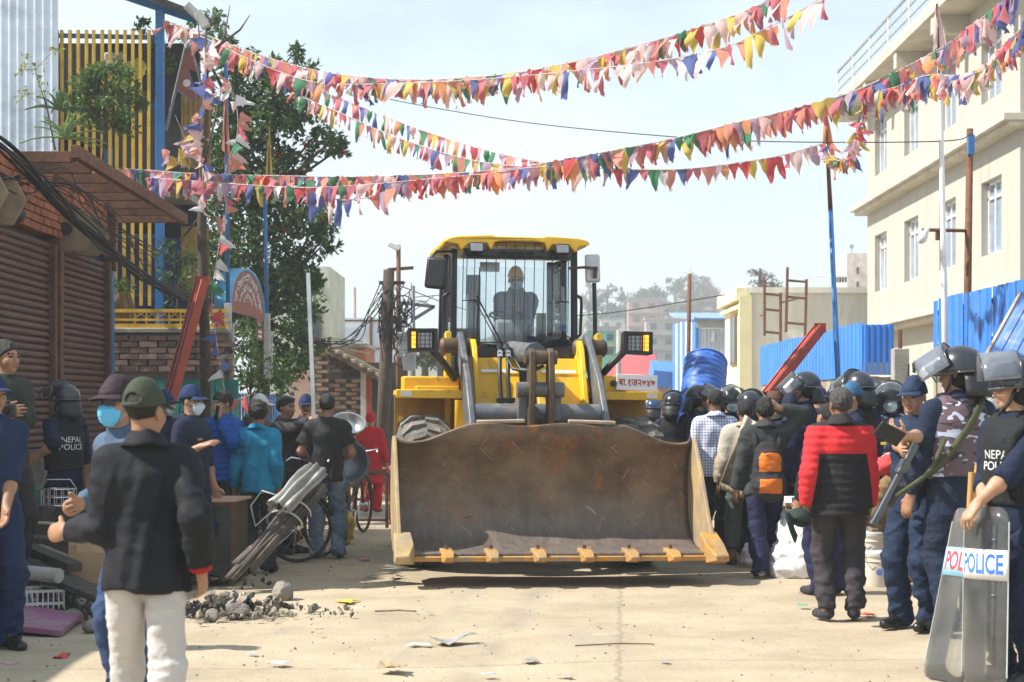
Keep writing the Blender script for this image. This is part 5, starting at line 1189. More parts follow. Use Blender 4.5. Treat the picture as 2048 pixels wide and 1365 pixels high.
def worn_steel():
    m = bpy.data.materials.new('worn_bucket_steel'); m.use_nodes = True; n, l = m.node_tree.nodes, m.node_tree.links; b = n['Principled BSDF']
    tc = n.new('ShaderNodeTexCoord')
    def nz(sc, st=(1, 1, 1), det=8, ro=.65, rot=(0, 0, 0), dist=0):
        mp = n.new('ShaderNodeMapping'); mp.inputs['Scale'].default_value = st; mp.inputs['Rotation'].default_value = rot; mp.vector_type = 'TEXTURE' if any(rot) else 'POINT'; mp.inputs['Scale'].default_value = tuple(1 / v for v in st) if any(rot) else st; l.new(tc.outputs['Object'], mp.inputs['Vector'])
        q = n.new('ShaderNodeTexNoise'); q.inputs['Scale'].default_value = sc; q.inputs['Detail'].default_value = det; q.inputs['Roughness'].default_value = ro; q.inputs['Distortion'].default_value = dist; l.new(mp.outputs['Vector'], q.inputs['Vector']); return q.outputs['Fac']
    def rp(x, a, c, c0=(0, 0, 0, 1), c1=(1, 1, 1, 1)):
        r_ = n.new('ShaderNodeValToRGB'); e = r_.color_ramp.elements; e[0].position, e[1].position, e[0].color, e[1].color = a, c, c0, c1; l.new(x, r_.inputs['Fac']); return r_.outputs['Color']
    def mx(f, a, c):
        x = n.new('ShaderNodeMixRGB'); l.new(f, x.inputs['Fac']); l.new(a, x.inputs['Color1'])
        if isinstance(c, tuple): x.inputs['Color2'].default_value = c
        else: l.new(c, x.inputs['Color2'])
        return x.outputs['Color']
    c = rp(nz(1.9), .36, .64, (.085, .052, .030, 1), (.225, .15, .09, 1))
    c = mx(rp(nz(4.5, (1, 1, .6)), .56, .70), c, (.30, .115, .035, 1))                      # rust bloom
    c = mx(rp(nz(3, (.8, 1, 2.5), dist=1.5), .60, .72), c, (.055, .04, .032, 1))
    sx = n.new('ShaderNodeSeparateXYZ'); l.new(tc.outputs['Object'], sx.inputs[0])
    mr = n.new('ShaderNodeMapRange'); mr.inputs['From Min'].default_value = .75; mr.inputs['From Max'].default_value = .30; l.new(sx.outputs['Z'], mr.inputs['Value'])
    c = mx(mr.outputs['Result'], c, mx(rp(nz(6, (3, 1, .5)), .4, .65), rp(nz(2), .3, .7, (.095, .078, .072, 1), (.155, .13, .12, 1)), (.20, .16, .125, 1)))   # scoured floor
    for i, (st, ro) in enumerate((((18, 1, 1.2), (0, .55, 0)), ((1.2, 1, 22), (0, .35, 0)), ((20, 1, 1.0), (0, -.8, 0)), ((1, 1, 16), (0, -.25, 0)))):
        f = rp(nz(3.2, st, 3, .5, ro),   .685, .72); g = rp(nz(2.2 + i), .46, .56); mm = n.new('ShaderNodeMath'); mm.operation = 'MULTIPLY'; l.new(f, mm.inputs[0]); l.new(g, mm.inputs[1])
        c = mx(mm.outputs[0], c, ((.40, .33, .26, 1), (.34, .17, .07, 1), (.42, .37, .31, 1), (.06, .045, .035, 1))[i])
    l.new(c, b.inputs['Base Color']); b.inputs['Metallic'].default_value = .35; b.inputs['Roughness'].default_value = .5
    l.new(rp(nz(5), .3, .7, (.38, .38, .38, 1), (.72, .72, .72, 1)), b.inputs['Roughness'])
    bp = n.new('ShaderNodeBump'); bp.inputs['Strength'].default_value = .35; bp.inputs['Distance'].default_value = .03; l.new(nz(2.2, (1, 1, 1), 6), bp.inputs['Height']); l.new(bp.outputs['Normal'], b.inputs['Normal'])
    return m
WST = worn_steel()
# --- wheels
tyre_me = lug_me = None
for (x, y) in ((-1.03, .14), (1.03, .14), (-.74, 3.0), (1.32, 3.0)):
    if tyre_me is None:
        RM = Matrix.Rotation(R(90), 4, 'Y'); q = MB()
        q.lathe([(.36, -.19), (.42, -.23), (.56, -.235), (.645, -.20), (.67, -.12), (.675, 0), (.67, .12), (.645, .20), (.56, .235), (.42, .23), (.36, .19)], 40, RM); tyre_me = q.mesh('tyre', RUB, 50)
        q = MB()
        for i in range(22):
            for s in (-1, 1):
                a0 = 2 * math.pi * (i + (.5 if s > 0 else 0)) / 22
                vs = []
                for (u, da) in ((.01, -.02), (.13, .05), (.235, .16)):
                    for e in (-.05, .05):
                        for r_ in (.655, .705 if u < .2 else .66):
                            a = a0 + da + e; rr = r_ - (.0 if u < .2 else .02); vs.append(Vector((s * u, rr * math.cos(a), rr * math.sin(a))))
                f = []
                for k in (0, 4): f += [(k, k + 1, k + 5, k + 4), (k + 2, k + 6, k + 7, k + 3), (k + 1, k + 3, k + 7, k + 5), (k, k + 4, k + 6, k + 2)]
                f += [(0, 2, 3, 1), (8, 9, 11, 10)]; q.add(vs, f)
        lug_me = q.mesh('tread_lugs', RUB)
        q = MB(); q.lathe([(.0, -.06), (.12, -.08), (.15, -.02), (.28, .02), (.34, -.12), (.37, -.2), (.385, -.2), (.385, .2), (.0, .2)], 28, RM); rim_me = q.mesh('rim', LY, 40)
        q = MB(); [q.lathe([(0, .03), (.016, .025), (.018, 0)], 6, Matrix.Translation((-.02, .2 * math.cos(a), .2 * math.sin(a))) @ Matrix.Rotation(R(-90), 4, 'Y')) for a in np.linspace(0, 6.283, 11)[:-1]]; nut_me = q.mesh('wheel_nuts', LG)
    w_ = link('wheel', tyre_me, ld, (x, y, .72), (0, 0, 0 if x < .5 else math.pi), (1, 1.04, 1.04)); stuff(link('tread_lugs', lug_me, w_)); r_ = link('rim', rim_me, w_); stuff(link('wheel_nuts', nut_me, w_))
# --- chassis
q = MB(); q.box((0, 0, .68), (1.6, .26, .26)); q.box((.29, 3.0, .68), (1.6, .26, .26)); q.build('axle', LK, ld); 
q = MB(); q.box((0, .55, .85), (.9, 1.3, .62)); q.build('front_frame', LG, ld, bevel=.02)
q = MB(); q.box((.2, 2.6, .95), (1.0, 2.6, .6), (0, 0, R(-9))); q.build('rear_frame', LG, ld, bevel=.02)
q = MB(); q.box((.33, 3.55, 1.65), (1.35, 1.7, .95), (0, 0, R(-9)), taper=.92); q.build('engine_hood', LY, ld, bevel=.05); q = MB(); q.box((.46, 4.45, 1.0), (1.7, .4, .8), (0, 0, R(-9))); q.build('counterweight', LY, ld, bevel=.05)
q = MB(); q.tube([(.6, 3.2, 2.1), (.6, 3.2, 2.62)], .06, 10); q.build('exhaust', LK, ld)
# --- front tower: two yellow plates with a dark slot, flanked by flanges
for s, x0, x1 in ((-1, -.50, -.07), (1, .10, .52)):
    q = MB(); q.add([(x0, -.05, 1.28), (x1, -.05, 1.28), (x1, .38, 2.02), (x0 + .03 * (s < 0), .38, 2.02), (x0, .1, 1.28), (x1, .1, 1.28), (x1, .5, 2.02), (x0, .5, 2.02)], [(0, 1, 2, 3), (5, 4, 7, 6), (3, 2, 6, 7), (0, 3, 7, 4), (1, 5, 6, 2)]); fp = q.build('tower_plate', LY, ld, bevel=.008)
    q = MB(); q.add([(x0 + .05, .285, 1.875), (x1 - .03, .285, 1.875), (x1 - .03, .302, 1.905), (x0 + .05, .302, 1.905)], [(0, 1, 2, 3)]); q.build('white_stripe', WHITEP, fp, loc=(0, -.012, .0))
    for k in range(3): q = MB(); q.lathe([(0, .004), (.022, .003), (.024, 0)], 10, Matrix.Translation((x0 + .1 + .1 * k, -.058, 1.33)) @ Matrix.Rotation(R(90), 4, 'X')); q.build('bolt_hole', LK, fp)
    xf = x0 - .02 if s < 0 else x1 + .02
    q = MB(); q.prism([(-.12, 1.25), (-.08, 1.55), (.22, 2.12), (.34, 2.2), (.47, 2.2), (.62, 2.0), (.66, 1.2), (.0, 1.2)], lambda u, v, t: Vector((t, u, v)), xf - .025, xf + .025); q.build('tower_flange', LY, ld, bevel=.008)
q = MB(); q.box((.0, .42, 1.5), (.3, .1, 1.0)); q.build('slot_back', LK, ld); q = MB(); q.box((0, .75, 1.75), (1.05, .5, .75)); q.build('tower_back', LK, ld)
# --- lift arms
for s in (-1, 1):
    x = s * .635; armp = [(.62, 2.05), (.60, 2.24), (.48, 2.28), (.36, 2.22), (-.25, 1.82), (-.62, 1.42), (-.72, 1.0), (-.74, .70), (-.72, .54), (-.60, .52), (-.54, .70), (-.45, 1.12), (-.15, 1.45), (.36, 1.92)]
    q = MB(); q.prism(armp, lambda u, v, t: Vector((x + t, u, v)), -.03, .03); a_ = q.build('lift_arm', LG, ld, bevel=.012)
    for (y, z, r_, w) in ((.48, 2.13, .09, .34), (-.66, .62, .06, .12)): q = MB(); q.lathe([(0, -w / 2), (r_ * .7, -w / 2), (r_, -w / 2 + .03), (r_, w / 2 - .03), (r_ * .7, w / 2), (0, w / 2)], 16, Matrix.Translation((x + s * .03, y, z)) @ Matrix.Rotation(R(90), 4, 'Y')); q.build('pivot_boss', mat('oily_brown_steel', (.10, .07, .045), .6, .4, .3, 6), a_, 40)
    q = MB(); q.tube([(x - s * .16, .62, 1.25), (x - s * .16, -.1, 1.15)], .075, 12); q.tube([(x - s * .16, -.1, 1.15), (x - s * .16, -.5, 1.1)], .04, 10); q.build('lift_cylinder', LG, ld, 40)
    q = MB(); q.prism([(.60, 2.1), (.60, 2.26), (.45, 2.28), (.42, 2.1), (.5, 1.3), (.62, 1.3)], lambda u, v, t: Vector((x + s * .12 + t, u, v)), -.03, .03); q.build('outer_flange', LY, ld, bevel=.008)
q = MB(); q.tube([(-.6, -.42, 1.47), (.6, -.42, 1.47)], .10, 20); q.build('cross_tube', LG, ld, 40)
for x in (-.16, .16): q = MB(); q.box((x, -.5, 1.53), (.09, .16, .24)); q.build('tube_lug', LG, ld, bevel=.01)
# --- bell crank, tilt cylinder, link, hoses
OIL = mat('oily_brown_steel', (0, 0, 0))
for x in (-.09, .09): q = MB(); q.prism([(-.52, 2.05), (-.60, 2.09), (-.70, 2.05), (-.74, 1.75), (-.69, 1.30), (-.65, 1.0), (-.58, 1.0), (-.54, 1.4), (-.52, 1.72)], lambda u, v, t: Vector((x + t, u, v)), -.028, .028); q.build('bell_crank', OIL, ld, bevel=.01)
for z, r_, w in ((2.0, .065, .30), (1.70, .07, .44), (1.06, .06, .3)): q = MB(); q.lathe([(0, -w / 2), (r_, -w / 2), (r_, w / 2), (0, w / 2)], 14, Matrix.Translation((0, -.61, z)) @ Matrix.Rotation(R(90), 4, 'Y')); q.build('pivot_pin', LG if z < 1.9 else OIL, ld, 40)
q = MB(); q.tube([(-.10, .62, 2.10), (-.015, -.30, 2.045)], .098, 20); q.tube([(-.015, -.3, 2.045), (-.01, -.34, 2.04)], .108, 20); tc_ = q.build('tilt_cylinder', LG, ld, 40); q = MB(); q.tube([(-.01, -.34, 2.04), (0, -.6, 2.01)], .045, 12); q.build('piston_rod', CHR, tc_, True)
q = MB(); q.tube([(0, -.62, 1.08), (0, -.74, .98)], .045, 10); q.build('bucket_link', OIL, ld, True)
for k, (xa, xb) in enumerate(((-.30, -.27), (-.22, -.20))):
    q = MB(); q.tube([(xa + .04, .40, 2.12), (xa + .01, .18, 2.14), (xa, .02, 2.05), (xa - .015, -.10, 1.80), (xa + .0, -.16, 1.55), (xa + .05, -.2, 1.40), (xa + .10, -.2, 1.34)], .021, 8); q.build('hydraulic_hose', LK, ld, True)
    q = MB(); q.tube([(xb + .03, .12, 2.06), (xb + .05, -.05, 1.98), (xb + .08, -.14, 1.90), (xb + .18, -.26, 1.88), (xb + .27, -.34, 1.93)], .016, 8); q.build('hydraulic_hose', LK, ld, True)
    q = MB(); q.tube([(xa + .005, .05, 2.07), (xa, -.0, 2.01)], .028, 8); q.build('hose_ferrule', CHR, ld)
q = MB(); q.box((-.265, -.17, 1.60), (.18, .05, .05)); q.build('hose_clamp', LK, ld, bevel=.006)
# --- front fenders with headlights
AMB = mat('amber_lens', (.9, .30, .02), .25, emit=(1, .28, .015), estr=2.2); LENS = mat('clear_lens', (.34, .35, .37), .12, .2, spec=.8)
for s in (-1, 1):
    fd = MB(); fd.box((s * .97, .33, 1.665), (.62, .62, .05)); fd.box((s * .97, .02, 1.655), (.66, .03, .085)); fe = fd.build('front_fender', LY, ld, bevel=.008)
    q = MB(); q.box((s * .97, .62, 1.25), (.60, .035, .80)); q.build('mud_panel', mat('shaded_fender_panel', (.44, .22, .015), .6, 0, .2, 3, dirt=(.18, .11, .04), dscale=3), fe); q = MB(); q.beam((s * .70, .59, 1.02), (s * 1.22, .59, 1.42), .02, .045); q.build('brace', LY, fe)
    q = MB(); q.box((s * (.93 if s < 0 else .86), .50, 1.76), (.55 if s < 0 else .52, .30, .14)); q.build('fender_box', LY, fe, bevel=.015)
    if s < 0: q = MB(); q.box((-.88, .30, 1.71), (.42, .2, .05)); q.build('fender_step', LY, fe, bevel=.01)
    q = MB(); q.box((s * 1.20, .002, 1.657), (.10, .012, .05)); q.build('reflector', mat('dirty_reflector', (.55, .56, .55), .4), fe)
    # light on a stalk
    hx_, hz__ = s * 1.05, 2.17
    q = MB(); q.tube([(s * .70, .30, 1.80), (s * .82, .22, 1.95), (s * (abs(hx_) - .06), .12, 2.14)], .036, 10); st = q.build('lamp_stalk', LK, ld, True)
    hb_ = MB(); hb_.box((hx_, .08, hz__), (.285, .12, .225), (0, s * .05, 0)); hl = hb_.build('headlight', LK, ld, bevel=.02)
    q = MB(); q.box((hx_ - s * .025, .012, hz__), (.135, .02, .15)); q.build('lens', LENS, hl, bevel=.006); q = MB(); q.box((hx_ + s * .093, .012, hz__), (.062, .02, .16)); q.build('turn_signal', AMB, hl, bevel=.008)
    q = MB()
    for k in range(6): q.tube([(hx_ - .11 + .044 * k, -.022, hz__ - .095), (hx_ - .11 + .044 * k, -.022, hz__ + .095)], .0045, 4)
    for k in range(5): q.tube([(hx_ - .125, -.024, hz__ - .08 + .04 * k), (hx_ + .125, -.024, hz__ - .08 + .04 * k)], .0045, 4)
    stuff(q.build('lamp_guard', LK, hl))
    for k in (-1, 1): q = MB(); q.box((hx_ + k * .128, -.01, hz__), (.03, .06, .215)); q.box((hx_, -.01, hz__ + k * .1), (.28, .06, .022)); q.build('lamp_bezel', LK, hl)
npx = thing
q = MB(); q.box((1.045, -.003, 1.785), (.405, .012, .155), (0, R(1.5), 0)); pl = q.build('number_plate', mat('plate_white', (.82, .81, .79), .5, 0, .03), ld, bevel=.003)
me = text_mesh('बा.१ज२७४७', .088, mat('plate_red', (.42, .03, .02), .6), .001, .0012); wdt = max(v.co.x for v in me.vertices) - min(v.co.x for v in me.vertices)
me.transform(Matrix.Translation((1.045, -.013, 1.782)) @ Matrix.Rotation(R(1.5), 4, 'Y') @ Matrix.Rotation(R(90), 4, 'X') @ Matrix.Diagonal((.365 / wdt, 1.12, 1, 1))); link('plate_lettering', me, pl)
q = MB(); q.lathe([(0, .03), (.025, .028), (.034, .01), (.034, 0)], 12, Matrix.Translation((.815, -.005, 1.775)) @ Matrix.Rotation(R(90), 4, 'X')); q.build('rubber_stop', LK, ld, 40)
q = MB(); q.box((.99, .05, 1.775), (.53, .03, .15)); q.build('plate_backing', LY, ld, bevel=.006)
# --- bucket
def topz(x):
    a = abs(x)
    z = 1.385 + .012 * math.sin(x * 9) if a < .72 else (1.385 - (a - .72) / .38 * .15 if a < 1.10 else 1.235 - .015 * math.sin((a - 1.1) * 10) + (.05 * max(0, (a - 1.3) / .1)))
    return z
BP = [(-1.70, .255), (-1.45, .245), (-1.2, .245), (-1.0, .27), (-.85, .34), (-.74, .46), (-.675, .62), (-.655, .80), (-.67, .98), (-.72, 1.12), (-.78, 1.22)]
rows = []
for i in range(57):
    x = -1.36 + 2.72 * i / 56; r_ = [Vector((x, y + .008 * math.sin(x * 5 + z * 7), z)) for y, z in BP[:-1]]; tz = topz(x); r_.append(Vector((x, -.78, min(1.22, tz - .01)))); r_.append(Vector((x, -.80 - .45 * (tz - 1.22) + .012 * math.sin(x * 13), tz))); rows.append(r_)
q = MB(); q.grid(rows); bk = q.build('bucket', [LYB, WST], ld, 60, loc=(0, -.12, 0)); md = bk.modifiers.new('thick', 'SOLIDIFY'); md.thickness = .028; md.offset = -1.0; md.material_offset = 1; md.material_offset_rim = 1
SIDE = mat('dusty_yellow_steel', (.40, .28, .13), .7, .1, .25, 4, .3, 40, dirt=(.27, .22, .165), dscale=5, dpos=(.42, .62), stretch=(1, 1, .5))
for s in (-1, 1):
    q = MB(); q.prism([(-1.70, .225), (-1.0, .245), (-.80, .35), (-.66, .60), (-.635, .85), (-.66, 1.05), (-.76, 1.24), (-.84, 1.27), (-.93, 1.20), (-1.12, .98), (-1.40, .60), (-1.64, .32)], lambda u, v, t: Vector((s * (1.365 + t), u, v)), 0, .035); q.build('side_plate', SIDE, bk, bevel=.006)
q = MB(); q.box((0, -1.665, .236), (2.76, .17, .042), (R(3), 0, 0)); q.build('cutting_edge', LYB, bk, bevel=.006)
for x, w in [(-.985, .105), (-.60, .105), (-.19, .108), (.22, .108), (.615, .108), (.985, .105)]:
    q = MB(); q.add([(x - w / 2, -1.56, .215), (x + w / 2, -1.56, .215), (x + w / 2, -1.56, .315), (x - w / 2, -1.56, .315), (x - w / 2, -1.79, .205), (x + w / 2, -1.79, .205), (x + w / 2, -1.79, .295), (x - w / 2, -1.79, .295), (x - w * .36, -1.90, .228), (x + w * .36, -1.90, .228), (x + w * .36, -1.90, .262), (x - w * .36, -1.90, .262)],
                   [(0, 3, 2, 1), (0, 1, 5, 4), (3, 7, 6, 2), (0, 4, 7, 3), (1, 2, 6, 5), (4, 5, 9, 8), (7, 11, 10, 6), (4, 8, 11, 7), (5, 6, 10, 9), (8, 9, 10, 11)]); tt = q.build('tooth', LYB, bk, bevel=.008)
    q = MB(); q.lathe([(0, .03), (.016, .028), (.018, 0)], 8, Matrix.Translation((x, -1.62, .315))); q.build('bolt', OIL, tt)
for s in (-1, 1):
    x = s * 1.355; q = MB(); q.add([(x - .075, -1.52, .20), (x + .075, -1.52, .20), (x + .075, -1.50, .45), (x - .075, -1.50, .45), (x - .085, -1.76, .19), (x + .085, -1.76, .19), (x + .085, -1.74, .36), (x - .085, -1.74, .36), (x - .06 + s * .03, -1.90, .22), (x + .06 + s * .03, -1.90, .22), (x + .06 + s * .03, -1.90, .27), (x - .06 + s * .03, -1.90, .27)],
                   [(0, 3, 2, 1), (0, 1, 5, 4), (3, 7, 6, 2), (0, 4, 7, 3), (1, 2, 6, 5), (4, 5, 9, 8), (7, 11, 10, 6), (4, 8, 11, 7), (5, 6, 10, 9), (8, 9, 10, 11)]); q.build('corner_tooth', LYB if s > 0 else SIDE, bk, bevel=.01)
    q = MB(); q.box((s * .42, -.86, 1.405), (.44, .05, .028), (R(12), R(1.5 * s), 0)); q.build('spill_guard', mat('bare_dusty_steel', (.36, .28, .21), .6, .2, .2, 5), bk, bevel=.006)
    q = MB(); q.prism([(-.62, .55), (-.60, 1.0), (-.70, 1.2), (-.95, 1.0), (-1.05, .62), (-.95, .5)], lambda u, v, t: Vector((s * .635 + t, u + .42, v)), .06, .11); q.build('hinge_ear', LG, bk)
# --- cab
CB = .95
q = MB(); q.box((0, CB + .95, 1.9), (1.30, 1.55, .55)); q.build('cab_base', LK, ld, bevel=.03)
cab = MB(); cab.box((0, CB + .9, 1.65), (1.36, 1.7, .08)); cabo = cab.build('cab', LK, ld, bevel=.02)
cabo.scale = (.935, 1, 1)
def fy(x): return CB + .20 * (x / .68) ** 2
CG = glass('cab_glass', (.93, .97, .985), .02, .02, (.55, .62, .66), .035)
q = MB(); rows = []
for i in range(17):
    x = -.66 + 1.32 * i / 16; zb_ = 2.13 + .05 * (x / .66) ** 2; rows.append([Vector((x, fy(x) + .03 * k / 5, zb_ + (3.12 - zb_) * k / 5)) for k in range(6)])
q.grid(rows); q.build('windscreen', CG, cabo, True, thick=.006)
for s in (-1, 1):
    q = MB(); q.beam((s * .675, CB + .22, 2.1), (s * .67, CB + .26, 3.16), .07, .06); q.build('pillar', LK, cabo, bevel=.012)
    q = MB(); q.beam((s * .69, CB + .95, 1.9), (s * .68, CB + .95, 3.16), .06, .07); q.build('pillar', LK, cabo, bevel=.012); q = MB(); q.beam((s * .66, CB + 1.7, 1.9), (s * .64, CB + 1.65, 3.16), .07, .07); q.build('pillar', LK, cabo, bevel=.012)
    q = MB(); q.add([(s * .68, CB + .25, 2.0), (s * .69, CB + .93, 1.95), (s * .68, CB + .93, 3.14), (s * .67, CB + .27, 3.14)], [(0, 1, 2, 3)]); q.build('door_glass', CG, cabo); q = MB(); q.add([(s * .69, CB + .97, 1.95), (s * .66, CB + 1.68, 1.95), (s * .64, CB + 1.64, 3.14), (s * .68, CB + .97, 3.14)], [(0, 1, 2, 3)]); q.build('side_glass', CG, cabo)
    q = MB(); q.tube([(s * .70, CB + .3, 2.25), (s * .765, CB + .34, 2.3), (s * .775, CB + .34, 2.6), (s * .77, CB + .34, 2.68), (s * .69, CB + .32, 2.72)], .018, 8); q.build('grab_handle', LK, cabo, True)
q = MB(); q.add([(-.64, CB + 1.7, 2.15), (.64, CB + 1.7, 2.15), (.62, CB + 1.66, 3.1), (-.62, CB + 1.66, 3.1)], [(0, 1, 2, 3)]); q.build('rear_glass', CG, cabo)
q = MB(); q.tube([Vector((x, fy(x) - .012, 2.10 + .05 * (x / .66) ** 2)) for x in np.linspace(-.68, .68, 15)], .035, 8); q.build('lower_seal', LK, cabo, True)
q = MB(); q.box((0, CB + .07, 3.10), (1.18, .05, .10)); q.build('sun_band', mat('dark_tint', (.02, .03, .035), .2), cabo)
rp_ = [(-.80, 3.21), (-.77, 3.245), (-.66, 3.265), (-.30, 3.275), (-.26, 3.262), (.26, 3.262), (.30, 3.275), (.66, 3.265), (.77, 3.245), (.80, 3.21), (.74, 3.19), (.66, 3.18), (.63, 3.12), (.55, 3.18), (.36, 3.19), (.31, 3.12), (.27, 3.20), (.2, 3.215), (-.2, 3.215), (-.27, 3.20), (-.31, 3.12), (-.36, 3.19), (-.55, 3.18), (-.63, 3.12), (-.66, 3.18), (-.74, 3.19)]
q = MB(); q.prism(rp_, lambda u, v, t: Vector((u, t + .12 * (u / .8) ** 2, v)), CB - .14, CB + .10); q.build('roof_visor', LY, cabo, bevel=.012)
q = MB(); q.box((0, CB + .95, 3.225), (1.58, 1.72, .075)); q.build('roof', LY, cabo, bevel=.03)
for s in (-1, 1):
    q = MB(); q.box((s * .47, CB - .10, 3.145), (.165, .09, .105)); wl_ = q.build('work_light', LK, cabo, bevel=.015); q = MB(); q.box((s * .47, CB - .149, 3.145), (.13, .01, .075)); q.build('lens', LENS, wl_, bevel=.004)
# guard bars in front of the windscreen
for i, x in enumerate(np.linspace(-.36, .27, 7)): q = MB(); q.tube([(x, CB - .13, 3.20), (x, CB - .10, 2.7), (x, CB - .07, 2.2)], .0048, 5); q.build('guard_bar', LK, cabo)
for x, lo_ in ((-.47, 2.22), (.38, 2.24), (.48, 2.62), (-.55, 2.62), (-.59, 2.3), (.57, 2.3)): q = MB(); q.tube([(x, fy(x) - .09, 3.08), (x * 1.01, fy(x) - .06, lo_)], .0048, 5); q.build('guard_bar', LK, cabo)
for z, xa, xb in ((3.07, -.62, .62), (2.19, -.47, .38), (3.20, -.36, .27), (2.62, -.6, -.42), (2.62, .42, .58)): q = MB(); q.tube([Vector((x, fy(x) - (.14 if z > 3.1 else .09), z)) for x in np.linspace(xa, xb, 9)], .007, 5); q.build('guard_rail', LK, cabo)
q = MB(); q.tube([(-.16, CB - .04, 2.16), (-.45, CB - .03, 2.66)], .009, 5); q.tube([(-.20, CB - .04, 2.16), (-.47, CB - .03, 2.62)], .006, 5); q.tube([(-.44, CB - .035, 2.25), (-.42, CB - .03, 2.95)], .008, 5); q.build('wiper', LK, cabo)
# mirrors
q = MB(); q.tube([(-.66, CB + .12, 3.12), (-.83, CB + .02, 3.11), (-.865, CB - .0, 3.07), (-.87, CB - .0, 2.9)], .014, 8); ma = q.build('mirror_arm', LK, ld, True); q = MB(); q.box((-.835, CB - .02, 2.885), (.215, .08, .32), (0, .10, R(-18))); q.build('mirror', LK, ma, bevel=.03)
q = MB(); q.tube([(.52, CB - .03, 2.96), (.68, CB - .06, 2.97), (.80, CB - .10, 2.96)], .014, 8); ma = q.build('mirror_arm', RUST, ld, True); q = MB(); q.box((.775, CB + .0, 2.965), (.165, .05, .29), (0, -.04, R(10))); mi_ = q.build('mirror', mat('silver_mirror_back', (.5, .51, .52), .35, .3), ma, bevel=.03); q = MB(); q.tube([(.80, CB - .06, 2.98), (.79, CB - .06, 2.86)], .02, 6); q.build('bracket', OIL, mi_)
q = MB(); q.tube([(.80, CB + .03, 2.82), (.83, CB + .05, 1.9)], .022, 8); q.build('mirror_post', LK, ld)
# inside the cab
q = MB(); q.box((-.02, CB + .45, 2.28), (.40, .18, .34), (R(-12), 0, 0), taper=.9); q.build('dash_console', mat('cab_plastic', (.18, .19, .19), .6), cabo, bevel=.05)
q = MB(); q.tube([(-.02 + .2 * math.cos(a), CB + .60 + .17 * math.sin(a), 2.50 + .05 * math.sin(a)) for a in np.linspace(0, 6.283, 25)], .014, 8); q.build('steering_wheel', LK, cabo, True)
q = MB(); q.box((.06, CB + 1.2, 2.02), (.5, .48, .14)); q.box((.14, CB + 1.45, 2.4), (.40, .12, .6)); q.build('seat', mat('seat_cloth', (.05, .055, .06), .9), cabo, bevel=.04)
q = MB(); q.box((-.48, CB + 1.3, 2.2), (.2, .7, .35)); q.box((.5, CB + .95, 2.15), (.18, .6, .3)); q.build('side_console', mat('cab_plastic', (0, 0, 0)), cabo, bevel=.02)
q = MB(); q.box((-.28, CB + 1.62, 2.6), (.17, .06, .8)); q.build('rear_duct', mat('cab_plastic', (0, 0, 0)), cabo, bevel=.02)
q = MB(); q.box((-.24, CB + .5, 3.0), (.22, .02, .10)); q.build('rear_view_mirror', mat('silver_mirror_back', (0, 0, 0)), cabo)
# ================================================================ bunting
def flagmat(name, c, tr=.45):
    m = bpy.data.materials.new(name); m.use_nodes = True; n, l = m.node_tree.nodes, m.node_tree.links; b = n['Principled BSDF']; o = n['Material Output']
    tc = n.new('ShaderNodeTexCoord'); nz = n.new('ShaderNodeTexNoise'); nz.inputs['Scale'].default_value = 9; nz.inputs['Detail'].default_value = 5; l.new(tc.outputs['Object'], nz.inputs['Vector'])
    mx = n.new('ShaderNodeMixRGB'); mx.inputs['Color1'].default_value = tuple(x * .75 for x in c) + (1,); mx.inputs['Color2'].default_value = tuple(min(1, x * 1.2 + .04) for x in c) + (1,); l.new(nz.outputs['Fac'], mx.inputs['Fac'])
    l.new(mx.outputs['Color'], b.inputs['Base Color']); b.inputs['Roughness'].default_value = .85
    t = n.new('ShaderNodeBsdfTranslucent'); l.new(mx.outputs['Color'], t.inputs['Color']); ms = n.new('ShaderNodeMixShader'); ms.inputs['Fac'].default_value = tr
    l.new(b.outputs[0], ms.inputs[1]); l.new(t.outputs[0], ms.inputs[2]); l.new(ms.outputs[0], o.inputs['Surface']); return m
FC = {k: flagmat('flag_' + k, c) for k, c in dict(rose=(.55, .15, .19), salmon=(.66, .27, .20), orange=(.70, .30, .13), pale=(.76, .56, .54), yellow=(.62, .48, .10), green=(.06, .24, .12), blue=(.10, .14, .38), lilac=(.50, .36, .48), white=(.74, .74, .76), red=(.55, .07, .08)).items()}
FM = {}
for k, m in FC.items():
    FM[k] = []
    for v in range(4):
        q = MB(); w, h = random.uniform(.13, .17), random.uniform(.19, .24); ph = random.random() * 6; rows = []; cu = random.uniform(.01, .04); tw = random.uniform(-.4, .4)
        for i in range(8):
            t = i / 7; ww = w / 2 * (1 - t ** 1.15) + .003 + (.006 * math.sin(9 * t + ph) if 0 < i < 7 else 0); row = []
            for j in range(5):
                u = -1 + 2 * j / 4; x = u * ww; y = cu * math.sin(3.2 * t + ph + u * 1.4) * (.3 + t); a = tw * t
                row.append(Vector((x * math.cos(a) + .03 * math.sin(ph) * t, y + x * math.sin(a), -h * t + .01 * math.sin(u * 4 + ph))))
            rows.append(row)
        q.grid(rows)
        for dx in (-.012, .01, .02) if v % 2 else (0,): q.add([(dx + .03 * math.sin(ph) - .003, cu * .3, -h * .86), (dx + .03 * math.sin(ph) + .003, cu * .3, -h * .86), (dx + .03 * math.sin(ph) + .002, cu * .4, -h * 1.1)], [(0, 1, 2)])
        FM[k].append(q.mesh('flag', m, True))
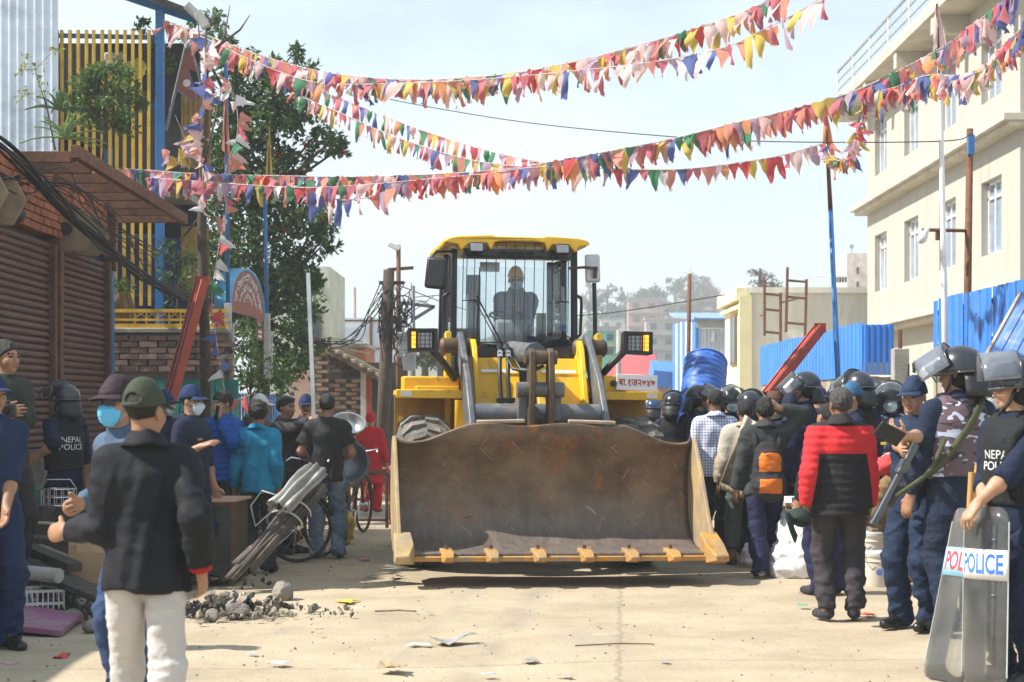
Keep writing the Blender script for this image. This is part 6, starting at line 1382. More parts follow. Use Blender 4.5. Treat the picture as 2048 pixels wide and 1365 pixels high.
def crom(pts, n=24):
    P_ = [Vector(p) for p in pts]; P_ = [P_[0] * 2 - P_[1]] + P_ + [P_[-1] * 2 - P_[-2]]; out = []
    for i in range(1, len(P_) - 2):
        for k in range(n):
            u = k / n; a, b_, c_, d_ = P_[i - 1:i + 3]
            out.append(.5 * ((2 * b_) + (c_ - a) * u + (2 * a - 5 * b_ + 4 * c_ - d_) * u * u + (3 * b_ - a - 3 * c_ + d_) * u ** 3))
    return out + [P_[-2]]
CORD = mat('pale_cord', (.45, .38, .38), .8)
def bunting(label, pix, spacing, pal, size=1., layers=1, jit=.35, sway=.35, group='strings of bunting over the street', drop=.0):
    pts = [P(*p) for p in pix]; o0 = pts[0]; t = thing('bunting', label, 'bunting', o0, 0, group); c = crom(pts); q = MB(); q.tube([p - o0 for p in c], .006, 5, cap=False); q.build('cord', CORD, t)
    spacing *= .74; acc, nxt = 0, 0; ks = pal.split()
    for a, b_ in zip(c[:-1], c[1:]):
        L = (b_ - a).length
        while nxt < acc + L:
            p = a + (b_ - a) * ((nxt - acc) / L); tg = (b_ - a).normalized()
            for ly in range(layers if random.random() < .85 else 1):
                k = random.choice(ks); me = random.choice(FM[k]); s = size * random.uniform(.75, 1.2)
                az = math.atan2(tg.y, tg.x); pitch = -math.asin(max(-1, min(1, tg.z)))
                o = link('flag', me, t, p - o0 + Vector((random.uniform(-.03, .03), .012 * ly, -.05 * ly * random.random() - drop * random.random())), (random.gauss(0, sway), pitch * .9 + random.gauss(0, jit * .3), az + random.gauss(0, jit)), (s * random.uniform(.8, 1.15), s, s * random.uniform(.85, 1.2)))
            nxt += spacing * random.uniform(.8, 1.2)
        acc += L
    return t
WARM = 'rose rose salmon orange pale pale pale yellow green blue rose white white red lilac blue yellow salmon'
MIX = 'rose rose rose salmon salmon orange yellow green blue blue lilac pale red lilac green'
bunting('uppermost string of faded bunting from the blue post rising out at the top', [(330, 42, 23.8), (400, 66, 23.2), (500, 104, 22.4), (600, 134, 21.6), (700, 152, 20.8), (830, 160, 20), (1000, 150, 19), (1150, 124, 18.2), (1300, 85, 17.6), (1450, 38, 17), (1570, -12, 16.5)], .135, WARM, 1.05, 2)
bunting('second string just below the uppermost bunting, crossing to the top right', [(400, 72, 23.0), (520, 128, 22.0), (640, 166, 21.2), (830, 166, 19.8), (1000, 156, 18.8), (1170, 140, 17.8), (1320, 122, 17), (1450, 95, 16.2), (1530, 58, 15.7), (1590, 28, 15.3), (1650, -8, 14.8)], .18, WARM, 1.0, 1)
bunting('neat triangular bunting slanting down from the tree to the lower crossing', [(580, 158, 25), (700, 205, 23.8), (800, 245, 22.8), (900, 280, 21.8), (1000, 308, 20.8), (1100, 328, 20)], .17, MIX, .95, 1, .12, .1)
bunting('second slanting string with larger gaps under the neat triangular one', [(585, 186, 24.6), (680, 226, 23.6), (760, 262, 22.8), (860, 298, 21.8), (950, 322, 21), (1060, 336, 20.2)], .14, MIX, .95, 1, .2, .15)
bunting('long dense lower bunting from the awning up to the white pole and beyond', [(250, 338, 22.6), (400, 348, 22), (560, 352, 21.2), (700, 354, 20.4), (850, 350, 19.7), (1000, 340, 19.2), (1100, 325, 18.8), (1300, 288, 18.3), (1450, 252, 18), (1600, 215, 17.7), (1720, 178, 17.4), (1880, 98, 17), (1960, 40, 16), (2030, -15, 15.2)], .115, MIX + ' rose salmon', 1.0, 2, .3, .25)
bunting('lowest string of bunting ending at the brown blue leaning pole', [(300, 356, 22.3), (560, 374, 21), (700, 372, 20.2), (950, 350, 19.3), (1090, 334, 18.8), (1290, 340, 18.8), (1400, 336, 18.8), (1550, 314, 18.9), (1652, 286, 19)], .135, MIX + ' red white', .95, 1, .3, .2)
bunting('bunched loop of bunting hanging between the brown pole and the long lower string', [(1652, 288, 18.9), (1662, 312, 18.7), (1680, 322, 18.4), (1700, 306, 18.1), (1716, 265, 17.8), (1730, 210, 17.5)], .05, WARM, .62, 2, 1.2, .6)
bunting('dense ragged bunting at the right edge under the roof of the cream building', [(1728, 190, 17.5), (1790, 175, 17.1), (1850, 152, 16.6), (1920, 150, 16), (1975, 128, 15.5), (2020, 80, 15), (2070, 30, 14.5)], .07, WARM + ' blue red', .92, 2, .5, .3)
bunting('short string with big drooping tips below the long lower bunting', [(610, 380, 20.8), (680, 400, 20.3), (740, 394, 20), (790, 376, 19.8)], .22, 'salmon lilac blue green pale', 1.15, 1, .3, .2)
VG = 'tangled flag strings on the bare trunk'
bunting('ragged bundle of pale flags tied down the upper bare trunk', [(414, 90, 21.6), (408, 190, 21.6), (400, 270, 21.6), (405, 350, 21.6), (408, 430, 21.6)], .075, 'pale pale salmon white rose blue', .9, 1, 1.5, .5, VG)
bunting('twisted flag string hanging right of the bare trunk from the blue pole', [(440, 150, 21.7), (470, 200, 21.8), (474, 270, 21.8), (452, 340, 21.8), (452, 420, 21.8), (440, 480, 21.7)], .12, 'pale salmon green white rose', .9, 1, 1.5, .4, VG)
bunting('lower tail of sparse coloured flags dangling before the brick wall', [(440, 480, 21.6), (430, 540, 21.6), (424, 590, 21.6), (428, 640, 21.6), (434, 690, 21.6), (442, 740, 21.6), (452, 790, 21.6), (470, 800, 21.8), (500, 790, 22.4)], .20, 'rose blue green red white', .9, 1, 1.2, .25, VG)
bunting('flags strung left of the bare trunk over the awning tip', [(330, 300, 21.9), (350, 320, 21.9), (375, 290, 21.8), (395, 250, 21.7)], .09, 'pale salmon yellow lilac', .9, 1, 1.3, .5, VG)
# cloth banners on spears
def spear(label, a, b_, ln, k, d, w=.09):
    A_, B_ = P(*a, d), P(*b_, d); t = thing('spear_banner', label, 'flag', A_); q = MB(); q.tube([(0, 0, 0), B_ - A_], .012, 6); q.build('shaft', RUST, t)
    q = MB(); rows = []
    for i in range(9):
        u = i / 8; c = (B_ - A_) * (1 - .02 - u * ln); ww = w * (.25 + .9 * u) ; rows.append([c + Vector((ww * (-.5 + j / 4 * 1.3), .03 * math.sin(j * 2 + u * 5), -.03 * j * u)) for j in range(5)])
    q.grid(rows); q.build('cloth', FC[k], t, True); return t
spear('faded yellow and red banner furled on a spear above the tree', (538, 375), (537, 250), .8, 'yellow', 24, .07); spear('faded cream cloth furled at the head of the white pole', (1880, 200), (1874, 8), .5, 'pale', 17.1, .11)
spear('tattered orange cloth at the tip of the brown pole', (1655, 330), (1652, 225), .7, 'orange', 18.9, .1); spear('orange banner furled on the blue pole beside the bare trunk', (452, 330), (449, 170), .8, 'salmon', 23.7, .08)
t = thing('national_flag', 'faded red double pennant with blue border leaning on a grey pole under the roof', 'flag', P(332, 262, 23.2)); o0 = P(332, 262, 23.2); q = MB(); q.tube([(0, 0, 0), P(376, 75, 23.2) - o0], .022, 7); q.build('shaft', mat('grey_steel', (0, 0, 0)), t)
a, b_ = P(374, 85, 23.2) - o0, P(352, 180, 23.2) - o0; q = MB(); q.add([a, a.lerp(b_, .45) + Vector((.25, .03, -.12)), a.lerp(b_, .5) + Vector((.08, .02, -.03)), b_ + Vector((.28, .05, -.16)), b_], [(0, 1, 2), (0, 2, 4), (2, 3, 4)]); q.build('cloth', flagmat('faded_crimson', (.28, .09, .07), .3), t, thick=.004)
q = MB(); q.tube([a, a.lerp(b_, .45) + Vector((.25, .03, -.12)), a.lerp(b_, .5) + Vector((.08, .02, -.03)), b_ + Vector((.28, .05, -.16)), b_], .011, 5); q.build('border', mat('faded_blue_edge', (.16, .16, .28), .8), t)
q = MB(); q.lathe([(0, .006), (.05, .005), (.052, 0)], 12, Matrix.Translation(a.lerp(b_, .78) + Vector((.11, .0, -.05))) @ Matrix.Rotation(R(90), 4, 'X')); q.build('sun_emblem', FC['white'], t)
# ================================================================ people
NAVY = cloth('navy_uniform', (.008, .014, .038), bump=.6); NAVYP = cloth('purple_navy_uniform', (.012, .012, .040)); BLACKJ = cloth('black_jacket_cloth', (.011, .012, .016), bump=.3, rough=.78, spec=.25)
CHAR = cloth('charcoal_cloth', (.04, .036, .042)); JEANS = cloth('faded_jeans', (.13, .19, .27), var=.35, dirt=(.22, .26, .30), dscale=5); DENIM = cloth('dark_denim', (.03, .055, .13)); OFFW = cloth('off_white_trousers', (.50, .47, .445), var=.08)
TURQ = cloth('turquoise_shirt_cloth', (.010, .185, .33), var=.18); BLACKT = cloth('washed_black_cotton', (.024, .024, .026), var=.3); OLIVEC = cloth('olive_cap_cloth', (.045, .055, .037)); MAROONC = cloth('dark_maroon_cap_cloth', (.035, .022, .030))
OLIVEJ = cloth('dark_olive_jacket_cloth', (.022, .028, .022)); PUFF = cloth('blue_puffer_nylon', (.010, .07, .30)); REDP = cloth('red_puffer_nylon', (.60, .028, .035), var=.08); BLKP = cloth('black_puffer_nylon', (.022, .021, .024)); REDD = cloth('red_dress_cloth', (.45, .012, .018))
NAVYT = cloth('navy_trousers_cloth', (.012, .014, .046)); GREENT = cloth('grey_green_trousers_cloth', (.065, .08, .07)); SHAWL = cloth('beige_shawl_cloth', (.31, .245, .17), var=.2, dirt=(.44, .40, .34), dscale=2.2, dpos=(.5, .52)); CHARJ = cloth('grey_jacket_cloth', (.035, .04, .042)); BROWNJ = cloth('brown_jacket_cloth', (.14, .10, .07)); GREYS = cloth('grey_shirt_cloth', (.16, .16, .17)); HOOD = cloth('grey_hoodie_cloth', (.19, .21, .26)); WHITEC = cloth('white_cap_cloth', (.62, .60, .58)); DSH = cloth('denim_shirt_cloth', (.065, .105, .17))
CAPB = cloth('navy_cap_cloth', (.012, .026, .085)); CAPG = cloth('grey_blue_cap_cloth', (.06, .10, .17)); CAPN = cloth('dark_navy_cap_cloth', (.014, .018, .045)); KUFI = cloth('brown_felt_hat', (.09, .05, .035))
HELM = mat('helmet_shell', (.016, .019, .026), .28, 0, .15, 6, spec=.55, coat=.3); HELMB = mat('blue_helmet_shell', (.018, .05, .16), .25, 0, .1, 6, coat=.4); RIM = mat('helmet_rim', (.10, .105, .11), .35, .5); GUARD = mat('neck_guard_leather', (.016, .017, .02), .5)
VIS = glass('visor_plastic', (.86, .88, .90), .05, .08, (.5, .53, .56), .07); VISC = glass('visor_plastic_hazy', (.84, .87, .92), .06, .08, (.6, .66, .76), .2)
MASK = mat('surgical_mask', (.50, .66, .76), .85, 0, .05); MASKB = mat('blue_surgical_mask', (.12, .48, .80), .85, 0, .05); BOOTM = mat('black_boot_leather', (.012, .012, .013), .3, 0, .3, 9, .3, 40, dirt=(.10, .09, .08), dscale=7, dpos=(.58, .75)); SOLE = mat('dark_sole', (.03, .03, .03), .8); SNK = mat('grey_sneaker', (.16, .16, .17), .8, 0, .3, 20); SNKB = mat('black_sneaker_mesh', (.03, .03, .032), .8, 0, .8, 25); WSOLE = mat('white_sole', (.6, .57, .53), .7); DUSTS = mat('dusty_dark_shoe', (.05, .045, .04), .7, 0, .4, 8)
VESTB = cloth('black_armour_vest', (.014, .015, .018), bump=.5)
def camo():
    m = bpy.data.materials.new('camouflage_vest'); m.use_nodes = True; n, l = m.node_tree.nodes, m.node_tree.links; b = n['Principled BSDF']; b.inputs['Roughness'].default_value = .8
    tc = n.new('ShaderNodeTexCoord')
    c = None; base = (.105, .070, .085, 1)
    for sc, p, col in ((5.5, .57, (.022, .020, .028, 1)), (7.5, .575, (.46, .50, .64, 1))):
        mp = n.new('ShaderNodeMapping'); mp.inputs['Scale'].default_value = (1, 1, 1.9); mp.inputs['Location'].default_value = (sc, 2, 0); l.new(tc.outputs['Object'], mp.inputs['Vector'])
        z = n.new('ShaderNodeTexNoise'); z.inputs['Scale'].default_value = sc; z.inputs['Detail'].default_value = 1.5; z.inputs['Distortion'].default_value = 1.2; l.new(mp.outputs['Vector'], z.inputs['Vector'])
        r_ = n.new('ShaderNodeValToRGB'); r_.color_ramp.elements[0].position = p; r_.color_ramp.elements[1].position = p + .012; l.new(z.outputs['Fac'], r_.inputs['Fac'])
        x = n.new('ShaderNodeMixRGB'); l.new(r_.outputs['Color'], x.inputs['Fac']); x.inputs['Color2'].default_value = col
        if c is None: x.inputs['Color1'].default_value = base
        else: l.new(c, x.inputs['Color1'])
        c = x.outputs['Color']
    l.new(c, b.inputs['Base Color']); return m
CAMO = camo()
def checks():
    m = bpy.data.materials.new('blue_check_cotton'); m.use_nodes = True; n, l = m.node_tree.nodes, m.node_tree.links; b = n['Principled BSDF']; b.inputs['Roughness'].default_value = .85
    tc = n.new('ShaderNodeTexCoord'); sx = n.new('ShaderNodeSeparateXYZ'); l.new(tc.outputs['Object'], sx.inputs[0]); last = None
    for ax_ in ('X', 'Z'):
        a = n.new('ShaderNodeMath'); a.operation = 'MULTIPLY'; a.inputs[1].default_value = 36; l.new(sx.outputs[ax_], a.inputs[0]); f = n.new('ShaderNodeMath'); f.operation = 'FRACT'; l.new(a.outputs[0], f.inputs[0]); g = n.new('ShaderNodeMath'); g.operation = 'LESS_THAN'; g.inputs[1].default_value = .30; l.new(f.outputs[0], g.inputs[0])
        x = n.new('ShaderNodeMixRGB'); x.blend_type = 'MULTIPLY'; l.new(g.outputs[0], x.inputs['Fac']); x.inputs['Color2'].default_value = (.42, .47, .70, 1)
        if last: l.new(last, x.inputs['Color1'])
        else: x.inputs['Color1'].default_value = (.72, .73, .80, 1)
        last = x.outputs['Color']
    l.new(last, b.inputs['Base Color']); return m
CHECK = checks()

def ht(py, d, extra=.02, lo=1.5, hi=1.89): return max(lo, min(hi, EYE + (HY - py) * d / F - extra))
HEL = lambda **k: dict(dict(mat=HELM, rim=RIM, glass=VIS, guard=GUARD), **k)
def cop(label, px, d, ytop, yaw, gear='helmet', vest=None, slv='roll', z=0, **k):
    H = ht(ytop - z, d, .055 if gear == 'helmet' else .022); kw = dict(top=dict(mats=k.pop('uni', NAVY), e=.018, hem=k.pop('hem', .82), sleeve=slv, amp=.008, name='uniform_shirt'), legs=dict(mat=k.pop('pants', NAVY), e=.018, amp=.010), shoes=('boot', BOOTM, SOLE), hair='crop' if gear != 'helmet' else None, group=k.pop('group', 'policemen in the street'))
    if gear == 'helmet': kw['helmet'] = HEL(**k.pop('hel', {}))
    elif gear: kw['cap'] = dict(mat=gear)
    if vest: kw['vest'] = dict(mat=vest)
    kw.update(k); o = GP(px, d); return person(label, (o.x, o.y, k.get('z0', 0)) if not isinstance(o, Vector) else Vector((o.x, o.y, z)), yaw, H, **{a: b for a, b in kw.items() if a != 'z0'})
def civ(label, px, d, ytop, yaw, **k):
    H = ht(ytop, d, k.pop('extra', .012), k.pop('lo', 1.5)); o = GP(px, d); return person(label, Vector((o.x, o.y, k.pop('z', 0))), yaw, H, **k)
def badge(p, pts, size, m, name='name_badge'):
    for x, y, z in pts:
        q = MB(); q.box((0, 0, 0), size); c = p['T'](x, y, z); bv = None
        t = p.get('_vest') or p['_top']; bvh = BVHTree.FromPolygons([v.co for v in t.data.vertices], [tuple(f.vertices) for f in t.data.polygons]); h = bvh.ray_cast(c + Vector((0, -.6, 0)), Vector((0, 1, 0)), 2)
        if h[0] is not None: o = q.build(name, m, p['root'], loc=h[0] + Vector((0, -.003, 0)))
GOLD = mat('gold_badge', (.45, .27, .05), .5, .3)
def strap(p, pts, w, m, name='sling_strap', off=.012):
    """belt laid over the body between points in person coordinates"""
    t = p.get('_vest') or p['_top']; bv = BVHTree.FromPolygons([v.co for v in t.data.vertices], [tuple(f.vertices) for f in t.data.polygons]); q = MB(); rows = []
    c = crom([p['T'](*x) for x in pts], 8)
    for i, v in enumerate(c):
        h = bv.find_nearest(v); co = h[0] + h[1] * off if h[0] is not None else v; tg = (c[min(i + 1, len(c) - 1)] - c[max(i - 1, 0)]).normalized(); s_ = tg.cross(h[1]).normalized() * w / 2; rows.append([co - s_, co + s_])
    q.grid(rows); return q.build(name, m, p['root'], True, thick=.006)

# ---- left side
p = person('man seen from behind in olive cap, black jacket and off white trousers', GP(292, 7.3), 186, 1.635, 'b', hands=(P(402, 1138, 7.25), P(132, 1062, 7.42)), elbows=((-.15, .9, -.1), (-.4, .3, -1)), curl=(.55, .8), head=(-26, 2), bulk=.97,
    top=dict(mats=BLACKJ, e=.026, hem=.815, sleeve='long', amp=.013, fs=.95, name='jacket', gap=.03, flare=.012, collar=1.25), legs=dict(mat=OFFW, e=.010, amp=.009, fs=.85), shoes=('sneaker', SNK, WSOLE), hair='crop', cap=dict(mat=OLIVEC, open=True), near=True, feet=((-.10, .16), (.10, -.20)))
q = MB(); w0, e0 = Vector(p['wr'][0]), Vector(p['elb'][0]); dd = (e0 - w0).normalized(); q.tube([w0 + dd * .05, w0 + dd * .0], [.052, .048], 12); q.build('red_cuff', cloth('red_cuff_cloth', (.35, .02, .02)), p['root'], True)
q = MB(); q.box(p['T'](.17, .18, .86), (.012, .012, .05)); 
p = civ('man in maroon cap, sunglasses and blue mask behind the black jacket man', 262, 8.9, 752, -45, lean=9, hands=(P(165, 1004, 8.6), None), elbows=((.7, .6, -.6), None), palms=((1, .1, .2), None), curl=(1.9, .5), head=(24, -4), sk='b', bulk=.85, top=dict(mats=DSH, e=.012, hem=.82, name='denim_shirt'), legs=dict(mat=DENIM, e=.016), shoes=('sneaker', SNKB, SOLE), cap=dict(mat=MAROONC), mask=MASKB, hair='short', near=True, extra=.022)
q = MB()
for s in (-1, 1): q.box(p['HP'](s * .034, -.099, .004), (.052, .012, .036), (0, 0, R(24 + s * 6)))
q.tube([p['HP'](-.075, -.03, .008), p['HP'](-.06, -.09, .01), p['HP'](0, -.105, .01), p['HP'](.06, -.09, .01), p['HP'](.075, -.03, .008)], .004, 5); q.build('sunglasses', mat('dark_lens', (.01, .01, .012), .15), p['root'])
p = cop('policeman in blue cap cut off by the left picture edge', -14, 11.1, 746, 34, CAPB, slv='roll', near=True, hands=(None, P(6, 1052, 10.9)), head=(10, 0), uni=cloth('blue_uniform', (.009, .020, .062)), pants=cloth('blue_uniform', (0, 0, 0)))
p = civ('photographer in dark olive jacket raising a camera at the left edge', 14, 13.2, 738, 60, z=.22, hands=(P(6, 828, 12.9), P(24, 826, 12.9)), elbows=((-.5, 0, -1), (.6, -.1, -1)), top=dict(mats=OLIVEJ, e=.026, hem=.80, name='jacket'), legs=dict(mat=BLACKT, e=.016), shoes=('boot', BOOTM, SOLE), near=True)
t = thing('camera', 'black camera with a long lens held up by the photographer', 'camera', P(12, 822, 12.75)); q = MB(); q.box((0, 0, 0), (.14, .08, .10)); q.box((0, 0, .06), (.06, .06, .035)); q.build('camera_body', LK, t, bevel=.01); q = MB(); q.lathe([(0, 0), (.04, 0), (.042, .14), (.05, .15), (.05, .17), (.042, .17), (0, .165)], 16, Matrix.Translation((0, -.03, 0)) @ Matrix.Rotation(R(75), 4, 'X')); q.build('lens', LK, t, 40)
p = cop('riot policeman in visored helmet and black vest facing the shutters', 128, 16, 765, -128, vest=VESTB, slv='roll', hel=dict(bars=True, visor=70), hands=(None, P(70, 918, 15.7)), group='helmeted riot policemen', head=(0, -4))
WL = mat('white_lettering', (.62, .64, .66), .6)
letters_on(p['_vest'], 'NEPAL\nPOLICE', .075, WL, p['T'](.02, .12, 1.20), (-1, 0, 0), (0, 0, 1), p['root'])
p = cop('masked policeman in blue cap standing before the red beam', 333, 17.6, 782, 62, CAPB, slv='long', mask=MASK)
p = cop('masked policeman in blue cap pointing with an open right hand', 386, 15.2, 772, 66, CAPB, slv='roll', mask=MASK, hands=(P(402, 893, 14.9), None), elbows=((-.2, .8, -.5), None), palms=((.5, .2, -1), None), curl=(.35, .5), head=(4, 2), near=True); badge(p, ((-.07, 0, 1.26),), (.09, .008, .018), GOLD)
p = civ('man on the phone in a blue quilted puffer jacket', 443, 16.5, 782, -28, hands=(None, P(438, 836, 16.15)), elbows=(None, (.5, -.1, -1)), fdirs=(None, (-.15, -.1, 1)), palms=(None, (-1, .2, 0)), curl=(.5, .8), head=(-20, 8), sk='b', top=dict(mats=PUFF, e=.036, hem=.86, quilt=.06, amp=.005, name='puffer_jacket', collar=1.5), legs=dict(mat=BLACKT, e=.014), shoes=('sneaker', SNKB, SOLE), near=True)
t = thing('phone', 'dark phone at the ear of the puffer jacket man', 'phone', P(434, 826, 16.1)); q = MB(); q.box((0, 0, 0), (.012, .07, .14), (.2, .1, .5)); q.build('case', LK, t, bevel=.004); q = MB(); q.box((-.007, 0, 0), (.002, .062, .13), (.2, .1, .5)); q.build('screen', mat('dark_glass', (.01, .012, .015), .08), t)
p = civ('short grey haired person in brown jacket with an orange scarf', 492, 18.6, 826, 130, lo=1.42, lean=8, hair_m=HAIR_GREY, sk='c', top=dict(mats=BROWNJ, e=.026, hem=.8, name='jacket'), legs=dict(mat=GREYS, e=.02), shoes=('slipper', DUSTS, SOLE))
q = MB(); q.tube([p['T'](.07 * math.cos(a) , .02 + .075 * math.sin(a), 1.44 + .01 * math.sin(a)) for a in np.linspace(0, 6.283, 15)], .03, 8); q.build('scarf', cloth('orange_scarf_cloth', (.5, .16, .04)), p['root'], True)
p = civ('man in white cap behind the turquoise shirt', 524, 19.6, 790, 115, cap=dict(mat=WHITEC), top=dict(mats=BROWNJ, e=.02, hem=.82), legs=dict(mat=CHAR, e=.016), shoes=('dress', DUSTS, SOLE), extra=.02)
p = civ('man in turquoise shirt seen from behind holding the tied metal sheets', 517, 16.3, 802, 172, hands=(P(556, 975, 16.3), None), sk='c', hair='bushy', curl=(1.0, .6), top=dict(mats=TURQ, e=.02, hem=.80, amp=.011, collar=.8, name='turquoise_shirt'), legs=dict(mat=BLACKT, e=.014, amp=.011), shoes=('dress', DUSTS, SOLE), near=True, head=(14, 0))
p = civ('boy with black fringe in dark jacket reaching for the metal pole', 574, 18.4, 792, 62, hands=(P(622, 840, 17.95), P(628, 832, 17.9)), elbows=((-.2, .3, -1), (.3, .2, -1)), curl=(1.1, 1.1), hair='long', top=dict(mats=CHAR, e=.024, hem=.84, name='jacket'), legs=dict(mat=BLACKT, e=.014), shoes=('sneaker', SNKB, SOLE))
p = cop('moustached policeman in blue cap behind the metal pole', 612, 20.2, 790, 8, CAPB, slv='long', hands=(None, P(632, 842, 18.3))); q = MB(); q.box(p['HP'](0, -.099, -.05), (.05, .012, .012)); q.build('moustache', HAIR, p['root'])
p = civ('man in dusty black T-shirt and jeans seen from behind carrying basins', 655, 17.9, 787, 180, hands=(P(690, 915, 18.1), P(618, 920, 18.1)), elbows=((-.5, .9, -.3), (.5, .9, -.3)), sk='b', hair='short', top=dict(mats=BLACKT, e=.026, hem=.80, sleeve='short', collar=.3, amp=.010, name='t_shirt'), legs=dict(mat=JEANS, e=.020, amp=.014), shoes=('sneaker', DUSTS, SOLE), near=True, feet=((-.12, -.02), (.12, .03)))
p = civ('woman in long red dress and red headscarf walking away', 742, 25.5, 824, 172, lo=1.4, hair='long', hair_m=REDD, top=dict(mats=REDD, e=.022, hem=.48, flare=.05, collar=.6, name='dress'), legs=dict(mat=REDD, e=.018), shoes=('slipper', DUSTS, SOLE))
for px, d, yt, c, lab in ((776, 36, 818, GREYS, 'far man in grey by the parked bicycles'), (762, 40, 822, BROWNJ, 'far man in brown beyond the red dress woman'), (795, 33, 826, REDP, 'far person in red half hidden by the loader')):
    civ(lab, px, d, yt, 150 + px % 40, lo=1.4, top=dict(mats=c, e=.02, hem=.8), legs=dict(mat=CHAR, e=.016), shoes=('dress', DUSTS, SOLE))

# ---- right side
p = civ('man in blue and white checked shirt walking away beside the bucket', 1430, 17.6, 778, 182, hair='crop', sk='c', top=dict(mats=CHECK, e=.020, hem=.84, collar=.8, amp=.008, name='checked_shirt'), legs=dict(mat=BLACKT, e=.014), shoes=('dress', DUSTS, SOLE), near=True)
p = civ('man wrapped in a fringed beige shawl behind the backpack', 1490, 17.1, 800, 180, sk='c', hair='short', top=dict(mats=SHAWL, e=.045, hem=.78, flare=.03, name='shawl', collar=.8), legs=dict(mat=GREENT, e=.022, len=.17), shoes=('slipper', DUSTS, SOLE), feet=((-.10, -.1), (.14, .05)))
q = MB(); rows = []
for i in range(12):
    u = i / 11; a, b_ = P(1512, 832, 16.75), P(1470, 970, 16.72); c = P(1490, 830, 16.8).lerp(P(1440, 965, 16.75), u); e_ = P(1520, 850, 16.65).lerp(P(1486, 985, 16.7), u); rows.append([(c.lerp(e_, j / 6) + Vector((0, -.05 * math.sin(j * 1.8 + 2 * u), 0))) - Vector(p['loc']) for j in range(7)])
q.grid(rows)
for j in range(19):
    v = rows[-1][0].lerp(rows[-1][-1], j / 18); q.tube([v, v + Vector((random.uniform(-.015, .015), 0, -.06))], .005, 4)
o = q.build('shawl_end', SHAWL, None, True, thick=.008); o.parent = p['root']; o.rotation_euler = (0, 0, -p['yaw'])
p = civ('man in grey jacket with a black and orange backpack, hand on his head', 1530, 16.0, 797, 182, hands=(P(1560, 818, 15.95), None), elbows=((-1, -.2, .1), None), fdirs=((.7, .1, .6), None), sk='b', hair='bushy', top=dict(mats=CHARJ, e=.036, hem=.78, flare=.02, amp=.012, fs=.6, name='jacket', collar=1.3), legs=dict(mat=NAVYT, e=.020, amp=.012), shoes=('sneaker', SNK, WSOLE), near=True, feet=((-.06, -.08), (.09, .22)))
BPW = p['W']; bp = thing('backpack', 'small black and orange backpack on the grey jacket man', 'backpack', BPW(p['T'](-.0, .21, 1.0)), p['yaw'])
g = Field(*[axis(a, b_, .011, [], .011) for a, b_ in ((-.25, .25), (-.2, .2), (-.3, .4))]); g.cone((0, 0, -.12), (0, -.02, .16), .155, .13, .04, (0, 1, 0), 1.7); g.ell((0, .05, -.10), (.125, .09, .11), None, .03); g.ell((0, .05, .08), (.11, .06, .13), None, .03)
V, Q_ = g.mesh(); c = V[Q_].mean(1); mi = np.zeros(len(Q_), int); mi[(c[:, 1] > .055) & (np.abs(c[:, 0]) < .10) & ((c[:, 2] < -.05) & (c[:, 2] > -.18) | (c[:, 2] > .015) & (c[:, 2] < .19))] = 1
ORN = cloth('orange_nylon', (.62, .16, .02), var=.1); link('pack', np_mesh('pack', V, Q_, [cloth('black_nylon', (.025, .024, .026)), ORN], mi, lambda v: folds(v, .006, 4)), bp)
q = MB(); q.tube([(-.07, .10, .185), (0, .115, .195), (.07, .10, .185)], .008, 6); q.build('zip', LK, bp)
for s in (-1, 1): q = MB(); q.tube([(s * .10, -.05, .14), (s * .11, -.08, .30), (s * .115, -.16, .40), (s * .12, -.26, .38)], [.022, .028, .028, .025], 8); q.build('shoulder_strap', cloth('black_nylon', (0, 0, 0)), bp, True)
# red and black puffer
def two_tone():
    m = REDP.copy(); m.name = 'red_and_black_puffer_nylon'; n, l = m.node_tree.nodes, m.node_tree.links; b = n['Principled BSDF']; src = b.inputs['Base Color'].links[0].from_socket
    tc = n.new('ShaderNodeTexCoord'); sx = n.new('ShaderNodeSeparateXYZ'); l.new(tc.outputs['Object'], sx.inputs[0])
    def M(op, a, c): 
        q = n.new('ShaderNodeMath'); q.operation = op
        for i, v in enumerate((a, c)):
            if isinstance(v, (int, float)): q.inputs[i].default_value = v
            else: l.new(v, q.inputs[i])
        return q.outputs[0]
    x, z = M('ABSOLUTE', sx.outputs['X'], 0), sx.outputs['Z']; sl = M('ADD', 0, M('MULTIPLY', M('SUBTRACT', 1.20, z), .14))
    blk = M('MULTIPLY', M('LESS_THAN', z, 1.205), M('LESS_THAN', x, M('ADD', .175, sl))); blk = M('MAXIMUM', blk, M('GREATER_THAN', z, 1.405))
    mx = n.new('ShaderNodeMixRGB'); l.new(blk, mx.inputs['Fac']); l.new(src, mx.inputs['Color1']); mx.inputs['Color2'].default_value = (.022, .020, .023, 1); l.new(mx.outputs['Color'], b.inputs['Base Color']); return m
p = civ('man in red and black quilted jacket seen from behind', 1680, 12.7, 775, 181, hands=(P(1738, 1030, 12.7), P(1614, 1010, 12.65)), curl=(.6, 1.0), bulk=1.08, sk='c', hair='short', hair_m=HAIR_GREY, head=(10, 0), top=dict(mats=two_tone(), e=.036, hem=.765, quilt=.058, amp=.006, name='puffer_jacket', collar=2.2, flare=.015), legs=dict(mat=CHAR, e=.020, amp=.010, len=.085), shoes=('sneaker', SNKB, WSOLE), near=True, feet=((-.105, 0), (.105, .0)), toes=(-14, 14))
q = MB(); w0, e0 = Vector(p['wr'][1]), Vector(p['elb'][1]); dd = (e0 - w0).normalized(); q.tube([w0 + dd * .035, w0 + dd * .012], .038, 12); q.build('watch', mat('steel_watch', (.35, .33, .3), .3, .8), p['root'], True)
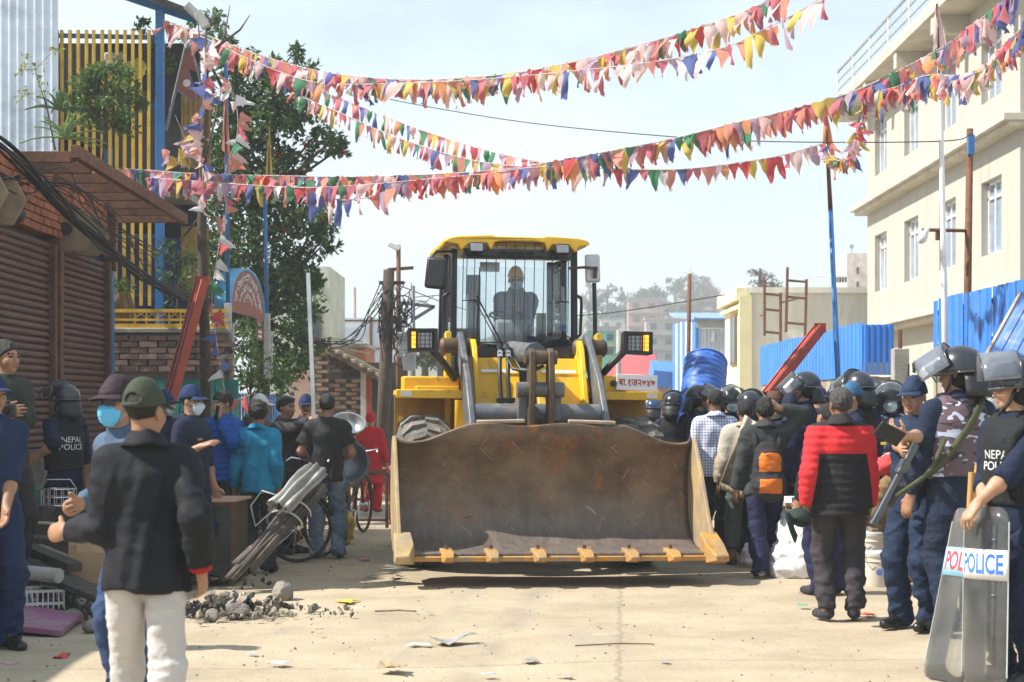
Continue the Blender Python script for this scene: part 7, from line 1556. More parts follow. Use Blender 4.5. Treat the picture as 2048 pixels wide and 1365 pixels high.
t = thing('cap', 'dark green cap held in the left hand of the red jacket man', 'cap', P(1596, 1042, 12.4)); g = Field(*[axis(-.2, .2, .01, [], .01)] * 3); g.ell((0, 0, 0), (.09, .11, .10), None, 0); g.ell((.02, -.02, -.02), (.085, .10, .10), None, .01, True); V, Q_ = g.mesh(); link('crown', np_mesh('crown', V, Q_, [cloth('dark_green_cloth', (.02, .035, .03))]), t); q = MB(); q.grid([[Vector((.09 * math.sin(a) * r_, -.10 * math.cos(a) * r_ - .02, -.03 - .05 * (r_ - 1))) for a in np.linspace(-1.1, 1.1, 9)] for r_ in (1, 1.3, 1.6)]); q.build('brim', cloth('dark_green_cloth', (0, 0, 0)), t, True, thick=.006); t.rotation_euler = (.6, 1.2, .4)
p = civ('boy with cropped hair standing left of the red jacket', 1652, 14.4, 806, 205, hair='crop', sk='b', top=dict(mats=VESTB, e=.02, hem=.84, collar=.3), legs=dict(mat=NAVYT, e=.016), shoes=('sneaker', SNKB, SOLE))
p = cop('police officer in blue cap showing his face and holding a black notebook', 1826, 12.2, 755, -42, cloth('officer_cap_cloth', (.016, .034, .075)), bulk=.93, slv='roll', near=True, sk='a', hands=(P(1806, 905, 11.7), P(1778, 880, 11.4)), elbows=((-.3, .3, -1), (.55, .1, -1)), fdirs=(None, (-.5, -.5, .35)), palms=(None, (-.3, .3, .9)), curl=(.6, .9), head=(8, 4), uni=cloth('officer_uniform', (.012, .025, .058), bump=.6), pants=cloth('officer_uniform', (0, 0, 0)), hem=.80)
badge(p, ((-.075, 0, 1.27), (.075, 0, 1.27)), (.085, .008, .02), GOLD); strap(p, ((-.2, 0, .97), (-.1, -.12, .98), (.05, -.13, .98), (.2, .0, .97)), .05, BLACKT, 'belt')
t = thing('notebook', 'black notebook held up by the officer in the blue cap', 'notebook', P(1779, 868, 11.3), 0); q = MB(); q.box((0, 0, 0), (.19, .018, .11), (.5, .45, .3)); q.build('cover', LK, t, bevel=.004); q = MB(); q.box((0, .012, .0), (.18, .012, .10), (.5, .45, .3)); q.build('pages', WHITEP, t)
p = cop('big helmeted policeman in camouflage vest seen from behind', 1914, 12.0, 692, -164, head=(46, 0), bulk=1.12, vest=CAMO, near=True, slv='long', group='helmeted riot policemen', hel=dict(visor=58, glass=VISC, sc=1.14), uni=cloth('policeman_uniform', (.010, .018, .042), bump=.6), pants=cloth('policeman_uniform', (0, 0, 0)), hem=.72, feet=((-.13, -.05), (.13, .08)))
strap(p, ((-.13, -.02, 1.42), (-.05, .13, 1.36), (.06, .15, 1.2), (.16, .10, 1.05), (.2, .0, .95)), .05, cloth('olive_webbing', (.07, .075, .04)))
p = cop('young helmeted policeman in profile leaning on the shields at the right edge', 2028, 9.8, 716, -58, vest=VESTB, near=True, sk='a', slv='roll', group='helmeted riot policemen', hands=(P(1962, 1012, 9.72), P(1942, 1022, 9.55)), elbows=((-.5, .6, -.5), (.6, .6, -.5)), fdirs=((.12, -.75, -.75), (-.1, -.75, -.8)), palms=((0, .35, -1), (0, .35, -1)), curl=(.75, .7), hel=dict(visor=86, glass=VISC, sc=1.06), head=(-40, 0))
letters_on(p['_vest'], 'NEPAL\nPOLICE', .07, WL, p['T'](.02, -.14, 1.20), (1, 0, 0), (0, 0, 1), p['root'])
strap(p, ((.13, 0, 1.41), (.11, -.12, 1.33), (.10, -.14, 1.2), (.12, -.12, 1.0)), .06, VESTB, 'vest_webbing', .02)
p = cop('helmeted policeman with white mask facing the camera in camouflage vest', 1780, 16.2, 764, -10, vest=CAMO, mask=MASK, slv='long', group='helmeted riot policemen', near=True)
letters_on(p['_vest'], 'POLICE', .06, WL, p['T'](0, -.13, 1.27), (1, 0, 0), (0, 0, 1), p['root'])
cop('helmeted policeman with arched raised visor between the red jacket and the cap', 1714, 16, 742, -150, group='helmeted riot policemen', vest=VESTB)
cop('masked policeman in pale blue cap looking left', 1752, 16.6, 770, -85, CAPG, mask=MASK, slv='long', uni=NAVYP)
cop('tall helmeted policeman in profile under the red beam', 1606, 17.5, 742, -96, group='helmeted riot policemen', vest=VESTB, slv='long', hel=dict(visor=45), near=True)
cop('policeman in purple navy uniform and dark cap seen from behind', 1580, 17.3, 788, 176, CAPN, slv='long', uni=NAVYP, pants=NAVYP)
cop('helmeted policeman behind the backpack man with his back turned', 1502, 18.2, 780, 160, group='helmeted riot policemen', vest=VESTB)
cop('helmeted policeman with white mask beside the blue roll', 1462, 19.5, 774, 12, group='helmeted riot policemen', mask=MASK, slv='long', hel=dict(visor=80))
cop('helmeted policeman with small backpack in front of the blue roll', 1402, 19, 768, 78, group='helmeted riot policemen', slv='long', vest=BLACKT)
cop('helmeted policeman with his back turned left of the blue roll', 1347, 20.6, 783, 168, group='helmeted riot policemen', vest=VESTB)
cop('policeman in shiny blue helmet behind the right front tyre', 1310, 24, 795, 150, group='helmeted riot policemen', hel=dict(mat=HELMB), vest=VESTB)
cop('policeman in dark cap left of the pale blue caps', 1668, 18.2, 772, -60, CAPN, slv='long', sk='c'); cop('policeman in teal blue cap just behind the red jacket man', 1698, 15.7, 766, -82, cloth('teal_blue_cap_cloth', (.03, .10, .19)), slv='long', vest=NAVY)
cop('policeman in purple cap under the blue fence', 1640, 20, 776, 170, cloth('purple_cap_cloth', (.05, .035, .10)), slv='long'); cop('helmeted policeman half hidden behind the officer in the cap', 1742, 19, 768, -30, group='helmeted riot policemen', hel=dict(visor=85))
p = cop('policeman with white mask beyond the profile policeman', 1992, 13, 742, -30, mask=mat('white_mask', (.72, .74, .76), .8), group='helmeted riot policemen', vest=VESTB, slv='long', hel=dict(visor=80))
p = civ('man in brown felt hat among the policemen', 1552, 17.7, 780, 178, sk='c', cap=None, hair='short', top=dict(mats=OLIVEJ, e=.022, hem=.82), legs=dict(mat=CHAR, e=.016), shoes=('dress', DUSTS, SOLE), extra=.05)
q = MB(); hc0 = p['HP'](0, .015, .03); q.lathe([(.092, .0), (.102, .012), (.100, .03), (.098, .035), (.096, .085), (.07, .10), (0, .102)], 20, Matrix.Translation(hc0 + Vector((0, 0, .02)))); q.build('felt_hat', KUFI, p['root'], True)
# ---- driver
lm4 = Matrix.Translation(LO) @ Matrix.Rotation(LYAW, 4, 'Z'); o = lm4 @ Vector((.17, 2.08, 1.70))
HATY = mat('yellow_hard_hat', (.85, .55, .03), .35, 0, .05)
person('loader driver in grey hoodie, yellow hard hat and pale mask behind the windscreen', o, 8, 1.70, 'b', sit=.56, feet=((-.14, -.5, .1), (.14, -.5, .1)), hands=(lm4 @ Vector((.08, 1.62, 2.58)), lm4 @ Vector((.18, 1.75, 2.42))), curl=(1.1, .8), head=(0, 6), top=dict(mats=HOOD, e=.036, hem=.9, name='hoodie', collar=2.0), legs=dict(mat=DENIM, e=.016), shoes=('boot', BOOTM, SOLE), hair='crop', cap=dict(mat=HATY), mask=MASK, near=True)
# ================================================================ things lying, leaning and carried about
DBR = mat('charred_timber', (.055, .048, .042), .9, 0, .4, 4, .5, 40, stretch=(1, 5, 5)); STONE = mat('broken_concrete', (.20, .18, .155), .95, 0, .3, 6, .8, 30); ASH = mat('grey_ash', (.33, .285, .22), .97, 0, .35, 8, .8, 40)
def stone(label, px, py, r, d=None, z=0, group='broken stones by the left debris', m=None):
    d = d or gy(py); g = Field(*[axis(-r * 1.5, r * 1.5, r / 7, [], r / 7)] * 3); g.ell((0, 0, 0), (r, r * random.uniform(.6, .9), r * random.uniform(.5, .7)), None, 0)
    for _ in range(7):
        n = RNG.normal(size=3); n /= np.linalg.norm(n); g.cut(n, r * random.uniform(.42, .75))
    V, Q = g.mesh(); o = link('stone', np_mesh('stone', V, Q, [m or STONE], None, lambda v: (vnoise(v * 9 / r) - .5) * r * .16), None, GP(px, d) + Vector((0, 0, r * .36 + z)), (0, 0, random.random() * 6)); return tag(o, label, 'stone', group)
stone('dark lone stone on the road in front of the metal sheets', 563, 1197, .13, group=None)
for px, py, r, l in ((470, 1232, .12, 'pale chunk of rubble right of the black jacket man'), (443, 1222, .08, 'small rubble chunk behind the pale one'), (485, 1205, .06, 'small dark stone beside the ash patch'), (425, 1238, .07, 'rubble lump close to the hanging hand'), (455, 1205, .09, 'grey rubble lump near the cabinet corner'), (130, 1218, .15, 'big flat rubble block behind the white crate'), (165, 1225, .13, 'rubble block beside the flat one'), (110, 1200, .11, 'rounded rubble lump above the crate'), (150, 1245, .1, 'rubble lump at the edge of the pink board'), (185, 1262, .09, 'rubble lump by the jeans'), (60, 1165, .12, 'rubble lump under the grey pipe'), (195, 1205, .1, 'rubble block under the planks')): stone(l, px, py, r)
g = MB()                                                           # heap of ash and crumbs
def lump(mb, c, s):
    d = [Vector(v) * s * random.uniform(.55, 1.1) for v in ((1, 0, 0), (-1, 0, 0), (0, 1, 0), (0, -1, 0), (0, 0, .8), (0, 0, -.6), (.7, .7, .3), (-.7, -.7, .3))]
    M = Euler((random.random() * 6, random.random() * 6, random.random() * 6)).to_matrix(); c = Vector(c)
    mb.add([M @ v + c for v in d], [(0, 6, 4), (6, 2, 4), (2, 1, 4), (1, 7, 4), (7, 3, 4), (3, 0, 4), (0, 3, 5), (3, 7, 5), (7, 1, 5), (1, 2, 5), (2, 6, 5), (6, 0, 5)])
def heap(label, name, cx, d, rx, ry, h, mats, n=260):
    t = thing(name, label, 'debris', GP(cx, d))
    for mi, m in enumerate(mats):
        q = MB()
        for _ in range(int(n / len(mats))):
            a = random.random() * 6.28; u = random.random() ** .75; w_ = 1 + .3 * math.sin(a * 3 + mi) ; s = random.choice((.008, .012, .018, .025, .035, .05)) * random.uniform(.7, 1.3) * (1.15 - .6 * u)
            lump(q, (rx * u * w_ * math.cos(a), ry * u * w_ * math.sin(a), h * max(0, 1 - u) ** 1.3 * random.random() + s * .25), s)
        stuff(q.build(('crumbs', 'lumps', 'dust')[mi], m, t))
    return t
heap('ashy heap of grey crumbs right of the black jacket man', 'ash_heap', 470, 13.1, .75, .5, .16, (STONE, ASH, mat('soot', (.05, .047, .043), .95)), 450); heap('long low rubble heap below the shutters', 'rubble_heap', 60, 15.4, 1.7, 1.5, .40, (STONE, mat('dark_earth_rubble', (.10, .085, .07), .95, 0, .4, 5, .9, 25), MATS['soot']), 1500); heap('dark earthy rubble by the left picture edge behind the pink board', 'rubble_heap', 120, 13.2, .8, .9, .22, (MATS['dark_earth_rubble'], STONE, MATS['soot']), 900)
def plank(label, a, b, w, h, m, name='plank', cat='plank', group='timber in the left debris'):
    t = MB(); A_, B_ = P(*a), P(*b); t.beam((0, 0, 0), B_ - A_, w, h); o = t.build(name, m, None, bevel=.008, loc=A_); return tag(o, label, cat, group)
plank('long charred plank sloping down to the right behind the crate', (20, 1118, 13.4), (235, 1205, 12.4), .22, .05, DBR); plank('second charred plank crossing over the first', (25, 1085, 13.9), (150, 1135, 13.0), .12, .07, DBR); plank('pale split timber poking out of the debris', (80, 1095, 14.2), (140, 1120, 13.6), .06, .05, WOOD); plank('dark beam lying level under the green tub', (30, 1042, 15.6), (190, 1046, 15.6), .14, .10, DBR); plank('thin bare rod lying across the debris', (30, 1043, 14.8), (180, 1052, 14.8), .025, .025, mat('pale_timber', (0, 0, 0)), 'rod'); plank('dark board leaning low behind the cardboard box', (60, 1075, 14.4), (215, 1090, 14.4), .30, .03, DBR); plank('burnt post stub beside the wire basket', (95, 1065, 15.0), (98, 1015, 15.0), .1, .1, DBR)
q = MB(); q.tube([(0, 0, 0), P(118, 1152, 12.6) - P(20, 1143, 12.8)], .055, 14); q.tube([(0, 0, 0), P(119, 1152, 12.6) - P(20, 1143, 12.8)], .045, 14); tag(q.build('pipe', mat('grey_pvc', (.30, .29, .27), .6, dirt=(.2, .18, .16)), None, 40, loc=P(20, 1143, 12.8)), 'thick grey plastic pipe lying in the debris', 'pipe')
t = thing('sign_board', 'fallen board smeared with pink and grey paint at the lower left', 'board', GP(60, 12.0)); o0 = GP(60, 12.0); q = MB(); A_, B_, C_, D_ = [P(x, y, d) - o0 for x, y, d in ((-70, 1245, 12.0), (122, 1268, 11.75), (163, 1232, 12.5), (-70, 1196, 12.9))]; q.add([A_, B_, C_, D_], [(0, 1, 2, 3)])
q.build('panel', mat('pink_smeared_board', (.24, .21, .21), .6, 0, .15, 3, dirt=(.27, .10, .19), dscale=2.2, dpos=(.48, .56)), t, thick=.035)
# white crate of slats
t = thing('plastic_crate', 'broken white plastic crate lying among the rubble', 'crate', GP(58, 12.8), .3); CR = mat('white_plastic', (.55, .55, .53), .5, 0, .1, 5, dirt=(.35, .33, .3))
for k in range(4):
    a = k * math.pi / 2; w_ = .24 if k % 2 == 0 else .17; o_ = .17 if k % 2 == 0 else .24; M = Matrix.Rotation(a, 4, 'Z'); q = MB()
    for z in (.02, .10, .19): q.box(M @ Vector((0, -o_, z + .02)), (w_ * 2, .012, .02), M.to_3x3())
    n = int(w_ * 2 / .035)
    for i in range(n + 1): q.box(M @ Vector((-w_ + i * w_ * 2 / n, -o_, .12)), (.010, .010, .2), M.to_3x3())
    q.build('side', CR, t, rot=(random.uniform(-.06, .06), 0, 0))
q = MB()
for i in range(9): q.box((-.22 + .055 * i, 0, .02), (.012, .34, .01))
q.build('bottom', CR, t)
q = MB(); q.box((0, 0, .34), (.42, .36, .68), taper=.92); tag(q.build('concrete_block', mat('sooty_block', (.06, .055, .05), .95, 0, .4, 5, .6, 30), None, bevel=.02, loc=GP(118, 15.3)), 'sooty block carrying the wire basket', 'block')
t = thing('wire_basket', 'grey wire basket among the debris beside the riot policeman', 'basket', P(118, 1010, 15.2)); q = MB()
for z in (.0, .07, .14): q.tube([(.15 * math.cos(a), .15 * math.sin(a), z) for a in np.linspace(0, 6.283, 17)], .006, 4)
for a in np.linspace(0, 6.283, 17)[:-1]: q.tube([(.15 * math.cos(a), .15 * math.sin(a), 0), (.15 * math.cos(a), .15 * math.sin(a), .14)], .004, 4)
q.build('mesh_body', CHR, t); q = MB(); q.tube([(.15, 0, .14), (.1, 0, .22), (-.1, 0, .22), (-.15, 0, .14)], .005, 4); q.build('handle', CHR, t)
t = thing('tub', 'pale green plastic tub standing behind the debris', 'tub', GP(72, 16.3)); q = MB(); q.lathe([(0, .35), (.26, .35), (.30, .76), (.32, .78), (.32, .80), (.29, .80), (.25, .40), (0, .39)], 20); q.build('bowl', mat('pale_green_plastic', (.17, .36, .25), .5, 0, .15, 3, dirt=(.12, .2, .14)), t, 40); q = MB(); q.box((0, 0, .17), (.5, .45, .34)); q.build('base_block', STONE, t, bevel=.03)
t = thing('cardboard_box', 'brown cardboard box half hidden by the black jacket', 'box', GP(185, 13.4) + Vector((0, 0, .17)), .25); q = MB(); q.box((0, 0, .17), (.36, .3, .32)); q.build('carton', mat('cardboard', (.30, .20, .115), .85, 0, .12, 4), t, bevel=.004); q = MB(); q.box((.03, -.155, .30), (.30, .01, .10), (.3, 0, 0)); q.build('flap', mat('cardboard_light', (.42, .31, .19), .85), t)
q = MB(); q.box((0, 0, .06), (.14, .1, .12), (0, .3, .3)); tag(q.build('paper_box', WHITEP, None, bevel=.003, loc=GP(138, 13.5) + Vector((0, 0, .17))), 'small white box beside the cardboard box', 'box')
t = thing('green_rag', 'bright green plastic scrap in the debris', 'rag', P(30, 1108, 13.6)); q = MB(); q.grid([[Vector((i * .03, random.uniform(-.02, .02), j * .025 + random.uniform(-.02, .02))) for j in range(4)] for i in range(5)]); q.build('scrap', mat('bright_green_plastic', (.03, .38, .12), .5), t, True, thick=.003)
# metal cabinet
t = thing('metal_cabinet', 'dark olive metal cabinet with brown edges and a plywood top', 'cabinet', GP(385, 15.3), R(-4)); q = MB(); q.box((0, .3, .36), (.72, .58, .70)); q.build('body', mat('dark_olive_metal', (.040, .046, .038), .5, .3, .25, 3, .2, dirt=(.10, .09, .07)), t, bevel=.01)
for x in (-.36, .36): q = MB(); q.box((x, .0, .36), (.03, .03, .72)); q.build('edge_strip', RUST, t)
q = MB(); q.box((0, .29, .722), (.78, .66, .022)); q.build('top', mat('plywood', (.42, .28, .20), .8, 0, .1, 4), t, bevel=.003); q = MB(); q.box((0, -.005, .70), (.72, .02, .03)); q.build('edge_strip', RUST, t); q = MB(); q.tube([(.05, -.01, .66), (.03, -.012, .3), (.06, -.01, .05)], .004, 4); q.build('seam_wire', CHR, t)
q = MB(); q.box((0, -.002, .2), (.66, .008, .006)); q.build('seam', LK, t)
# tied corrugated sheets
def bundle_part(label, a, b, r, arc, m, n=9, parent=None, off=Vector()):
    d = b - a; L = d.length; u = d.normalized(); x = u.cross(Vector((0, 0, 1))).normalized(); z = x.cross(u); q = MB(); rows = []
    for i in range(49):
        an = R(-arc / 2 + arc * i / 48); rr = r + .017 * math.sin(i * 2 * math.pi / 48 * n); rows.append([a + off + u * (L * j / 6) + (x * math.sin(an) + z * math.cos(an)) * rr * (1 + .10 * math.sin(j * 1.3 + i * .15)) for j in range(7)])
    q.grid(rows); return q.build('corrugated_sheet', m, parent, True, thick=.004)
A_, B_ = P(500, 1140, 14.9), P(642, 950, 15.5); t = thing('metal_sheet_bundle', 'bundle of bent corrugated roofing sheets tied with rope and leaning on the road', 'metal sheets', A_)
bundle_part('', P(560, 1040, 15.0) - A_, P(636, 962, 15.35) - A_ , .115, 190, mat('grey_tin', (.28, .275, .26), .5, .5, .15, 4, dirt=(.16, .13, .10), dscale=3), 5, t, Vector((0, -.05, .07))); bundle_part('', P(492, 1150, 14.85) - A_, P(640, 985, 15.45) - A_, .13, 150, mat('brown_tin', (.085, .07, .06), .65, .35, .3, 4, dirt=(.16, .13, .10), dscale=4), 5, t)
bundle_part('', P(480, 1165, 14.8) - A_, P(630, 1010, 15.4) - A_, .09, 90, mat('brown_tin', (0, 0, 0)), 3, t, Vector((-.03, -.10, -.02)))
for k in (.40, .5): c = (B_ - A_) * k * 1.2; u = (B_ - A_).normalized(); x = u.cross(Vector((0, 0, 1))).normalized(); z = x.cross(u); q = MB(); q.tube([c + (x * math.sin(a) + z * math.cos(a)) * .155 + u * (.05 * math.sin(a)) for a in np.linspace(-2.2, 2.2, 17)], .009, 5); q.build('rope', mat('pale_rope', (.5, .48, .45), .9), t)
c = (B_ - A_) * .52; q = MB(); q.tube([c + Vector((-.05, -.05, .2)), c + Vector((-.22, -.02, .25)), c + Vector((-.32, 0, .12)), c + Vector((-.28, .0, -.06)), c + Vector((-.1, -.08, .1))], .008, 5); q.build('rope', MATS['pale_rope'], t, True)
# angle bar held upright
A_, B_ = P(628, 838, 17.9), P(616, 546, 17.9); t = thing('angle_bar', 'long pale steel angle bar held upright between the boy and the T-shirt man', 'metal bar', A_); d = B_ - A_; q = MB(); q.beam(-d * .25, d, .04, .006); q.build('flange', mat('pale_steel', (.6, .6, .6), .35, .6), t); q = MB(); q.beam(-d * .25 + Vector((.02, .02, 0)), d + Vector((.02, .02, 0)), .006, .04); q.build('flange', mat('dark_steel_edge', (.08, .085, .09), .5, .5), t)
# basins
ALU = mat('aluminium', (.55, .58, .60), .32, .85, .08, 3)
def basin(label, px, py, d, r, h, rx, rz, m=ALU):
    t = thing('basin', label, 'basin', P(px, py, d)); q = MB(); q.lathe([(0, -h), (r * .55, -h), (r * .8, -h * .6), (r * .97, 0), (r * 1.06, .01), (r * 1.06, .02), (r * .96, .02), (r * .78, -h * .55), (r * .53, -h * .93), (0, -h * .93)], 32); q.build('bowl', m, t, 50); t.rotation_euler = (rx, 0, rz); q = MB(); q.tube([(r * 1.06, -.05, .0), (r * 1.16, -.03, -.02), (r * 1.16, .03, -.02), (r * 1.06, .05, .0)], .008, 5); q.build('handle', m, t, True); return t
basin('bright aluminium basin tipped towards the camera beside the T-shirt man', 697, 848, 18.5, .17, .10, R(38), .3); basin('larger grey aluminium basin under the bright one', 694, 922, 18.7, .235, .16, R(75), .5, mat('grey_aluminium', (.26, .30, .34), .38, .7, .1, 3))
# table frame
t = thing('table_frame', 'rusty steel table frame standing by the red dress woman', 'table', GP(745, 22.2)); x0, x1 = P(698, 0, 22.2).x - t.location.x, P(774, 0, 22.2).x - t.location.x
for x, y in ((x0, 0), (x1, 0), (x1, .7), (x0, .7)): q = MB(); q.box((x, y, .34), (.04, .04, .68)); q.build('leg', RUST, t)
for y in (0, .7): q = MB(); q.box(((x0 + x1) / 2, y, .69), (x1 - x0 + .04, .04, .04)); q.build('rail', RUST, t)
for x in (x0, x1): q = MB(); q.box((x, .35, .69), (.04, .7, .04)); q.build('rail', RUST, t)
q = MB(); q.box(((x0 + x1) / 2, 0, .1), (x1 - x0, .03, .03)); q.build('stretcher', RUST, t); q = MB(); q.beam((x0 - .05, -.02, .78), (x1 - .25, -.02, .84), .05, .05); tag(q.build('toothed_bar', mat('pale_timber', (0, 0, 0)), None, loc=t.location.copy()), 'pale notched bar lying on the rusty table frame', 'bar')
# bicycles
def bicycle(label, loc, rot, m, carrier=False, group='parked bicycles'):
    t = thing('bicycle', label, 'bicycle', loc, rot, group); T_ = mat('bicycle_tyre', (.02, .02, .02), .8)
    for x in (-.52, .52):
        q = MB(); q.tube([(x + .33 * math.cos(a), 0, .34 + .33 * math.sin(a)) for a in np.linspace(0, 6.2832, 33)], .018, 6, cap=False); w_ = q.build('wheel', T_, t, True); q = MB()
        for a in np.linspace(0, 6.2832, 19)[:-1]: q.tube([(x, random.choice((-.02, .02)), .34), (x + .32 * math.cos(a), 0, .34 + .32 * math.sin(a))], .0022, 3)
        stuff(q.build('spokes', CHR, w_)); q = MB(); q.tube([(x, -.05, .34), (x, .05, .34)], .025, 8); q.build('hub', CHR, w_); q = MB(); q.tube([(x + .37 * math.cos(a), 0, .34 + .37 * math.sin(a)) for a in np.linspace(.3, 2.8, 13)], .02, 5); q.build('mudguard', m, w_, True)
    q = MB()
    for a, b in (((-.52, 0, .34), (-.12, 0, .30)), ((-.12, 0, .30), (-.22, 0, .82)), ((-.52, 0, .34), (-.22, 0, .80)), ((-.22, 0, .78), (.34, 0, .82)), ((-.12, 0, .30), (.36, 0, .74)), ((.33, 0, .92), (.40, 0, .66)), ((.40, 0, .66), (.52, 0, .34))): q.tube([a, b], .016, 7)
    q.build('frame', m, t); q = MB(); q.tube([(.22, -.26, .98), (.30, -.24, 1.02), (.33, 0, .98), (.30, .24, 1.02), (.22, .26, .98)], .012, 7); q.tube([(.33, 0, .9), (.33, 0, .98)], .014, 7); q.build('handlebar', CHR, t, True)
    q = MB(); q.prism([(-.14, 0), (.13, .03), (.15, .06), (0, .07), (-.14, .08)], lambda u, v, w: Vector((-.24 + u, w, .86 + v)), -.06, .06); q.build('saddle', T_, t, bevel=.015); q = MB(); q.tube([(-.10, -.09, .3), (-.14, -.09, .16)], .01, 5); q.tube([(-.12, -.09, .30), (-.12, .09, .30)], .012, 6); q.tube([(-.12, .09, .30), (-.10, .09, .44)], .01, 5); q.build('crank', CHR, t)
    if carrier: q = MB(); [q.box((-.55, y, .76), (.42, .014, .014)) for y in (-.08, 0, .08)]; q.tube([(-.7, -.08, .75), (-.53, -.08, .36)], .008, 5); q.tube([(-.7, .08, .75), (-.53, .08, .36)], .008, 5); q.build('carrier', CHR, t); q = MB(); q.box((-.55, 0, .84), (.44, .3, .14)); q.build('load', mat('dark_sacking', (.03, .03, .032), .9), t, bevel=.03)
    return t
bicycle('dark bicycle loaded with a black bundle between turquoise shirt and T-shirt man', GP(588, 17.6), R(62), LK, True); bicycle('bicycle lying in shadow behind the cabinet', GP(492, 17.2), R(20), LK, True); bicycle('distant bicycle parked behind the red dress woman', GP(782, 29), R(25), mat('dull_blue_frame', (.05, .08, .12), .5)); bicycle('bicycle beside the table frame', GP(702, 21.0), R(78), LK)
for px, d, c, lab in ((778, 30.5, (.45, .10, .10), 'pink and red bundle heaped by the distant bicycle'), (684, 19.6, (.55, .40, .05), 'yellow sack standing below the basins'), (1000, 45, (.3, .3, .32), 'grey heap far behind the loader')):
    g = Field(*[axis(-.45, .45, .03, [], .03)] * 3); g.ell((0, 0, 0), (.22, .2, .24) if px != 684 else (.10, .1, .17), None, 0); g.ell((.1, 0, .12) if px != 684 else (.04, 0, .08), (.14, .14, .16) if px != 684 else (.08, .08, .1), None, .08); V, Q_ = g.mesh(); o = link('cloth_bundle', np_mesh('cloth_bundle', V, Q_, [cloth('bundle_' + str(px), c)], None, lambda v: folds(v, .04, px, 1.4)), None, GP(px, d) + Vector((0, 0, (.24 if px != 684 else .15)))); tag(o, lab, 'bundle')
# blue ribbed roll behind the police
A_, B_ = P(1400, 850, 20.4), P(1412, 726, 21.0); d = B_ - A_; zq = d.to_track_quat('Z', 'Y').to_matrix().to_4x4(); L = d.length; q = MB(); prof = []
for i in range(60): u = i / 59; prof.append((.262 - .012 * u + .007 * math.sin(u * 2 * math.pi * 13), L * u))
q.lathe(prof, 36, zq); t = thing('ribbed_roll', 'large rolled blue ribbed plastic sheet carried upright above the policemen', 'roll', A_); q.build('sheet', mat('blue_ribbed_plastic', (.030, .115, .42), .42, 0, .2, 4, .1, dirt=(.30, .38, .55), dscale=5, dpos=(.58, .75)), t, 60, thick=.008)
q = MB(); q.lathe([(.16, L * .1), (.19, L * .9)], 30, zq); q.build('inner_turn', MATS['blue_ribbed_plastic'], t, True, thick=.006); q = MB(); q.tube([zq @ Vector((.25 * math.cos(a), .25 * math.sin(a), L)) for a in np.linspace(0, 6.283, 33)], .012, 6); q.build('edge', MATS['blue_ribbed_plastic'], t, True)
# buckets, cans, sack on the right
PBU = mat('dirty_white_bucket', (.58, .55, .47), .55, 0, .08, 4, dirt=(.38, .27, .13), dscale=4, dpos=(.56, .75))
def bucket(label, px, py, d, r, h, z=0):
    t = thing('paint_bucket', label, 'bucket', GP(px, d) + Vector((0, 0, z)), 0, 'stacked paint buckets'); q = MB(); q.lathe([(0, 0), (r * .86, 0), (r * .9, .01), (r * .97, h * .72), (r * 1.04, h * .73), (r * 1.04, h * .76), (r * .98, h * .77), (r, h * .86), (r * 1.05, h * .87), (r * 1.05, h * .9), (r, h * .92), (r * 1.02, h), (r * .96, h), (r * .85, .02), (0, .02)], 28); q.build('body', PBU, t, 40); q = MB(); q.lathe([(0, h + .005), (r * 1.0, h + .005), (r * 1.07, h - .005), (r * 1.07, h - .03)], 28); q.build('lid', mat('grey_lid', (.45, .46, .45), .5), t, 40)
    q = MB(); q.tube([(r * 1.05 * math.cos(a), r * 1.05 * math.sin(a) * .3 - r * .95, h * .88 - .13 * math.sin(a)) for a in np.linspace(0, math.pi, 13)], .004, 5); q.build('handle', CHR, t); q = MB(); q.lathe([(0, .003), (.03, .002), (.03, 0)], 12, Matrix.Translation((-.02, -r * .935, h * .45)) @ Matrix.Rotation(R(90), 4, 'X')); q.build('blue_stamp', mat('blue_print', (.12, .2, .55), .6), t); return t
bucket('lower dirty white paint bucket standing on the road', 1758, 1165, 15.0, .125, .30); bucket('upper paint bucket stacked behind the lower one', 1748, 1165, 15.4, .125, .30, .14)
q = MB(); q.box((0, 0, .07), (.3, .3, .14)); tag(q.build('concrete_block', STONE, None, bevel=.01, loc=GP(1748, 15.4)), 'concrete block under the upper paint bucket', 'block')
for px, d, c, l in ((1802, 15.6, (.02, .14, .32), 'blue plastic jerrycan next to the paint buckets'), (1786, 16.0, (.55, .27, .02), 'yellow jerrycan behind the blue one')):
    t = thing('jerrycan', l, 'jerrycan', GP(px, d)); q = MB(); q.box((0, 0, .24), (.26, .2, .46)); q.build('body', mat('can_' + str(px), c, .45, 0, .1, 4), t, bevel=.035); q = MB(); q.tube([(-.08, 0, .47), (-.08, 0, .53), (.06, 0, .53), (.06, 0, .47)], .02, 7); q.build('handle', MATS['can_' + str(px)], t, True); q = MB(); q.tube([(.095, 0, .46), (.095, 0, .51)], .03, 10); q.build('cap', LK, t)
g = Field(*[axis(-.5, .5, .02, [], .02)] * 2, axis(-.1, .8, .02, [], .02)); g.cone((0, 0, .14), (.0, 0, .42), .27, .23, .1); g.ell((-.14, -.05, .12), (.2, .2, .14), None, .1); g.ell((.05, 0, .70), (.17, .17, .22), None, .06, True); g.cut((0, 0, -1), 0)
V, Q_ = g.mesh(); o = link('sack', np_mesh('sack', V, Q_, [mat('white_woven_sack', (.66, .66, .68), .6, 0, .05, 6, .5, 30)], None, lambda v: folds(v, .030, 5, .9)), None, GP(1608, 15.9)); tag(o, 'bulging open white sack on the road between backpack and red jacket', 'sack')
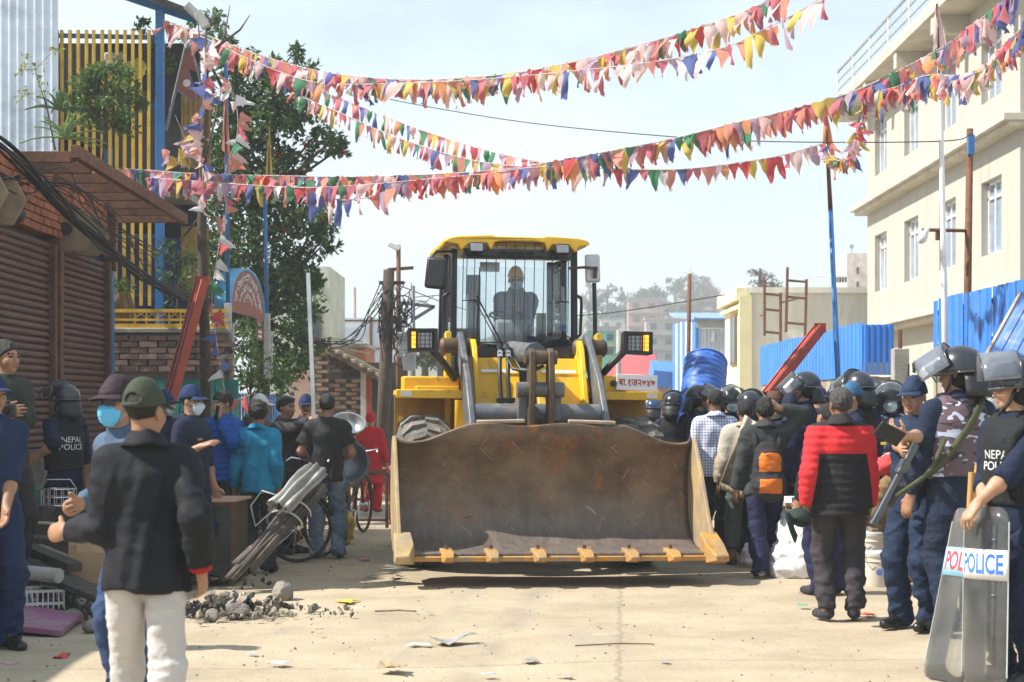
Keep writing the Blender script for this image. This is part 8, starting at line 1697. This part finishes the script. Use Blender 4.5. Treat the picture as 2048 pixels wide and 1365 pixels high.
g = Field(*[axis(-.3, .3, .02, [], .02)] * 3); g.ell((0, 0, .1), (.13, .12, .13), None, 0); g.cut((0, 0, -1), 0); V, Q_ = g.mesh(); o = link('plastic_bag', np_mesh('plastic_bag', V, Q_, [MATS['white_woven_sack']], None, lambda v: folds(v, .04, 8, 1.5)), None, GP(1512, 16.9)); tag(o, 'small white plastic bag left of the navy trousers', 'bag')
t = thing('wooden_stool', 'small wooden stool with papers behind the white sack', 'stool', GP(1597, 16.6)); q = MB(); q.box((0, 0, .62), (.3, .3, .04)); q.build('seat', mat('pale_timber', (0, 0, 0)), t, bevel=.005)
for x in (-.12, .12):
    for y in (-.12, .12): q = MB(); q.box((x, y, .3), (.04, .04, .6)); q.build('leg', MATS['pale_timber'], t)
q = MB(); q.box((0, -.02, .665), (.22, .2, .05), (0, 0, .2)); tag(q.build('paper_stack', WHITEP, None, loc=t.location.copy()), 'stack of papers on the small wooden stool', 'papers')
for px, py, d, c, r, l in ((1796, 985, 15.0, (.19, .12, .055), .2, 'crumpled tan blanket bundle behind the officer'), (1785, 1030, 15.3, (.10, .075, .045), .2, 'brown sacking bundle under the tan blanket'), (1788, 930, 15.2, (.50, .06, .06), .15, 'red plaid bag on top of the bundles')):
    g = Field(*[axis(-.4, .4, .02, [], .02)] * 3); g.ell((0, 0, 0), (r, r * .8, r * .62), None, 0); g.ell((r * .5, 0, r * .2), (r * .6, r * .6, r * .4), None, .06); V, Q_ = g.mesh(); o = link('cloth_bundle', np_mesh('cloth_bundle', V, Q_, [cloth('pile_' + str(py), c, dirt=(.6, .58, .55) if py == 930 else None, dscale=6, dpos=(.55, .58))], None, lambda v: folds(v, .035, py, 1.3)), None, P(px, py, d)); tag(o, l, 'bundle')
t = thing('wooden_crate', 'dark wooden crate carrying the bundles behind the officer', 'crate', GP(1790, 15.5)); q = MB(); q.box((0, 0, .24), (.5, .4, .48)); q.build('body', WOOD, t, bevel=.01)
for z in (.08, .24, .40): q = MB(); q.box((0, -.205, z), (.5, .012, .1)); q.build('slat', WOOD, t)
# tear gas gun
A_, B_ = P(1745, 1052, 11.2), P(1832, 888, 11.45); t = thing('gas_launcher', 'long steel barrelled gas gun hanging muzzle down beside the officer', 'launcher', A_); d = B_ - A_; GUN = mat('blued_steel', (.10, .105, .11), .25, .9)
q = MB(); q.tube([(0, 0, 0), d * .62], .027, 14); q.tube([(0, 0, 0), d * .04], .031, 14); q.build('barrel', GUN, t, 40); q = MB(); q.tube([d * .30 + Vector((.02, 0, -.035)), d * .52 + Vector((.02, 0, -.035))], .028, 10); q.build('fore_grip', LK, t); q = MB(); q.beam(d * .6, d * .78, .05, .08); q.build('receiver', GUN, t, bevel=.01); q = MB(); q.beam(d * .76, d * 1.0, .035, .055); q.build('stock', GUN, t, bevel=.012); q = MB(); q.tube([d * .66 + Vector((.03, 0, -.03)), d * .60 + Vector((.09, 0, -.09))], .018, 8); q.build('pistol_grip', LK, t)
q = MB(); q.tube([d * .35 + Vector((.05, 0, 0)), d * .55 + Vector((.16, -.05, .02)), P(1862, 940, 11.65) - A_, P(1890, 880, 11.8) - A_], .016, 6); q.build('sling', cloth('olive_webbing', (0, 0, 0)), t, True)
# sticks and riot shields
for (a, b), l in ((((1940, 1005), (1944, 945)), 'left of two wooden batons held behind the shields'), (((1948, 1000), (1957, 928)), 'right taller of two wooden batons held behind the shields')): A_, B_ = P(*a, 10.4), P(*b, 10.4); q = MB(); q.tube([(A_ - B_) * 1.5, Vector((0, 0, 0)) * 0 + (A_ - B_) * .0], [.018, .021], 10); tag(q.build('baton', mat('varnished_bamboo', (.48, .27, .09), .4, 0, .15, 5), None, 40, loc=B_), l, 'baton')
POLY = glass('clear_polycarbonate', (.86, .88, .88), .02, .10, (.60, .61, .60), .11)
def shield(label, base, top, yaw, w, h, band, ink, rad=.42):
    t = thing('riot_shield', label, 'shield', base); ax_ = (top - base).normalized(); rx = Vector((math.cos(yaw), math.sin(yaw), 0)); rx = (rx - ax_ * rx.dot(ax_)).normalized(); nn = rx.cross(ax_)
    def S(u, v, o=0): a = u / rad; return rx * (rad + o) * math.sin(a) + nn * ((rad + o) * math.cos(a) - rad) + ax_ * v
    q = MB(); rows = []
    for i in range(29):
        u = -w / 2 + w * i / 28; e = max(0, abs(u) - (w / 2 - .07)); cut = .07 - math.sqrt(max(0, .07 ** 2 - e ** 2)); rows.append([S(u, cut + (h - 2 * cut) * j / 10) for j in range(11)])
    q.grid(rows); q.build('sheet', POLY, t, True, thick=.004)
    q = MB(); q.grid([[S(-w / 2 + w * i / 28, h * .60 + .165 * j, .005) for j in (0, 1)] for i in range(29)]); b_ = q.build('band', band, t, True, thick=.002)
    me = text_mesh('POLICE', .15, ink, 0, .004); wd = max(v.co.x for v in me.vertices)
    for v in me.vertices: v.co = S(v.co.x / wd * (w * .43), h * .60 + .082 + v.co.y, .0075)
    link('lettering', me, b_)
    for z in (.52, .82): q = MB(); q.lathe([(0, .008), (.012, .006), (.014, 0)], 8, Matrix.Translation(S(.1, h * z, .004))); q.build('rivet', CHR, t)
    q = MB(); q.tube([S(-.12, h * .55, -.01), S(-.12, h * .6, -.06), S(-.12, h * .75, -.06), S(-.12, h * .8, -.01)], .012, 7); q.build('grip', LK, t, True); q = MB(); q.box(S(.05, h * .66, -.03), (.03, .02, .3)); q.build('arm_strap', cloth('black_nylon', (0, 0, 0)), t)
    q = MB(); q.tube([S(-w / 2, .08), S(-w / 2, h - .08)], .004, 4); q.tube([S(w / 2, .08), S(w / 2, h - .08)], .004, 4); q.build('edge_trim', mat('clear_edge', (.75, .77, .78), .3), t); return t
B1 = GP(1956, 9.55); shield('clear riot shield with white band and blue lettering standing under the young policeman hands', Vector((B1.x, B1.y, .0)), Vector((P(1962, 1015, 9.6).x, 9.6, P(0, 1015, 9.6).z)), R(-64), .37, 1.0, mat('shield_white_band', (.78, .79, .80), .5), mat('blue_ink', (.04, .16, .55), .5))
B2 = GP(1880, 9.9); shield('second clear riot shield with pale blue band and red lettering tilted behind the first', Vector((B2.x, B2.y, .0)), P(1944, 1030, 10.0), R(-58), .36, .99, mat('shield_blue_band', (.30, .60, .78), .5), mat('red_ink', (.60, .06, .07), .5))
# litter
LT = dict(yellow=(.70, .48, .03), white=(.62, .62, .64), card=(.36, .27, .16), grey=(.27, .27, .26), red=(.55, .06, .05), green=(.05, .35, .2), pink=(.5, .3, .3), blue=(.35, .42, .55))
for px, py, w, k, l, ang in ((694, 1206, .22, 'yellow', 'bright yellow plastic scrap on the sunlit road', .3), (840, 1292, .14, 'white', 'crumpled white paper left of the torn grey sheet', .2), (905, 1288, .26, 'grey', 'torn grey paper sheet in the middle foreground', 1.2), (786, 1338, .22, 'card', 'curled piece of cardboard in the foreground', .6), (556, 1328, .12, 'white', 'flat white paper scrap near the lower left', .1), (505, 1310, .07, 'blue', 'small pale blue wrapper by the white scrap', .4), (122, 1318, .12, 'red', 'red and yellow snack wrapper at the lower left', .9), (628, 1250, .06, 'pink', 'tiny pink wrapper on the left of the road', .3), (788, 1157, .18, 'card', 'dry leaf like scrap beside the bucket corner', .7), (730, 1122, .14, 'red', 'dull red strip near the T-shirt man', .1), (742, 1155, .1, 'grey', 'dark twisted scrap near the dry one', .8), (976, 1350, .08, 'blue', 'pale blue scrap at the bottom centre', .1), (1130, 1353, .1, 'pink', 'pale curled wrapper right of the bottom centre', .4), (1735, 1232, .16, 'red', 'red strip right of the black and white sneakers', .1), (1606, 1212, .1, 'green', 'green strip left of the sneakers', .1), (1060, 1322, .13, 'grey', 'grey flattened scrap in the centre foreground', .1), (858, 1227, .05, 'green', 'tiny green scrap below the bucket', .1), (20, 1330, .1, 'pink', 'pale pink scrap in the lower left corner', .2), (1330, 1325, .07, 'grey', 'small dark scrap on the right of the road', .3), (640, 1270, .05, 'card', 'small brown scrap on the left road', .3)):
    q = MB(); n = 7; out = [[None] * n for _ in range(n)]; ph = random.random() * 6
    for i in range(n):
        for j in range(n):
            x, y = (i / (n - 1) - .5) * w * (1 + .25 * math.sin(j * 2 + ph)), (j / (n - 1) - .5) * w * (.6 + .3 * math.sin(i + ph)); out[i][j] = Vector((x, y, .006 + ang * .09 * w * (math.sin(x / w * 5 + ph) + 1) + random.random() * .05 * w))
    q.grid(out); o = q.build('paper_scrap', mat('litter_' + k, LT[k], .7, 0, .15, 9), None, thick=.002, loc=GP(px, gy(py)), rot=(0, 0, random.random() * 6)); tag(o, l, 'litter')
for px, py, L, l in ((1150, 1294, .5, 'thin bent wire lying on the road'), (750, 1225, .3, 'short dark twig lying left on the road'), (230, 1300, .4, 'dark stick on the road at the lower left')):
    q = MB(); q.tube([(0, 0, .008), (L * .6, .02, .012), (L, -.01, .008), (L * 1.02, -.05, .01)], .004 if L > .45 else .007, 5); tag(q.build('wire' if L > .45 else 'twig', RUST if L > .45 else WOOD, None, loc=GP(px, gy(py)), rot=(0, 0, random.uniform(-.3, .3))), l, 'wire' if L > .45 else 'twig')
q = MB()                                                            # scattered crumbs of earth, nobody could count them
for _ in range(1500):
    y = random.uniform(9.5, 26); x = random.uniform(-.34, .34) * y * 1.0; s = random.choice((.004, .005, .006, .008, .012)) * random.uniform(.6, 1.4) * (1.5 if x < -1 else 1); q.box((x, y, s * .2 + gh(x, y)), (s, s * random.uniform(.5, 1), s * .6), (random.random(), random.random(), random.random() * 3))
stuff(q.build('road_crumbs', mat('earth_crumbs', (.20, .165, .12), .95, 0, .4, 9), None))
